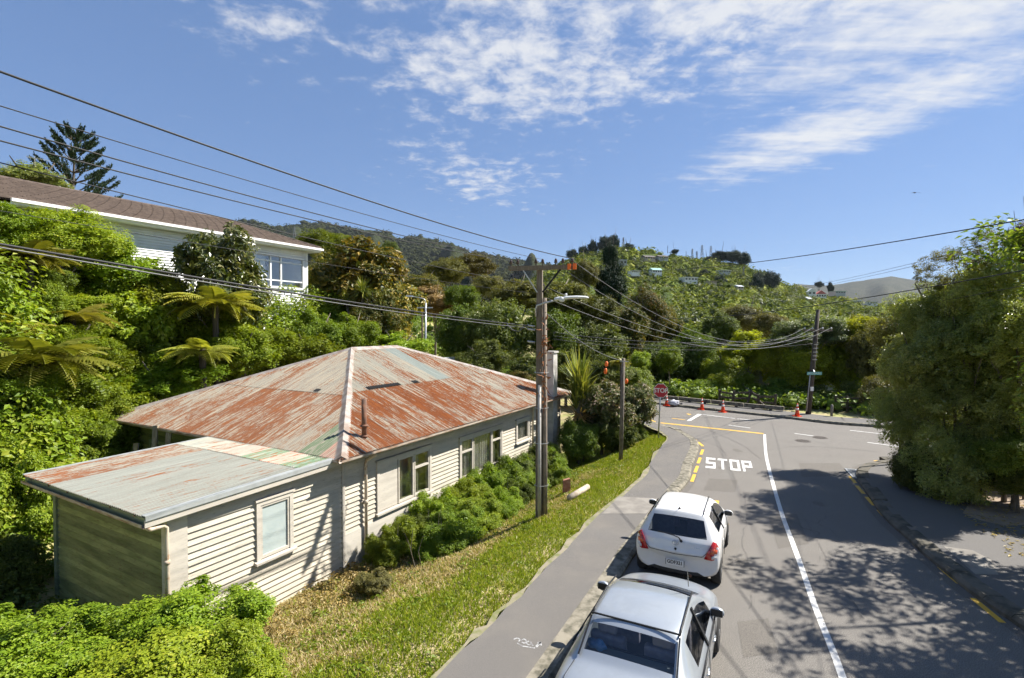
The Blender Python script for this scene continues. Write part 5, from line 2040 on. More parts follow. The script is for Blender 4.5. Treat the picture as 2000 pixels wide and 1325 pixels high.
# silver sedan ----------------------------------------------------------------
vc = empty('silver_sedan', (1.10, 5.58, 0), radians(-26.8), 'silver sedan parked nearest the camera with a blue cloth behind its rear window', 'car', 'parked cars')
ST = [
    (.08, .1, [(0, .34), (.55, .34), (.70, .42), (.735, .56), (.72, .66), (.60, .70), (.45, .70), (.25, .70), (0, .70)]),
    (.00, .16, [(0, .28), (.64, .28), (.80, .44), (.82, .64), (.79, .78), (.66, .82), (.48, .83), (.26, .83), (0, .83)]),
    (.06, .16, [(0, .24), (.72, .24), (.84, .45), (.845, .72), (.80, .90), (.68, .975), (.50, 1.0), (.28, 1.01), (0, 1.015)]),
    (.30, .10, [(0, .21), (.77, .21), (.85, .45), (.85, .80), (.80, .94), (.69, 1.0), (.52, 1.03), (.29, 1.045), (0, 1.05)]),
    (.58, .08, [(0, .2), (.79, .2), (.852, .45), (.85, .84), (.80, .96), (.70, 1.01), (.60, 1.04), (.31, 1.06), (0, 1.065)]),
    (.66, .08, [(0, .2), (.79, .2), (.852, .45), (.85, .85), (.80, .97), (.69, 1.045), (.60, 1.075), (.31, 1.10), (0, 1.105)]),
    (1.12, .07, [(0, .2), (.79, .2), (.852, .45), (.852, .88), (.80, .97), (.64, 1.29), (.565, 1.365), (.30, 1.395), (0, 1.40)]),
    (1.18, .07, [(0, .2), (.79, .2), (.852, .45), (.852, .88), (.80, .97), (.637, 1.315), (.565, 1.385), (.30, 1.415), (0, 1.42)]),
    (1.32, .04, [(0, .2), (.79, .2), (.852, .45), (.852, .89), (.80, .965), (.635, 1.345), (.565, 1.41), (.30, 1.44), (0, 1.445)]),
    (1.92, 0, [(0, .2), (.79, .2), (.852, .45), (.852, .89), (.80, .955), (.63, 1.35), (.565, 1.415), (.30, 1.445), (0, 1.45)]),
    (1.99, 0, [(0, .2), (.79, .2), (.852, .45), (.852, .89), (.80, .955), (.63, 1.345), (.565, 1.41), (.30, 1.44), (0, 1.445)]),
    (2.40, -.02, [(0, .2), (.79, .2), (.852, .45), (.85, .89), (.80, .95), (.625, 1.28), (.55, 1.345), (.30, 1.375), (0, 1.38)]),
    (2.85, -.05, [(0, .2), (.79, .2), (.852, .45), (.848, .89), (.80, .945), (.69, 1.14), (.60, 1.19), (.30, 1.23), (0, 1.235)]),
    (3.25, -.10, [(0, .2), (.78, .2), (.85, .45), (.84, .87), (.79, .93), (.72, .955), (.62, .975), (.30, 1.0), (0, 1.005)]),
    (4.0, -.18, [(0, .22), (.74, .22), (.83, .45), (.82, .72), (.74, .80), (.64, .83), (.48, .85), (.28, .87), (0, .875)]),
    (4.36, -.25, [(0, .26), (.66, .26), (.78, .45), (.78, .58), (.70, .64), (.58, .67), (.42, .68), (.24, .68), (0, .68)]),
]
GL = {(5, 6): 1, (5, 7): 1, (8, 4): (2, 3), (9, 4): (2, 3), (10, 4): (4, 5), (11, 4): (4, 5), (11, 6): 6, (11, 7): 6, (12, 6): 6, (12, 7): 6, (7, 4): (2, 3)}
for i in range(len(ST) - 1):
    GL[(i, 0)] = 7
vc.scale = (.99, .93, .98)
shell('car', ST, GL, [('body', 'paint_car_silver'), ('rear_window', 'car_glass'), ('side_window', 'car_glass'), ('side_window', 'car_glass'), ('side_window', 'car_glass'), ('side_window', 'car_glass'), ('windscreen', 'car_glass'), ('underbody', 'car_black')], vc)
for x, y in ((.76, .92), (-.76, .92), (.76, 3.52), (-.76, 3.52)):
    wheel(vc, x, y, .305)
for s in (-1, 1):
    MB().tube([(s * .567, 1.16, 1.385), (s * .57, 1.32, 1.415), (s * .57, 1.95, 1.438), (s * .562, 2.40, 1.405)], .013, 6).build('roof_moulding', 'car_black', vc, True)
    mirror(vc, s * .775, 2.78, 1.0, 'paint_car_silver')
    for y in (1.45, 2.3):
        MB().tube([(s * .862, y, .80), (s * .885, y + .02, .805), (s * .885, y + .16, .805), (s * .862, y + .18, .80)], .014, 8).build('door_handle', 'chrome', vc, True)
    MB().beam((s * .835, 1.955, .93), (s * .605, 1.955, 1.385), .06, .02, (1, 0, 0)).build('pillar_trim', 'car_black', vc)
    MB().tube([(s * .845, 1.15, .935), (s * .85, 2.0, .925), (s * .845, 2.8, .92)], .012, 6).build('window_seal', 'car_black', vc, True)
    MB().beam((s * .605, .66, 1.088), (s * .574, 1.13, 1.378), .02, .02, (1, 0, 0)).build('window_seal', 'car_black', vc)
    l = lens(vc, 'tail_light', 'lamp_red', [(s * .55, .05, .95), (s * .72, .10, .93), (s * .84, .24, .86), (s * .83, .2, .70), (s * .6, .03, .72)])
MB().beam((-.575, 1.145, 1.412), (.575, 1.145, 1.412), .014, .022).build('window_seal', 'car_black', vc)
MB().box(-.18, .18, -.02, -.01, .60, .725).build('number_plate', 'plate_white', vc)
for s in (-1, 1):
    for yy in (1.15, 1.95, 2.75):
        MB().tube([(s * .855, yy, .32), (s * .86, yy, .60), (s * .85, yy, .91)], .005, 5).build('door_seam', 'car_black', vc, True)
    MB().tube([(s * .64, .60, 1.035), (s * .66, .30, 1.015), (s * .66, .10, .96)], .005, 5).build('boot_seam', 'car_black', vc, True)
MB().tube([(.50, 2.50, 1.43), (.50, 2.38, 1.72)], [.008, .004], 6).build('aerial', 'conduit_grey', vc)
sh = MB().hexa([(-.62, .62, .96), (.62, .62, .96), (.60, 1.12, .96), (-.60, 1.12, .96), (-.62, .62, 1.0), (.62, .62, 1.0), (.60, 1.12, 1.0), (-.60, 1.12, 1.0)]).build('parcel_shelf', 'cabin_grey', vc)
roundbox('brake_light', 'cabin_grey', sh, -.1, .1, .72, .84, .99, 1.06, .015)
MB().box(-.58, .55, 1.11, 1.14, .99, 1.02).build('shelf_edge', 'car_black', sh)
seats(vc, ((1.32, (-.36, .36)), (2.1, (-.36, .36))), .6, 'mix')
MB().box(-.66, .66, 2.75, 3.15, .65, .93).build('dashboard', 'cabin_grey', vc)
mb = MB()
ring(mb, .36, .88, .17, .17, 2.66, .3, .014)
mb.build('steering_wheel', 'car_black', vc, True)
bm = bmesh.new()
bmesh.ops.create_icosphere(bm, subdivisions=3, radius=1)
for v in bm.verts:
    c = v.co.copy()
    k = 1 + .25 * sin(c.x * 5 + c.y * 3) + .18 * sin(c.z * 8 + c.x * 6)
    v.co = Vector((c.x * .13 + (.06 * c.y if c.x > .3 else 0), c.y * .075, max(c.z, -.4) * .055)) * k
me = bpy.data.meshes.new('blue_cloth')
bm.to_mesh(me)
bm.free()
me.materials.append(M('blue_cloth'))
for p in me.polygons:
    p.use_smooth = True
o = link(bpy.data.objects.new('blue_cloth', me))
a = radians(-26.8)
lx, ly = -.45, .95
o.location = (1.10 + lx * cos(a) - ly * sin(a), 5.58 + lx * sin(a) + ly * cos(a), 1.035)
o.rotation_euler = (0, 0, -.9)
tag(o, 'crumpled blue cloth on the parcel shelf of the silver sedan', 'cloth')

# bird high in the sky
bp = P(1787, 377, 45)
bd = MB()
bd.tube([(-.16, 0, 0), (0, 0, .02), (.17, 0, .01)], [.02, .05, .015], 8)
bd.add([(-.05, 0, .02), (.09, 0, .02), (.0, -.22, .06), (-.1, -.2, .05), (-.16, -.42, -.1)], [(0, 1, 2, 3), (3, 2, 4)])
bd.add([(-.05, 0, .02), (.09, 0, .02), (.0, .22, .06), (-.1, .2, .05), (-.16, .42, -.1)], [(0, 3, 2, 1), (3, 4, 2)])
o = bd.build('bird', 'car_black', None, False, False)
o.location = bp
o.rotation_euler = (0, 0, 1.4)
tag(o, 'small dark bird flying in the blue sky at upper right', 'bird')

# ------------------------------------------------------------------ vegetation
def unit(v):
    return v / np.maximum(np.linalg.norm(v, axis=-1, keepdims=True), 1e-9)


def leaf_arrays(pos, axis_, nrm, Ln, Wd, fold=.16, droop=.12):
    n = len(pos)
    side = unit(np.cross(axis_, nrm))
    Ln, Wd = Ln[:, None], Wd[:, None]
    v = np.empty((n, 4, 3), np.float32)
    v[:, 0] = pos
    mid = pos + axis_ * Ln * .45
    v[:, 1] = mid + side * Wd * .5 + nrm * Wd * fold
    v[:, 2] = pos + axis_ * Ln - nrm * Ln * droop
    v[:, 3] = mid - side * Wd * .5 + nrm * Wd * fold
    b = np.arange(n)[:, None] * 4
    t = np.concatenate([b + np.array([[0, 1, 2]]), b + np.array([[0, 2, 3]])], 1).reshape(-1, 3)
    return v.reshape(-1, 3), t


ICO = None


def ico_core(centers, radii, rng, sub=2):
    global ICO
    if ICO is None or len(ICO[1]) != (20 if sub == 1 else 80):
        bm = bmesh.new()
        bmesh.ops.create_icosphere(bm, subdivisions=sub, radius=1)
        bm.verts.ensure_lookup_table()
        ICO = (np.array([v.co[:] for v in bm.verts], np.float32), np.array([[v.index for v in f.verts] for f in bm.faces], np.int32))
        bm.free()
    V, T, n = [], [], 0
    for c, r in zip(centers, radii):
        k = 1 + rng.normal(0, .13, (len(ICO[0]), 1))
        V.append(ICO[0] * k * r + c)
        T.append(ICO[1] + n)
        n += len(ICO[0])
    return np.concatenate(V), np.concatenate(T)


def fib(n, rng, jit=.25):
    i = np.arange(n) + .5
    ph = np.arccos(1 - 2 * i / n)
    th = np.pi * (1 + 5 ** .5) * i
    v = np.stack([np.cos(th) * np.sin(ph), np.sin(th) * np.sin(ph), np.cos(ph)], -1)
    return unit(v + rng.normal(0, jit, v.shape))


def cloud(rng, centers, radii, n, L, asp, sub, subr, up=.35, core=.6, spread=1.0):
    """leaf cloud: lobes -> twig clusters -> leaves"""
    centers, radii = np.asarray(centers, float), np.asarray(radii, float)
    if radii.ndim == 1:
        radii = np.repeat(radii[:, None], 3, 1)
    area = (radii.mean(1) ** 2)
    li = rng.choice(len(centers), size=sub * len(centers), p=area / area.sum())
    dirs = unit(rng.normal(0, 1, (len(li), 3)) + np.array([0, 0, up]))
    tw = centers[li] + dirs * radii[li] * rng.uniform(.72, 1.02, (len(li), 1))
    tr = subr * radii[li].mean(1) * rng.uniform(.7, 1.3, len(li))
    ti = rng.integers(0, len(tw), n)
    ld = unit(rng.normal(0, 1, (n, 3)) + dirs[ti] * .6)
    pos = tw[ti] + ld * (tr[ti] * rng.uniform(.25, 1.0, n) ** .6)[:, None]
    nrm = unit(dirs[ti] * .6 + ld * .4 + np.array([0.12, 0, .8]) + rng.normal(0, .42, (n, 3)) * spread)
    ax = unit(np.cross(nrm, rng.normal(0, 1, (n, 3))) + ld * .35 + np.array([0, 0, -.15]))
    Ln = L * rng.uniform(.65, 1.35, n)
    v, t = leaf_arrays(pos, ax, nrm, Ln, Ln * asp)
    twr = rng.uniform(0, 1, len(tw))
    r = np.clip(rng.normal(.45, .22, n) + (twr[ti] - .5) * .35, 0, 1)
    r = np.repeat(r, 2)
    if core > 0:
        m = int(n * .22 * (core / .62) ** 4)
        ii = rng.choice(len(centers), size=m, p=area / area.sum())
        d = unit(rng.normal(0, 1, (m, 3)))
        pos = centers[ii] + d * radii[ii] * rng.uniform(.25, .8, (m, 1))
        nrm = unit(d + rng.normal(0, .6, (m, 3)))
        ax = unit(np.cross(nrm, rng.normal(0, 1, (m, 3))))
        Ln = L * rng.uniform(1.6, 2.6, m)
        v2, t2 = leaf_arrays(pos, ax, nrm, Ln, Ln * .75)
        t = np.concatenate([t, t2 + len(v)])
        v = np.concatenate([v, v2])
        r = np.concatenate([r, np.repeat(rng.uniform(.1, .8, m), 2)])
    return v, t, r


def lobes(rng, k, R=(1, 1, 1), lr=.4, jit=.3, zmin=-1.0, rj=.08):
    d = fib(k, rng, jit)
    r = lr * rng.uniform(.75, 1.25, k)
    c = d * (1 - r[:, None] * .95) * rng.normal(1, rj, (k, 1)) * np.array(R)
    keep = c[:, 2] > zmin
    c, r = c[keep], r[keep]
    c = np.vstack([c, [[0, 0, 0]]])
    r = np.append(r, .55)
    rr_ = np.stack([r * R[0], r * R[1], r * R[2]], -1)
    return c, rr_


PROTO = {}


def proto(key, seed, k, n, L, asp=.55, R=(1, 1, 1), lr=.4, sub=16, subr=.38, core=.62, jit=.3, zmin=-1.0, up=.35, rj=.08):
    rng = np.random.default_rng(seed)
    c, r = lobes(rng, k, R, lr, jit, zmin, rj)
    v, t, rd = cloud(rng, c, r, n, L, asp, sub, subr, up, core)
    PROTO[key] = np_mesh('foliage_' + key, v, t, rd, 'leaf_mid')


proto('round', 1, 14, 17000, .062)
proto('round2', 2, 11, 17000, .060, lr=.46, jit=.4)
proto('bush', 3, 12, 16000, .066, lr=.44, zmin=-.55)
proto('bush2', 4, 16, 18000, .058, lr=.36, jit=.45, zmin=-.6)
proto('near', 5, 22, 34000, .043, .6, lr=.33, jit=.4, sub=22, subr=.4, zmin=-.6)
proto('near2', 6, 18, 30000, .052, .62, lr=.36, jit=.45, sub=20, zmin=-.6)
proto('fine', 7, 30, 34000, .042, .5, lr=.32, jit=.5, sub=12, subr=.44, core=.46, rj=.13)
proto('fore', 14, 30, 36000, .047, .62, lr=.30, jit=.5, sub=18, subr=.45, core=.6, zmin=-.6, rj=.16)
proto('fine2', 8, 26, 34000, .042, .5, lr=.35, jit=.5, sub=13, subr=.42, core=.46, rj=.13)
proto('big', 9, 13, 9000, .105, .5, lr=.42, core=.6)
proto('tall', 10, 20, 16000, .055, R=(.8, .8, 1), lr=.34, jit=.35)
proto('wide', 12, 22, 26000, .045, R=(1, 1, .7), lr=.33, jit=.35, zmin=-.35)
proto('canopy', 15, 44, 15000, .052, .5, lr=.2, core=0, jit=.5, sub=9, subr=.5, rj=.22)
proto('airy', 13, 26, 9000, .05, lr=.26, core=0, jit=.6, sub=8)


def trunk_mesh(seed, k=6):
    rr = random.Random(seed)
    mb = MB()
    mb.tube([(0, 0, 0), (.02, .01, .3), (-.02, .02, .6), (.03, 0, 1.0)], [.055, .042, .034, .018], 9)
    for i in range(k):
        z = rr.uniform(.42, .85)
        a = i * 2 * pi / k + rr.uniform(-.3, .3)
        r = rr.uniform(.35, .6)
        p0 = Vector((0, .01, z))
        p2 = Vector((cos(a) * r, sin(a) * r, z + rr.uniform(.25, .5)))
        mb.tube([p0, p0.lerp(p2, .5) + Vector((0, 0, .04)), p2], [.026, .016, .006], 6)
    me = mb.mesh('trunk')
    for p in me.polygons:
        p.use_smooth = True
    me.materials.append(M('bark'))
    return me


TRUNKS = [trunk_mesh(s) for s in (1, 2, 3)]
prng = random.Random(99)


def objmat(o, mat):
    o.material_slots[0].link = 'OBJECT'
    o.material_slots[0].material = M(mat)


def plant(name, cat, px, py, Y, rx, ry, kind, mat, label, group=None, ry_depth=None, sink=0.0):
    """crown centred at the measured spot; trunk down to the ground"""
    c = P(px, py, Y)
    k = Y / 1000.0
    gx_, gy_ = c.x, c.y
    gz = tz(gx_, gy_)
    root = empty(name, (gx_, gy_, gz), 0, label, cat, group)
    f = bpy.data.objects.new('crown', PROTO[kind])
    link(f, root)
    f.location = (0, 0, c.z - gz)
    f.rotation_euler = (prng.uniform(-.12, .12), prng.uniform(-.12, .12), prng.uniform(0, 6.28))
    f.scale = (rx * k, (ry_depth or rx) * k, ry * k)
    objmat(f, mat)
    hh = max(c.z - gz, .25) + (.3 if kind != 'airy' else -1.2) * ry * k
    t = bpy.data.objects.new('trunk', prng.choice(TRUNKS))
    link(t, root)
    w = min(max(rx * k * 1.0, .4), hh * 1.6) * (.4 if kind == 'airy' else 1)
    t.scale = (w, w, hh)
    t.rotation_euler = (0, 0, prng.uniform(0, 6.28))
    return root


GB = 'shrubs on the left bank'
for a in (
    # --- left bank, near to far
    (20, 985, 13.0, 85, 120, 'fore', 'leaf_bright', 'leafy green bush filling the gap left of the lean-to end wall'),
    (-20, 1130, 11.5, 90, 110, 'near2', 'leaf_mid', 'dark green bush at the left edge below the lean-to eaves'),
    (60, 850, 15.5, 105, 80, 'fore', 'leaf_bright', 'bright green bush behind the lower left corner of the lean-to roof'),
    (185, 870, 17.5, 70, 60, 'fore', 'leaf_bright', 'mid green bush squeezed between the lean-to roof and the bank'),
    (20, 760, 14.6, 85, 55, 'fore', 'leaf_bright', 'bright green shrub hiding the trunk of the large tree fern'),
    (140, 680, 18.2, 80, 50, 'near', 'leaf_bright', 'fresh green shrub right of the large tree fern'),
    (-15, 690, 15.6, 75, 60, 'near2', 'leaf_bright', 'light green shrub at the left edge below the half cut fern'),
    (60, 545, 18.2, 70, 45, 'near2', 'leaf_mid', 'green shrub under the upper left olive fern'),
    (215, 800, 19.0, 80, 62, 'near', 'leaf_bright', 'bright bush spilling on the left corner of the rusty roof'),
    (95, 770, 17.0, 100, 70, 'near2', 'leaf_bright', 'light green shrub above the lean-to, under the large fern fronds'),
    (205, 715, 20.5, 95, 62, 'near', 'leaf_bright', 'yellow green shrub on the bank just above the roof hip'),
    (330, 735, 20.8, 95, 48, 'bush2', 'leaf_bright', 'low bright shrub along the upper left hip of the rusty roof'),
    (275, 655, 22.5, 85, 85, 'big', 'leaf_bright', 'broad leaved bright green climber mass in the middle of the bank'),
    (175, 610, 21.0, 70, 55, 'near2', 'leaf_bright', 'dull green shrub on the bank between two tree ferns'),
    (40, 585, 17.5, 75, 60, 'near', 'leaf_bright', 'bright green creeper clump at the far left below the cables'),
    (120, 470, 20.5, 105, 66, 'near', 'leaf_bright', 'large bright green bush in front of the left end of the white house'),
    (-10, 440, 18.0, 60, 50, 'bush', 'leaf_bright', 'green bush at the left edge under the maroon flue pipe'),
    (215, 530, 22.5, 85, 62, 'bush2', 'leaf_bright', 'green bush below the long white wall'),
    (285, 575, 23.5, 75, 62, 'bush', 'leaf_lime', 'yellow green bush below the long white wall, right of the green one'),
    (345, 600, 24.0, 55, 50, 'bush2', 'leaf_gold', 'golden tinged bush left of the glossy tree'),
    (470, 690, 23.5, 75, 50, 'bush', 'leaf_bright', 'green bush above the middle of the left roof hip'),
    (420, 650, 24.0, 75, 55, 'bush2', 'leaf_bright', 'shaded bush under the spreading tree fern'),
    (545, 680, 26.0, 62, 40, 'bush', 'leaf_bright', 'bright bush below the small lower window of the white house'),
    (622, 658, 28.0, 52, 54, 'near2', 'leaf_bright', 'upright bright green bush at the right corner of the white house'),
    (600, 690, 27.0, 70, 35, 'bush', 'leaf_bright', 'low bright bush right behind the left end of the roof ridge'),
    (690, 655, 29.5, 52, 45, 'near2', 'leaf_bright', 'rounded bright bush behind the roof ridge, under the cabbage tree'),
    (780, 680, 31.0, 70, 32, 'bush2', 'leaf_bright', 'low fresh green bush behind the right end of the roof ridge'),
    (735, 620, 32.0, 55, 50, 'bush2', 'leaf_orange', 'reddish green shrub behind the cabbage tree'),
    (620, 545, 35.0, 45, 60, 'bush2', 'leaf_gold', 'golden shrub touching the right corner of the white house'),
):
    plant('bank_shrub', 'shrub', *a, group=GB)

plant('glossy_tree', 'tree', 430, 540, 24.3, 72, 104, 'big', 'leaf_glossy', 'glossy leaved tree standing in front of the white house wall')
plant('glossy_shrub', 'shrub', 465, 590, 24.8, 62, 60, 'big', 'leaf_glossy', 'glossy leaved shrub at the foot of the glossy tree')
plant('flowering_vine', 'shrub', 60, 350, 29.0, 75, 32, 'bush2', 'leaf_pale', 'pale yellowish vine sprawling over the ridge of the brown tiled roof')

GM = 'trees behind the rusty roof'
for a in (
    (705, 545, 36.0, 92, 78, 'big', 'leaf_gold', 'golden leaved tree right of the white house'),
    (760, 610, 35.0, 70, 75, 'big', 'leaf_gold', 'golden leaved tree left of the thin street lamp'),
    (640, 488, 44.0, 62, 34, 'round', 'leaf_mid', 'dark green tree peeping over the roof end of the white house'),
    (762, 487, 60.0, 19, 17, 'round2', 'leaf_dark', 'upper dark ball shaped tree before the far mountain'),
    (765, 528, 56.0, 22, 24, 'round', 'leaf_dark', 'lower dark ball shaped tree before the far mountain'),
    (870, 530, 62.0, 46, 26, 'round', 'leaf_olive', 'olive tree left of the brown topped tree'),
    (925, 522, 72.0, 48, 36, 'wide', 'leaf_brown', 'broad brown green tree on the skyline left of the lamp pole'),
    (825, 558, 52.0, 44, 24, 'round2', 'leaf_gold', 'golden green tree below the olive one'),
    (850, 588, 47.0, 52, 30, 'bush2', 'leaf_straw', 'straw yellow shrub behind the street lamp'),
    (905, 585, 45.0, 40, 28, 'round', 'leaf_mid', 'fresh green tree beside the straw yellow shrub'),
    (955, 560, 58.0, 40, 24, 'round2', 'leaf_olive', 'small olive tree left of the lamp pole crossarm'),
    (900, 655, 40.0, 52, 60, 'round', 'leaf_mid', 'mid green tree right behind the thin street lamp'),
    (975, 655, 39.0, 70, 75, 'round2', 'leaf_dark', 'dark shady tree left of the lamp pole'),
    (1010, 575, 43.0, 62, 38, 'wide', 'leaf_brown', 'brownish tree crown behind the lamp pole'),
    (1085, 585, 42.0, 70, 45, 'wide', 'leaf_olive', 'olive spreading tree just right of the lamp pole'),
    (1150, 610, 43.0, 62, 45, 'wide', 'leaf_olive', 'olive spreading tree under the lamp head'),
    (1075, 660, 40.0, 70, 62, 'round', 'leaf_mid', 'mid green tree mass behind the plaster chimney'),
    (1185, 725, 33.5, 52, 34, 'bush2', 'leaf_dark', 'dark low bush behind the orange markers'),
    (1235, 745, 34.0, 40, 30, 'bush', 'leaf_mid', 'green low bush behind the short timber pole'),
    (1105, 725, 34.0, 62, 40, 'bush2', 'leaf_dark', 'dark low bush between the chimney and the palm'),
    (1045, 725, 33.5, 60, 36, 'bush', 'leaf_dark', 'dark low bush left of the chimney top'),
    (940, 700, 35.0, 60, 36, 'bush2', 'leaf_dark', 'dark low bush over the far end of the rusty roof'),
    (1160, 680, 41.0, 70, 55, 'round2', 'leaf_dark', 'dark tree mass behind the palm'),
    (1192, 508, 62.0, 21, 34, 'tall', 'leaf_pine', 'tall dark upright tree rising above the lamp head'),
    (1192, 562, 61.0, 42, 52, 'tall', 'leaf_pine', 'broad dark tree under the tall upright one'),
    (1140, 540, 60.0, 32, 32, 'round', 'leaf_brown', 'brownish tree just right of the crossarm end'),
    (1262, 620, 50.0, 52, 60, 'tall', 'leaf_orange', 'orange tinged tree right of the lamp head'),
    (1225, 650, 47.0, 48, 56, 'round', 'leaf_orange', 'rust tinged tree between the lamp and the stop sign'),
    (1300, 640, 52.0, 40, 52, 'tall', 'leaf_gold', 'yellow green tree above the stop sign'),
    (1300, 710, 42.0, 50, 48, 'round2', 'leaf_dark', 'dark tree straight above the stop sign'),
    (1350, 700, 43.0, 46, 60, 'round', 'leaf_mid', 'mid green tree right of the stop sign'),
    (1250, 708, 38.5, 24, 24, 'bush', 'leaf_bright', 'small bright leaved shrub left above the stop sign'),
    (1308, 702, 38.5, 27, 26, 'bush', 'leaf_bright', 'small bright leaved shrub right above the stop sign'),
):
    plant('tree', 'tree', *a, group=GM)

GF = 'trees across the junction'
for a in (
    (1405, 655, 52.0, 50, 45, 'tall', 'leaf_dark', 'dark green conifer shaped tree left of the lime bush'),
    (1452, 625, 75.0, 44, 32, 'round2', 'leaf_brown', 'rounded brown tree at the foot of the far hill'),
    (1500, 640, 70.0, 40, 30, 'round', 'leaf_brown', 'second rounded brown tree at the foot of the far hill'),
    (1465, 683, 41.0, 66, 36, 'bush2', 'leaf_lime', 'lime yellow bush under the dipping wires'),
    (1520, 705, 38.5, 52, 52, 'round', 'leaf_lime', 'lime green tree left of the leaning power pole'),
    (1580, 655, 37.0, 74, 52, 'wide', 'leaf_pale', 'pale leaved spreading tree behind the leaning power pole'),
    (1575, 718, 36.5, 56, 52, 'round2', 'leaf_lime', 'lime green tree around the street name plate'),
    (1645, 668, 37.0, 48, 48, 'round', 'leaf_bright', 'fresh green tree right of the leaning power pole'),
    (1650, 728, 36.0, 46, 50, 'round2', 'leaf_bright', 'green tree above the stubby pale post'),
    (1685, 655, 36.0, 46, 40, 'bush', 'leaf_lime', 'bright lime tree beside the big right hand trees'),
    (1705, 700, 34.0, 46, 70, 'round', 'leaf_brown', 'dull brown green tree at the left edge of the right hand mass'),
    (1375, 765, 38.0, 30, 26, 'bush', 'leaf_bright', 'small bright bush behind the second cone'),
    (1432, 745, 38.0, 46, 46, 'bush2', 'leaf_bright', 'green bush behind the third cone'),
    (1455, 770, 37.0, 32, 22, 'bush', 'leaf_bright', 'bright low bush beside the broken fence'),
    (1395, 735, 41.0, 32, 36, 'bush', 'leaf_bright', 'rounded green bush between the second and third cone'),
    (1510, 768, 36.5, 50, 30, 'bush2', 'leaf_mid', 'dark hedge behind the broken fence'),
    (1600, 780, 34.5, 50, 28, 'bush2', 'leaf_dark', 'dark hedge right behind the leaning power pole'),
    (1665, 780, 33.5, 45, 34, 'bush2', 'leaf_dark', 'dark hedge behind the post and rail fence'),
    (1720, 775, 31.0, 42, 42, 'bush', 'leaf_brown', 'brown green hedge at the far right end of the junction'),
):
    plant('tree', 'tree', *a, group=GF)

GR = 'big trees on the right'
for a in (
    (1838, 612, 16.6, 82, 70, 'fine', 'leaf_hedge', 'rounded fine leaved crown under the left twiggy top of the right hand mass'),
    (1925, 570, 15.6, 88, 72, 'fine2', 'leaf_hedge', 'rounded crown left of and below the purple foliage'),
    (1992, 650, 14.4, 92, 88, 'fine', 'leaf_hedge', 'fine leaved crown at the right edge at eye level'),
    (1895, 690, 15.4, 98, 84, 'fine2', 'leaf_hedge', 'largest crown in the middle of the right hand mass'),
    (1800, 715, 16.6, 84, 84, 'fine', 'leaf_hedge', 'crown bulging out over the junction on the left of the right hand mass'),
    (1762, 660, 19.0, 58, 66, 'fine2', 'leaf_brown', 'brownish crown on the far left flank of the right hand mass'),
    (2010, 478, 15.0, 42, 48, 'round2', 'leaf_purple', 'purple leaved tree top in the upper right corner'),
    (1965, 775, 14.8, 90, 80, 'fine', 'leaf_hedge', 'shaded crown at the right edge above the dirt track'),
    (1865, 800, 15.8, 88, 80, 'fine2', 'leaf_hedge', 'shaded crown above the tall corner bush'),
    (1778, 815, 17.2, 64, 76, 'fine', 'leaf_hedge', 'shaded crown beside the lane dashes at the junction'),
    (1850, 912, 15.2, 76, 84, 'fine', 'leaf_hedge', 'tall bush reaching the footpath at the right hand corner'),
    (1800, 925, 16.0, 54, 58, 'near2', 'leaf_dark', 'dark low shrub at the footpath corner right of the drain grate'),
    (1955, 868, 16.8, 80, 66, 'near', 'leaf_mid', 'green shrub behind the dirt track at the right edge'),
    (2010, 860, 17.6, 95, 90, 'fine2', 'leaf_dark', 'dense shaded bush half cut by the right edge'),
    (1900, 868, 17.8, 75, 80, 'fine', 'leaf_hedge', 'dense shaded bush behind the tall corner bush'),
    (1990, 888, 13.9, 80, 54, 'near2', 'leaf_mid', 'leafy shrub at the right edge in front of the tree trunks'),
    (1918, 900, 14.8, 52, 50, 'near', 'leaf_hedge', 'small leafy shrub right beside the tall corner bush'),
    (1978, 925, 14.3, 85, 36, 'near', 'leaf_dark', 'low leafy shrub along the back of the dirt track'),
    (1995, 915, 17.5, 105, 50, 'near2', 'leaf_dark', 'low dark shrub behind the dirt track at the very right edge'),
):
    plant('fine_leaved_tree', 'tree', *a, group=GR)
for px, py, Y, rx, ry, lab in ((1850, 525, 16.0, 62, 40, 'thin twiggy tree top on the skyline of the right hand mass'), (1935, 485, 15.2, 52, 40, 'thin twiggy tree top left of the purple foliage')):
    plant('twiggy_tree', 'tree', px, py, Y, rx, ry, 'airy', 'leaf_brown', lab, group=GR)
# canopy beside the camera's right shoulder: same row of trees, it shades the road
for x, y, z, r, lab in ((14.0, 10.6, 6.1, 3.1, 'next tree of the roadside row, just beyond the right edge'), (13.0, 7.0, 6.3, 3.2, 'second tree of the roadside row beyond the right edge'), (12.4, 2.8, 6.2, 3.3, 'third tree of the roadside row beyond the right edge')):
    gz = tz(x, y)
    root = empty('fine_leaved_tree', (x, y, gz), 0, lab, 'tree', GR)
    f = bpy.data.objects.new('crown', PROTO['canopy'])
    link(f, root)
    f.location = (0, 0, z - gz)
    f.scale = (r, r, r * .85)
    f.rotation_euler = (0, 0, prng.uniform(0, 6))
    objmat(f, 'leaf_mid')
    t = bpy.data.objects.new('trunk', TRUNKS[0])
    link(t, root)
    t.scale = (3, 3, z - gz + 1)

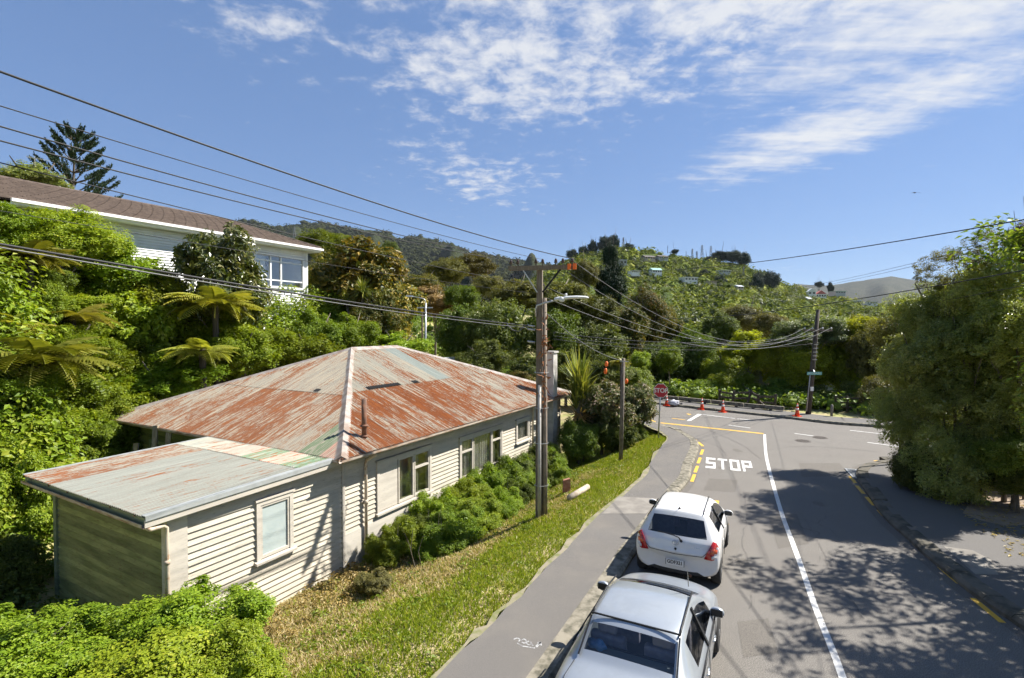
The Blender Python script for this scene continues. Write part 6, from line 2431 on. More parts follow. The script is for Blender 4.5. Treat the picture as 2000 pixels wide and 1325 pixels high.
hx, hy = xy(5.5, -1.2)
hedge = empty('creeper_hedge', (hx, hy, tz(hx, hy)), 0, 'long low thicket of leafy green creeper along the front of the cream house', 'hedge')
hr = random.Random(77)
k_ = 0
s_h = .8
while s_h < 11.2:
    for row in (0, 1):
        dd = (-.75 if row == 0 else -1.55) + hr.uniform(-.2, .2)
        if row == 1 and (s_h < 1.4 or s_h > 10.2):
            continue
        x0, y0 = xy(s_h + hr.uniform(-.2, .2), dd)
        r0 = hr.uniform(.62, .92) * (.75 if s_h < 1.6 else 1)
        f = bpy.data.objects.new('foliage', PROTO[hr.choice(['fore', 'near', 'near2', 'fore'])])
        link(f, hedge)
        f.location = (x0 - hx, y0 - hy, tz(x0, y0) - hedge.location.z + (.48 if row == 0 else .28) * r0 / .8)
        f.scale = (r0, r0 * .9, r0 * (.95 if row == 0 else .8))
        f.rotation_euler = (hr.uniform(-.2, .2), hr.uniform(-.2, .2), hr.uniform(0, 6.28))
        objmat(f, hr.choice(['leaf_bright', 'leaf_bright', 'leaf_mid']))
    s_h += .68
mb = MB()
for q in range(60):
    x0, y0 = xy(hr.uniform(.8, 11), hr.uniform(-2.0, -.5))
    a = Vector((x0 - hx, y0 - hy, tz(x0, y0) - hedge.location.z))
    b = a + Vector((hr.uniform(-.3, .3), hr.uniform(-.3, .3), hr.uniform(.5, 1.15)))
    mb.tube([a, a.lerp(b, .5) + Vector((hr.uniform(-.1, .1), hr.uniform(-.1, .1), 0)), b], [.012, .009, .004], 5)
mb.build('stems', 'bark', hedge)
plant('dry_bush', 'shrub', 728, 1138, 12.0, 36, 26, 'near2', 'leaf_brown', 'dry brownish bush below the tan downpipe')
for a in (
    (1130, 860, 23.2, 40, 48, 'near2', 'leaf_mid', 'dark glossy shrub at the far corner of the cream house'),
    (1175, 800, 24.5, 62, 58, 'big', 'leaf_pink', 'cream and pink tinged shrub left of the short timber pole'),
    (1240, 790, 25.5, 42, 45, 'big', 'leaf_pink', 'cream tinged shrub reaching in front of the stop sign'),
    (1205, 845, 24.0, 46, 40, 'near2', 'leaf_dark', 'dark shrub around the foot of the short timber pole'),
    (1245, 852, 25.0, 20, 24, 'near', 'leaf_mid', 'small green shrub on the grass left of the stop sign post'),
    (1010, 745, 31.0, 40, 20, 'bush2', 'leaf_orange', 'orange tinged shrub over the right slope of the rusty roof'),
):
    plant('corner_shrub', 'shrub', *a, group='shrubs at the house corner')

GN = 'foreground bushes'
for a in (
    (395, 1240, 8.4, 135, 88, 'fore', 'leaf_bright', 'bright leafy bush in front of the lean-to corner board'),
    (225, 1285, 8.0, 150, 85, 'fore', 'leaf_bright', 'bright bush at the bottom left under the mossy end wall'),
    (60, 1290, 7.6, 150, 90, 'fore', 'leaf_bright', 'bright bush in the bottom left corner of the picture'),
    (440, 1325, 7.4, 105, 90, 'fore', 'leaf_bright', 'bright bush at the bottom edge beside the dry grass'),
    (250, 1400, 6.6, 220, 105, 'near', 'leaf_bright', 'bright bush cut by the bottom edge of the picture'),
):
    plant('foreground_bush', 'shrub', *a, group=GN)


# ---- tree ferns
def frond(length, droop, n=20, w=.34, seed=0):
    rr = np.random.default_rng(seed)
    t = np.linspace(0, 1, 12)
    x = length * t * (1 - .10 * t)
    z = length * (.42 * t - droop * t * t)
    rx = np.stack([x, 0 * x, z], -1)
    V, T = [], []
    # rachis
    for i in range(11):
        a, b = rx[i], rx[i + 1]
        o = len(V)
        wd = .012 * (1 - t[i]) + .004
        V += [a + [0, wd, 0], a - [0, wd, 0], b - [0, wd, 0], b + [0, wd, 0]]
        T += [(o, o + 1, o + 2), (o, o + 2, o + 3)]
    for k in range(n):
        u = .12 + .86 * k / (n - 1)
        p = np.array([np.interp(u, t, rx[:, 0]), 0, np.interp(u, t, rx[:, 2])])
        ln = length * w * (math.sin(pi * min(1, u * .9 + .12)) ** .7) * (1.05 - .45 * u)
        for s in (-1, 1):
            d = np.array([.42, s, -.20 + rr.normal(0, .06)])
            d = d / np.linalg.norm(d)
            f = np.array([1, 0, .25])
            ww = length * .036
            o = len(V)
            V += [p - f * ww * .5, p + f * ww * .5, p + d * ln * .6 + f * ww * .45 + [0, 0, -.02], p + d * ln + [0, 0, -ln * .22], p + d * ln * .6 - f * ww * .45 + [0, 0, -.02]]
            T += [(o, o + 1, o + 2), (o, o + 2, o + 4), (o + 4, o + 2, o + 3)]
    return np.array(V), np.array(T)


def fern_crown(seed, nf=40):
    rr = np.random.default_rng(seed)
    V, T, R, n = [], [], [], 0
    for i in range(nf):
        v, t = frond(rr.uniform(.8, 1.1), rr.uniform(.35, .75), 20, .34, seed + i)
        a = 2 * pi * i / nf * 1.0 + rr.normal(0, .15)
        tilt = rr.normal(.05, .26)
        ct, st = cos(tilt), sin(tilt)
        v = np.stack([v[:, 0] * ct - v[:, 2] * st, v[:, 1], v[:, 0] * st + v[:, 2] * ct], -1)
        c, s = cos(a), sin(a)
        v = np.stack([v[:, 0] * c - v[:, 1] * s, v[:, 0] * s + v[:, 1] * c, v[:, 2]], -1)
        V.append(v)
        T.append(t + n)
        R.append(np.clip(rr.normal(.5, .2, len(t)) + rr.normal(0, .15), 0, 1))
        n += len(v)
    return np_mesh('fern_fronds', np.concatenate(V), np.concatenate(T), np.concatenate(R), 'leaf_fern')


FERNS = [fern_crown(40), fern_crown(80, 34)]
mbt = MB().tube([(0, 0, 0), (.05, 0, .5), (0, 0, 1)], [.14, .12, .13], 10)
FTR = mbt.mesh('trunk')
FTR.materials.append(M('bark_dark'))
for i, (px, py, Y, r, lab) in enumerate((
        (70, 700, 15.0, 135, 'large tree fern with olive fronds at the far left of the bank'),
        (10, 640, 15.8, 80, 'tree fern half cut by the left edge of the picture'),
        (55, 500, 17.2, 80, 'olive tree fern under the thick cable at the upper left'),
        (140, 620, 19.0, 78, 'small flat tree fern in the middle of the left bank'),
        (420, 592, 22.6, 88, 'spreading tree fern in front of the glossy tree'),
        (395, 685, 20.8, 70, 'tree fern with drooping golden fronds above the rusty roof'),
        (1212, 708, 23.2, 24, 'young fern frond tuft at the top of the short timber pole'))):
    c = P(px, py, Y)
    gz = tz(c.x, c.y)
    root = empty('tree_fern', (c.x, c.y, gz), 0, lab, 'tree fern', 'tree ferns')
    f = bpy.data.objects.new('fronds', FERNS[i % 2])
    link(f, root)
    f.location = (0, 0, c.z - gz)
    k = r * 1.12 * Y / 1000
    f.scale = (k, k, k * .8)
    f.rotation_euler = (.06, -.05, prng.uniform(0, 6))
    t = bpy.data.objects.new('trunk', FTR)
    link(t, root)
    t.scale = (1, 1, c.z - gz + .05) if i < 6 else (.25, .25, c.z - gz)


# ---- cabbage trees, palm and flax like plants
def blades(seed, n, L, w, elev=(-.3, 1.4), bend=.35):
    rr = np.random.default_rng(seed)
    V, T, R = [], [], []
    for i in range(n):
        a = rr.uniform(0, 2 * pi)
        e = rr.uniform(*elev)
        l = L * rr.uniform(.75, 1.1)
        d = np.array([cos(a) * cos(e), sin(a) * cos(e), sin(e)])
        sd_ = np.array([-sin(a), cos(a), 0])
        p0 = np.zeros(3)
        p1 = d * l * .5
        p2 = d * l * .98 + np.array([cos(a), sin(a), 0]) * l * .08 - np.array([0, 0, bend * l * max(.0, cos(e))])
        o = len(V)
        V += [p0 - sd_ * w * .3, p0 + sd_ * w * .3, p1 + sd_ * w * .5, p1 - sd_ * w * .5, p2]
        T += [(o, o + 1, o + 2), (o, o + 2, o + 3), (o + 3, o + 2, o + 4)]
        q = rr.uniform(0, 1)
        R += [q, q, q]
    return np_mesh('blades', np.array(V), np.array(T), np.array(R), 'leaf_flax')


HEAD = blades(5, 130, 1.0, .075)
UPR = blades(9, 90, 1.0, .06, (.45, 1.45), .25)
ct = empty('cabbage_tree', (*P(705, 640, 32.0)[:2], tz(*P(705, 640, 32.0)[:2])), 0, 'cabbage tree with three spiky leaf heads behind the rusty roof', 'tree')
for px, py, r in ((708, 575, 40), (676, 590, 28), (742, 592, 28)):
    c = P(px, py, 32.0)
    rel = c - ct.location
    h = bpy.data.objects.new('leaf_head', HEAD)
    link(h, ct)
    h.location = rel
    k = r * .032
    h.scale = (k, k, k)
    MB().tube([(0, 0, 0), (rel.x * .4, 0, rel.z * .6), rel], [.14, .10, .06], 8).build('trunk', 'bark', ct, True)
objs = [(1640, 622, 48, 20, 'small spiky cabbage tree head right of the pale leaved tree'), (1665, 630, 47, 22, 'second spiky cabbage tree head next to the lime tree')]
for px, py, Y, r, lab in objs:
    c = P(px, py, Y)
    gz = tz(c.x, c.y)
    e = empty('cabbage_tree', (c.x, c.y, gz), 0, lab, 'tree', 'far cabbage trees')
    h = bpy.data.objects.new('leaf_head', HEAD)
    link(h, e)
    h.location = (0, 0, c.z - gz)
    h.scale = (r * Y / 1000,) * 3
    MB().tube([(0, 0, 0), (0, 0, c.z - gz)], [.14, .09], 8).build('trunk', 'bark', e, True)
pc = P(1132, 800, 24.0)
gz = tz(pc.x, pc.y)
pe = empty('palm', (pc.x, pc.y, gz), 0, 'yellow green palm with upright fan leaves right of the chimney', 'palm')
for k, (dx, dz, r, rz_) in enumerate(((0, .6, 2.7, 0), (.2, .2, 2.3, 1.3), (-.15, .0, 2.0, 2.5))):
    h = bpy.data.objects.new('fronds', UPR)
    link(h, pe)
    h.location = (dx, 0, pc.z - gz + dz)
    h.scale = (r * .62, r * .62, r)
    h.rotation_euler = (0, 0, rz_)
h = bpy.data.objects.new('dead_fronds', HEAD)
link(h, pe)
h.location = (0, 0, pc.z - gz - .1)
h.scale = (1.1, 1.1, .9)
h.rotation_euler = (pi, 0, 0)
objmat(h, 'leaf_straw')
MB().tube([(0, 0, -.2), (.05, 0, (pc.z - gz) * .5), (0, 0, pc.z - gz + .4)], [.22, .18, .16], 10).build('trunk', 'bark', pe, True)


# ---- the tiered pine on the skyline
def tiered_pine():
    rr = np.random.default_rng(3)
    mb = MB().tube([(0, 0, 0), (.0, 0, .5), (.01, 0, 1.0)], [.03, .02, .006], 8)
    pos, ax, Ls = [], [], []
    for tier in range(9):
        z = .10 + tier * .1
        R = .66 * (1 - z) ** .8 + .09
        nb = 6
        for b in range(nb):
            a = 2 * pi * b / nb + tier * .55 + rr.normal(0, .1)
            tip = np.array([cos(a) * R, sin(a) * R, z + R * .38])
            p0 = np.array([0, 0, z])
            mb.tube([p0, p0 * .5 + tip * .5 - [0, 0, .02], tip], [.009, .006, .003], 5)
            # ropey upswept foliage
            for q in range(9):
                u = .46 + .54 * q / 8
                base = p0 + (tip - p0) * u - np.array([0, 0, .02 * sin(pi * u)])
                for s in (-1, 1):
                    dr = unit((tip - p0)[None])[0] * .75 + np.array([-sin(a), cos(a), 0]) * s * .38 + np.array([0, 0, .42])
                    ln = .10 * (1.15 - .5 * u)
                    m = 16
                    tt = rr.uniform(0, 1, m)
                    pos.append(base + dr * ln * tt[:, None] + rr.normal(0, .006, (m, 3)))
                    ax.append(unit(dr + rr.normal(0, .45, (m, 3))))
                    Ls.append(np.full(m, .030))
    pos, ax, Ls = np.concatenate(pos), np.concatenate(ax), np.concatenate(Ls)
    nr = unit(np.cross(ax, rr.normal(0, 1, ax.shape)))
    v, t = leaf_arrays(pos, ax, nr, Ls, Ls * .45)
    fol = np_mesh('needles', v, t, np.repeat(rr.uniform(0, 1, len(pos)), 2), 'leaf_pine')
    return mb, fol


mbp, fol = tiered_pine()
tb = P(137, 395, 52.0)
tp = P(137, 253, 52.0)
te = empty('tiered_pine', (tb.x, tb.y, tb.z - 3.5), 0, 'tiered star shaped pine rising behind the brown tiled roof', 'tree')
hgt = tp.z - te.location.z
f = link(bpy.data.objects.new('crown', fol), te)
f.scale = (hgt * .56, hgt * .56, hgt)
t = mbp.build('trunk', 'bark_dark', te, True)
t.scale = f.scale
te.rotation_euler = (0, .05, .4)
# television aerial by the pine
ap = P(68, 306, 40.0)
tv = empty('television_aerial', (ap.x, ap.y, ap.z - 2.2), .5, 'thin television aerial standing on the roof left of the tiered pine', 'aerial')
MB().tube([(0, 0, 0), (0, 0, 2.25)], .02, 6).build('mast', 'galv', tv)
bmx = MB().tube([(-.5, 0, 2.1), (.9, 0, 2.0)], .014, 5).build('boom', 'galv', tv)
for k in range(9):
    MB().tube([(-.45 + k * .16, -.22, 2.1 - k * .011), (-.45 + k * .16, .22, 2.1 - k * .011)], .009, 5).build('rod', 'galv', bmx)


# ------------------------------------------------------------------ stuff: undergrowth, grass, far woods
def clumps(rng, centers, radii, per, L, asp, mat, name, label, up=.5, flat=.7, kind='stuff', core=.0, cat='undergrowth', csub=1):
    n = len(centers)
    ci = np.repeat(np.arange(n), per)
    d = unit(rng.normal(0, 1, (len(ci), 3)) + np.array([0, 0, up]))
    rad = radii[ci][:, None]
    pos = centers[ci] + d * rad * np.array([1, 1, flat]) * rng.uniform(.6, 1.0, (len(ci), 1))
    nrm = unit(d * .8 + np.array([0.1, 0, .7]) + rng.normal(0, .45, d.shape))
    ax = unit(np.cross(nrm, rng.normal(0, 1, d.shape)))
    Ln = L * rng.uniform(.6, 1.4, len(ci)) * (radii[ci] / radii.mean()) ** .5
    v, t = leaf_arrays(pos, ax, nrm, Ln, Ln * asp)
    cr = rng.normal(.45, .2, n)
    r = np.repeat(np.clip(cr[ci] + rng.normal(0, .16, len(ci)), 0, 1), 2)
    if core:
        cv, ctt = ico_core(centers, (radii * core)[:, None] * np.array([1, 1, flat]), rng, csub)
        t = np.concatenate([t, ctt + len(v)])
        v = np.concatenate([v, cv])
        r = np.concatenate([r, np.repeat(np.clip(cr, 0, 1), len(ICO[1]))])
    o = link(bpy.data.objects.new(name, np_mesh(name, v, t, r, mat)))
    return tag(o, label, cat, None, kind)


rng = np.random.default_rng(17)


def scatter_sd(n, s0, s1, d0, d1, test=None):
    s = rng.uniform(s0, s1, n)
    d = rng.uniform(d0, d1, n)
    x, y = xy(s, d)
    if test is not None:
        k = test(s, d, x, y)
        x, y = x[k], y[k]
    return np.stack([x, y, terr(x, y)], -1)


def on_bank(s, d, x, y):
    foot = 11.9 - 5.5 * (1 - sstep(-3.6, -.8, s))
    inh = (s > -18) & (d > 16.0) & (d < 27) & (s < 13.5)      # not inside the upper house
    upper_in = (sd(x, y)[1] > 16.6) & (sd(x, y)[1] < 25.8) & (sd(x, y)[0] < 12.6) & (sd(x, y)[0] > -8)
    vis = (y > 4) & (np.abs(x) < y * 1.15 + 2)
    return (d > foot + .3) & vis & ~upper_in


c = scatter_sd(3800, -20, 20, 6, 22, on_bank)
c[:, 2] += rng.uniform(.2, 1.0, len(c))
clumps(rng, c, rng.uniform(.5, 1.15, len(c)), 84, .17, .6, 'leaf_bright', 'undergrowth', 'tangle of bright creepers and weeds covering the left bank')
c = scatter_sd(1400, -20, 22, 6, 24, on_bank)
c[:, 2] += .35
clumps(rng, c, rng.uniform(.45, .9, len(c)), 70, .14, .55, 'leaf_bright', 'undergrowth', 'lower green weeds mixed through the left bank')
c = scatter_sd(1500, -20, 18, 6.5, 21, on_bank)
c[:, 2] += rng.uniform(.9, 2.0, len(c))
clumps(rng, c, rng.uniform(.5, .95, len(c)), 80, .17, .6, 'leaf_bright', 'undergrowth', 'taller leafy tangle rising between the bank shrubs')
# weeds round the house walls and behind the lean-to
c = scatter_sd(500, -9, 0, 4.9, 11.8, lambda s, d, x, y: (y > 4) & ((s < -4.9) | (d > 5.6)) & (s < -.8))
c[:, 2] += .2
clumps(rng, c, rng.uniform(.35, .7, len(c)), 60, .12, .6, 'leaf_mid', 'weeds', 'rank green weeds behind the lean-to', cat='weeds')
c = scatter_sd(260, -9, -3.4, -1.0, 5, lambda s, d, x, y: (y > 4) & (s < -4.6))
c[:, 2] += .2
clumps(rng, c, rng.uniform(.35, .7, len(c)), 70, .10, .6, 'leaf_dark', 'weeds', 'shaded weeds along the mossy end wall', cat='weeds')
# woodland floor across the junction and behind the house
xs = rng.uniform(-20, 34, 2600)
ys = rng.uniform(30, 64, 2600)
q = (ys - 35.5) + (xs - 10.5) * 0.76
k = (q > 2.6) & (np.abs(xs) < ys * 1.1)
c = np.stack([xs, ys, terr(xs, ys)], -1)[k]
c[:, 2] += .4
clumps(rng, c, rng.uniform(.6, 1.3, len(c)), 70, .26, .6, 'leaf_mid', 'undergrowth', 'dark scrub under the trees across the junction', core=.5)

# grass on the verge
PE = np.array([[*sd(p.x, p.y)] for p in PATH_L if p.y > -3])
o_ = np.argsort(PE[:, 0])
PEs, PEd = PE[o_, 0], PE[o_, 1]


def grassy(n, s0, s1, depth, seed):
    r = np.random.default_rng(seed)
    s = r.uniform(s0, s1, n)
    dist = r.uniform(.02, depth, n)
    d = np.interp(s, PEs, PEd) + .03 + dist
    x, y = xy(s, d)
    k = (d < -.1) & (y > 4.5)
    x, y, dist, s, d = x[k], y[k], dist[k], s[k], d[k]
    patch = np.sin(x * 1.1 + 1.3 * np.sin(y * .7)) * np.sin(y * .9 + x * .3) + .6 * np.sin(x * 2.9 + y * 2.1) * np.sin(y * 3.3 - x)
    dry = .95 * sstep(1.1, 2.7, dist + .7 * patch) * (1 - .6 * sstep(6, 12, s)) + .22 * patch
    return x, y, dist, np.clip(dry * .68 + .04 + r.normal(0, .30, len(x)), 0, 1) > .5, r


x, y, dist, dry, r = grassy(190000, -9.5, 19.5, 5.6, 31)
for flag, name, mat, lab in ((False, 'grass', 'grass_green', 'short bright green grass along the footpath edge'), (True, 'dry_grass', 'grass_dry', 'straw coloured dry grass on the verge before the house')):
    k = dry == flag
    px_, py_ = x[k], y[k]
    n = len(px_)
    pos = np.stack([px_, py_, terr(px_, py_) - .045], -1)
    lean_ = r.normal(0, .45 if not flag else .9, (n, 3))
    ax = unit(np.array([0, 0, 1.0]) + lean_ * np.array([1, 1, .1]))
    nr = unit(np.cross(ax, r.normal(0, 1, (n, 3))))
    Ln = r.uniform(.05, .125, n) * (1.0 if not flag else 1.1)
    v, t = leaf_arrays(pos, ax, nr, Ln, r.uniform(.014, .026, n), .1, .25)
    o = link(bpy.data.objects.new(name, np_mesh(name, v, t, np.repeat(r.uniform(0, 1, n), 2), mat)))
    tag(o, lab, 'grass', None, 'stuff')
# low weeds dotted through the verge and daisies
c_s = rng.uniform(-8, 18, 420)
c_d = np.interp(c_s, PEs, PEd) + .4 + rng.uniform(0, 1, 420) ** .6 * 4.2
x, y = xy(c_s, c_d)
k = (c_d < -.2) & (y > 5)
c = np.stack([x, y, terr(x, y) - .02], -1)[k]
clumps(rng, c, rng.uniform(.10, .26, len(c)), 26, .07, .6, 'leaf_bright', 'weeds', 'low leafy weeds scattered through the verge grass', flat=.45, cat='weeds')
c_s = rng.uniform(-3, 12, 280)
c_d = rng.uniform(-1.3, -.12, 280)
x, y = xy(c_s, c_d)
c = np.stack([x, y, terr(x, y)], -1)
clumps(rng, c, rng.uniform(.12, .32, len(c)), 26, .075, .55, 'leaf_straw', 'weeds', 'straw coloured dead weeds along the base of the house wall', flat=.8, cat='weeds')
# fallen leaves on the dirt track at the right
n = 2600
x, y = rng.uniform(10.5, 19, n), rng.uniform(11, 17, n)
k = (x - 13.0) * .9 - (y - 14.0) * .42 > -.6
x, y = x[k], y[k]
n = len(x)
pos = np.stack([x, y, np.maximum(terr(x, y), .13) + .012], -1)
ax = unit(rng.normal(0, 1, (n, 3)) * np.array([1, 1, .15]))
nr = unit(np.array([0, 0, 1.0]) + rng.normal(0, .3, (n, 3)))
v, t = leaf_arrays(pos, ax, nr, rng.uniform(.06, .14, n), rng.uniform(.02, .05, n))
o = link(bpy.data.objects.new('leaf_litter', np_mesh('leaf_litter', v, t, np.repeat(rng.uniform(0, 1, n), 2), 'leaf_straw')))
tag(o, 'dry fallen leaves under the right hand trees', 'leaves', None, 'stuff')


# ------------------------------------------------------------------ hills
def hillmat(name, c1, c2, c3, scale):
    m = newmat(name)
    N, L, B = nodes_of(m)
    g = N.new('ShaderNodeNewGeometry').outputs['Position']
    a = noise_node(N, L, g, scale, 8, .68)
    b = noise_node(N, L, g, scale * 7, 5, .7)
    c = mixcol(N, L, ramp01(N, L, a, .38, .62), c1, c2)
    c = mixcol(N, L, mth(N, L, 'MULTIPLY', ramp01(N, L, b, .45, .65), .7), c, c3)
    L.new(c, B.inputs['Base Color'])
    B.inputs['Roughness'].default_value = .95
    B.inputs['Specular IOR Level'].default_value = .1
    bump(N, L, B, b, 1.0, 6 if scale < .02 else 1.5)


hillmat('hill_near', (.05, .075, .014), (.085, .115, .022), (.03, .045, .012), .05)
hillmat('hill_far', (.020, .027, .008), (.040, .046, .012), (.008, .012, .005), .014)
hillmat('hill_farther', (.036, .038, .024), (.055, .053, .034), (.022, .025, .018), .008)


def interp(pts, x):
    return np.interp(x, [p[0] for p in pts], [p[1] for p in pts])


def hill(name, ridge, base_py, Z0, Z1, pw, mat, nx, nt, amp, seed, label):
    pxs = np.linspace(ridge[0][0], ridge[-1][0], nx)
    ts = np.concatenate([np.linspace(0, 1, nt), [1.06, 1.25]])
    r = np.random.default_rng(seed)
    ph = r.uniform(0, 6.28, 24)
    pts = []
    for px in pxs:
        ry = float(interp(ridge, px))
        for t in ts:
            tt = min(t, 1.0)
            py = base_py + (ry - base_py) * tt ** pw
            Z = Z0 + (Z1 - Z0) * t
            p = P(px, py, Z)
            zz = p.z - (t - tt) * (Z1 - Z0) * .5
            # spurs and gullies
            s = (px - ridge[0][0]) / 100.0
            bmp = sin(s * 4.1 + ph[0] + 2.2 * t) * .5 + sin(s * 7.7 + ph[1] - 5.0 * t) * .32 + sin(s * 13 + ph[2] + 9 * t) * .16
            zz += amp * bmp * sin(pi * min(max(tt, .02), .97)) + amp * .02 * sin(s * 17 + ph[4]) * tt
            pts.append((p.x, p.y, zz))
    o = link(bpy.data.objects.new(name, grid_mesh(name, np.array(pts), nx, len(ts), mat)))
    tag(o, kind='structure')
    o['label'] = label
    return o


R_MT = [(-300, 452), (100, 440), (430, 441), (475, 433), (520, 440), (560, 447), (600, 436), (640, 438), (690, 449), (715, 452), (760, 457), (790, 467), (820, 463), (860, 474), (900, 489), (950, 500), (1000, 508), (1080, 520), (1200, 540)]
hill('mountain', R_MT, 600, 350, 1500, .9, 'hill_far', 300, 60, 60, 2, 'dark forested mountain ridge behind the trees')
R_F = [(1400, 590), (1480, 572), (1560, 556), (1600, 559), (1650, 553), (1700, 546), (1740, 541), (1800, 548), (1900, 566), (2300, 575)]
hill('mountain', R_F, 640, 1500, 2900, .9, 'hill_farther', 120, 34, 40, 5, 'hazy brown mountain at the right end of the valley')
R_H = [(a_, b_ + 7) for a_, b_ in [(960, 560), (1040, 545), (1090, 512), (1120, 500), (1160, 488), (1200, 479), (1250, 484), (1300, 492), (1345, 502), (1400, 508), (1450, 514), (1480, 528), (1510, 545), (1560, 560), (1620, 578), (1700, 594), (1780, 604), (1900, 615), (2200, 630)]]
H0, H1, HPW = 110.0, 420.0, .85
hill('hill', R_H, 668, H0, H1, HPW, 'hill_near', 180, 40, 4.0, 9, 'green bush covered hill with houses across the valley')


def on_hill(px, t):
    ry = interp(R_H, px)
    py = 668 + (ry - 668) * t ** HPW
    Z = H0 + (H1 - H0) * t
    return px, py, Z


def hill_t(px, py):
    ry = float(interp(R_H, px))
    return max(0.0, min(1.0, ((py - 668) / (ry - 668)))) ** (1 / HPW)


HILL_HOUSES = (
        (1284, 529, 20, 9, 'hill_white', 'hill_green_roof', 1, 'white house with a pale green roof on the far hill'),
        (1350, 545, 28, 7, 'hill_white', 'hill_white', 0, 'long flat white house on the hill slope'),
        (1270, 503, 22, 7, 'hill_tan', 'hill_dark_roof', 1, 'tan house with a dark roof near the hill crest'),
        (1296, 502, 20, 6, 'hill_grey', 'hill_dark_roof', 1, 'grey house with a dark roof beside the tan one near the crest'),
        (1218, 512, 13, 9, 'hill_grey', 'hill_grey', 0, 'boxy grey house high on the hill behind the tall dark tree'),
        (1242, 531, 18, 4, 'hill_white', 'hill_white', 0, 'low white house left of the green roofed one'),
        (1418, 530, 22, 4, 'hill_grey', 'hill_white', 0, 'long pale house right of the dark pines on the hill'),
        (1447, 561, 12, 7, 'hill_tan', 'hill_grey', 1, 'small tan house left of the pair of dark pines'),
        (1393, 551, 16, 4, 'hill_tan', 'hill_tan', 0, 'low tan house under the slope pines'),
        (1586, 571, 14, 10, 'hill_white', 'hill_white', 2, 'left one of the two white gabled houses on the right'),
        (1604, 576, 18, 11, 'hill_white', 'hill_red_roof', 2, 'white gabled house with a red roof edge on the right'),
        (1582, 585, 8, 8, 'hill_white', 'hill_grey', 1, 'small white house below the gabled pair'),
        (1642, 571, 24, 4, 'hill_grey', 'hill_green_roof', 0, 'long low green roofed house right of the gabled pair'),
        (1678, 590, 11, 7, 'hill_grey', 'hill_white', 0, 'pale blockish house low on the right of the valley'),
        (1704, 592, 26, 5, 'hill_white', 'hill_grey', 0, 'row like white house at the far right of the valley'))


def clear_of_houses(px, tt):
    py = np.array([on_hill(a, b)[1] for a, b in zip(px, tt)])
    ok = np.ones(len(px), bool)
    for hx, hy, w, h, *_ in HILL_HOUSES:
        ok &= ~((np.abs(px - hx) < w * .62 + 2) & (py > hy - h * .6) & (py < hy + h * .5 + 7))
    return ok


n = 5900
px_ = rng.uniform(980, 1900, n)
tt_ = rng.uniform(0.02, 1.0, n) ** .9
cs = np.array([P(*on_hill(a, b)) for a, b in zip(px_, tt_)])
rad = (1.3 + rng.gamma(2.0, .85, n)) * (.5 + .55 * tt_)
keep = clear_of_houses(px_, tt_)
cs, rad = cs[keep], rad[keep]
clumps(rng, cs, rad * 1.15, 46, 1.15, .7, 'leaf_hill', 'hillside_wood', 'mixed green bush covering the far hill', up=.6, flat=.95, core=.66, cat='wood')
n = 900
px_ = rng.uniform(1000, 1850, n)
tt_ = rng.uniform(0.05, .97, n)
cs = np.array([P(*on_hill(a, b)) for a, b in zip(px_, tt_)])
cs = cs[clear_of_houses(px_, tt_)]
tt_ = tt_[clear_of_houses(px_, tt_)]
n = len(cs)
cs[:, 2] += 1
clumps(rng, cs, rng.uniform(2.0, 5.0, n) * (.5 + .5 * tt_), 60, 1.1, .7, 'leaf_dark', 'hillside_wood', 'darker trees dotted through the far hill', up=.6, flat=1.25, core=.66, cat='wood')
# woods on the mountain slope behind the left trees
n = 4200
px_ = rng.uniform(420, 1120, n)
tt_ = rng.uniform(0, 1, n) ** 1.3
cs = []
for a, b in zip(px_, tt_):
    ry = float(interp(R_MT, a))
    py = 600 + (ry - 600) * b ** .9
    cs.append(P(a, py, 350 + 1150 * b))
cs = np.array(cs)
clumps(rng, cs, rng.uniform(4, 8, n) * (1 + 1.3 * tt_), 15, 4.2, .75, 'leaf_mountain', 'hillside_wood', 'bush on the lower mountain slope', up=.6, flat=.85, core=.7, cat='wood')

# pines on the hill top
for px, py, rx, ry, kind, lab in (
        (1118, 498, 13, 11, 'round', 'dark pine at the left foot of the hill top grove'),
        (1140, 492, 12, 12, 'round2', 'dark pine second from the left in the hill top grove'),
        (1158, 484, 13, 15, 'tall', 'dark pine in the middle of the hill top grove'),
        (1178, 477, 15, 16, 'tall', 'tallest dark pine of the hill top grove'),
        (1198, 474, 15, 15, 'round', 'dark pine at the right end of the hill top grove'),
        (1227, 486, 12, 11, 'round', 'single dark pine right of the lattice pylon on the hill'),
        (1318, 492, 8, 5, 'round2', 'small dark pine on the hill crest left of the pylons'),
        (1406, 501, 20, 10, 'round', 'dark pine at the left of the flat topped grove on the crest'),
        (1430, 502, 21, 13, 'round2', 'dark pine in the middle of the flat topped grove on the crest'),
        (1452, 507, 16, 14, 'round', 'dark pine at the right of the flat topped grove on the crest'),
        (1383, 506, 10, 5, 'round', 'low dark pine under the pylons'),
        (1478, 556, 18, 26, 'tall', 'dark pine left of the pair on the right hill slope'),
        (1502, 552, 20, 24, 'round2', 'dark pine right of the pair on the right hill slope'),
        (1408, 552, 13, 16, 'round', 'dark pine on the mid slope below the long white house'),
        (1375, 538, 11, 13, 'round2', 'dark pine beside the long white house'),
        (1622, 562, 8, 11, 'tall', 'dark pine right of the white gabled houses'),
        (1600, 556, 9, 6, 'round', 'dark trees behind the white gabled houses')):
    Y = (H0 + (H1 - H0) * hill_t(px, py + ry * .5)) - 4
    plant('hill_pine', 'tree', px, py, Y, rx, ry, kind, 'leaf_pine', lab, group='pines on the far hill')

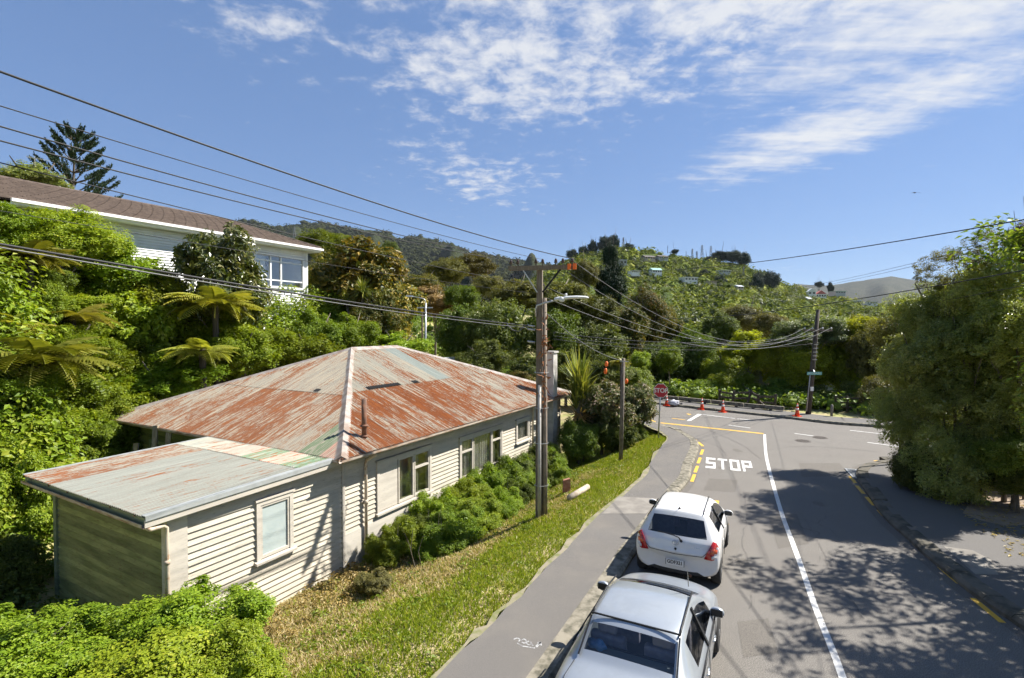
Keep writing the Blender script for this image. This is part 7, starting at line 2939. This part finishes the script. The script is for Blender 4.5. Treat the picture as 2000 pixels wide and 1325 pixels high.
# houses on the hill
plain('hill_white', (.74, .74, .72), .7)
plain('hill_grey', (.36, .38, .41), .7)
plain('hill_green_roof', (.24, .42, .36), .6)
plain('hill_red_roof', (.40, .10, .08), .6)
plain('hill_dark_roof', (.10, .085, .08), .7)
plain('hill_tan', (.42, .36, .28), .7)
for px, py, w, h, wall, rf, gable, lab in HILL_HOUSES:
    Y = max(140, (H0 + (H1 - H0) * hill_t(px, py)) - 36)
    k = Y / 1000
    c = P(px, py, Y)
    e = empty('hill_house', (c.x, c.y, c.z - h * k * .5), .25 if gable != 2 else -.2, lab, 'house', 'houses on the far hill')
    W, Hh, D = w * k, h * k, max(w * k * .7, 5)
    wh = Hh * (.62 if gable else .85)
    MB().box(-W / 2, W / 2, 0, D, -2, wh).build('wall', wall, e)
    if gable == 1:
        MB().add([(-W / 2 - .3, -.4, wh), (W / 2 + .3, -.4, wh), (W / 2 + .3, D / 2, Hh * 1.15), (-W / 2 - .3, D / 2, Hh * 1.15), (W / 2 + .3, D + .4, wh), (-W / 2 - .3, D + .4, wh)], [(0, 1, 2, 3), (3, 2, 4, 5), (0, 3, 5), (1, 4, 2), (0, 5, 4, 1)]).build('roof', rf, e)
    elif gable == 2:
        MB().add([(-W / 2 - .2, -.3, wh), (W / 2 + .2, -.3, wh), (0, -.3, Hh * 1.25), (-W / 2 - .2, D, wh), (W / 2 + .2, D, wh), (0, D, Hh * 1.25)], [(0, 1, 2), (5, 4, 3), (0, 2, 5, 3), (2, 1, 4, 5), (0, 3, 4, 1)]).build('roof', rf, e)
    else:
        MB().box(-W / 2 - .4, W / 2 + .4, -.5, D + .4, wh, wh + Hh * .15).build('roof', rf, e)
    nw = 2 if w < 15 else 4
    for i in range(nw):
        x = -W / 2 + W * (i + .5) / nw
        MB().box(x - W / nw * .28, x + W / nw * .28, -.08, .02, wh * .3, wh * .78).build('window', 'dark_void', e)


# lattice pylons
plain('pylon_steel', (.13, .14, .15), .6)
def pylon(px, py0, py1, Y, label):
    b = P(px, py0, Y)
    t = P(px, py1, Y)
    H = t.z - b.z
    e = empty('pylon', b, .3, label, 'pylon', 'lattice pylons on the crest')
    w0, w1, r = H * .11, H * .02, max(.06, Y * .0003)
    lv = [0, .25, .45, .62, .76, .88, 1]
    wd = [w0 + (w1 - w0) * min(1, q / .85) for q in lv]
    mb = MB()
    for sx in (-1, 1):
        for sy in (-1, 1):
            mb.tube([(sx * w, sy * w, q * H) for w, q in zip(wd, lv)], r, 4)
    for i in range(len(lv) - 1):
        for s in (-1, 1):
            mb.tube([(-wd[i], s * wd[i], lv[i] * H), (wd[i + 1], s * wd[i + 1], lv[i + 1] * H)], r * .7, 3)
            mb.tube([(wd[i], s * wd[i], lv[i] * H), (-wd[i + 1], s * wd[i + 1], lv[i + 1] * H)], r * .7, 3)
            mb.tube([(s * wd[i], -wd[i], lv[i] * H), (s * wd[i + 1], wd[i + 1], lv[i + 1] * H)], r * .7, 3)
    mb.build('lattice_mast', 'pylon_steel', e)
    for q, l in ((.70, .17), (.82, .15), (.93, .12)):
        MB().tube([(-l * H, 0, q * H), (0, 0, q * H + H * .02), (l * H, 0, q * H)], r, 4).build('pylon_arm', 'pylon_steel', e)


for px, y0, y1, lab in ((1217.5, 486, 464, 'lattice pylon beside the hill top grove'), (1352, 508, 486, 'leftmost pylon of the cluster on the crest'), (1371, 507, 479, 'tallest pylon of the cluster on the crest'), (1388.5, 506, 481, 'rightmost pylon of the cluster on the crest'), (1361, 510, 491, 'smallest pylon in the cluster on the crest'), (1452, 537, 522, 'pale pylon low on the right shoulder of the hill')):
    pylon(px, y0, y1, 430 if px != 1452 else 330, lab)
pylon(575, 465, 443, 900, 'tiny pylon on the mountain ridge above the roof end')
for px, y0, y1, lab in ((1304, 495, 480, 'thin mast on the hill crest right of the houses'), (1340, 505, 491, 'thin mast on the hill crest left of the pylons')):
    a, b = P(px, y0, 420), P(px, y1, 420)
    o = MB().tube([(0, 0, 0), (0, 0, b.z - a.z)], [.22, .15], 6).build('mast', 'bark_dark')
    o.location = a
    tag(o, lab, 'mast', 'thin masts on the crest')

# ------------------------------------------------------------------ air
m = bpy.data.materials.new('haze_air')
m.use_nodes = True
N, L = m.node_tree.nodes, m.node_tree.links
for nn in list(N):
    if nn.type == 'BSDF_PRINCIPLED':
        N.remove(nn)
vol = N.new('ShaderNodeVolumePrincipled')
vol.inputs['Color'].default_value = (.80, .90, 1.0, 1)
vol.inputs['Density'].default_value = .00004
vol.inputs['Anisotropy'].default_value = .2
out = [nn for nn in N if nn.type == 'OUTPUT_MATERIAL'][0]
L.new(vol.outputs[0], out.inputs['Volume'])
hz_ = MB().box(-5400, 5400, -5400, 5400, -60, 420).build('haze', m)
tag(hz_, 'pale blue haze of the distant valley air', 'haze', None, 'stuff')
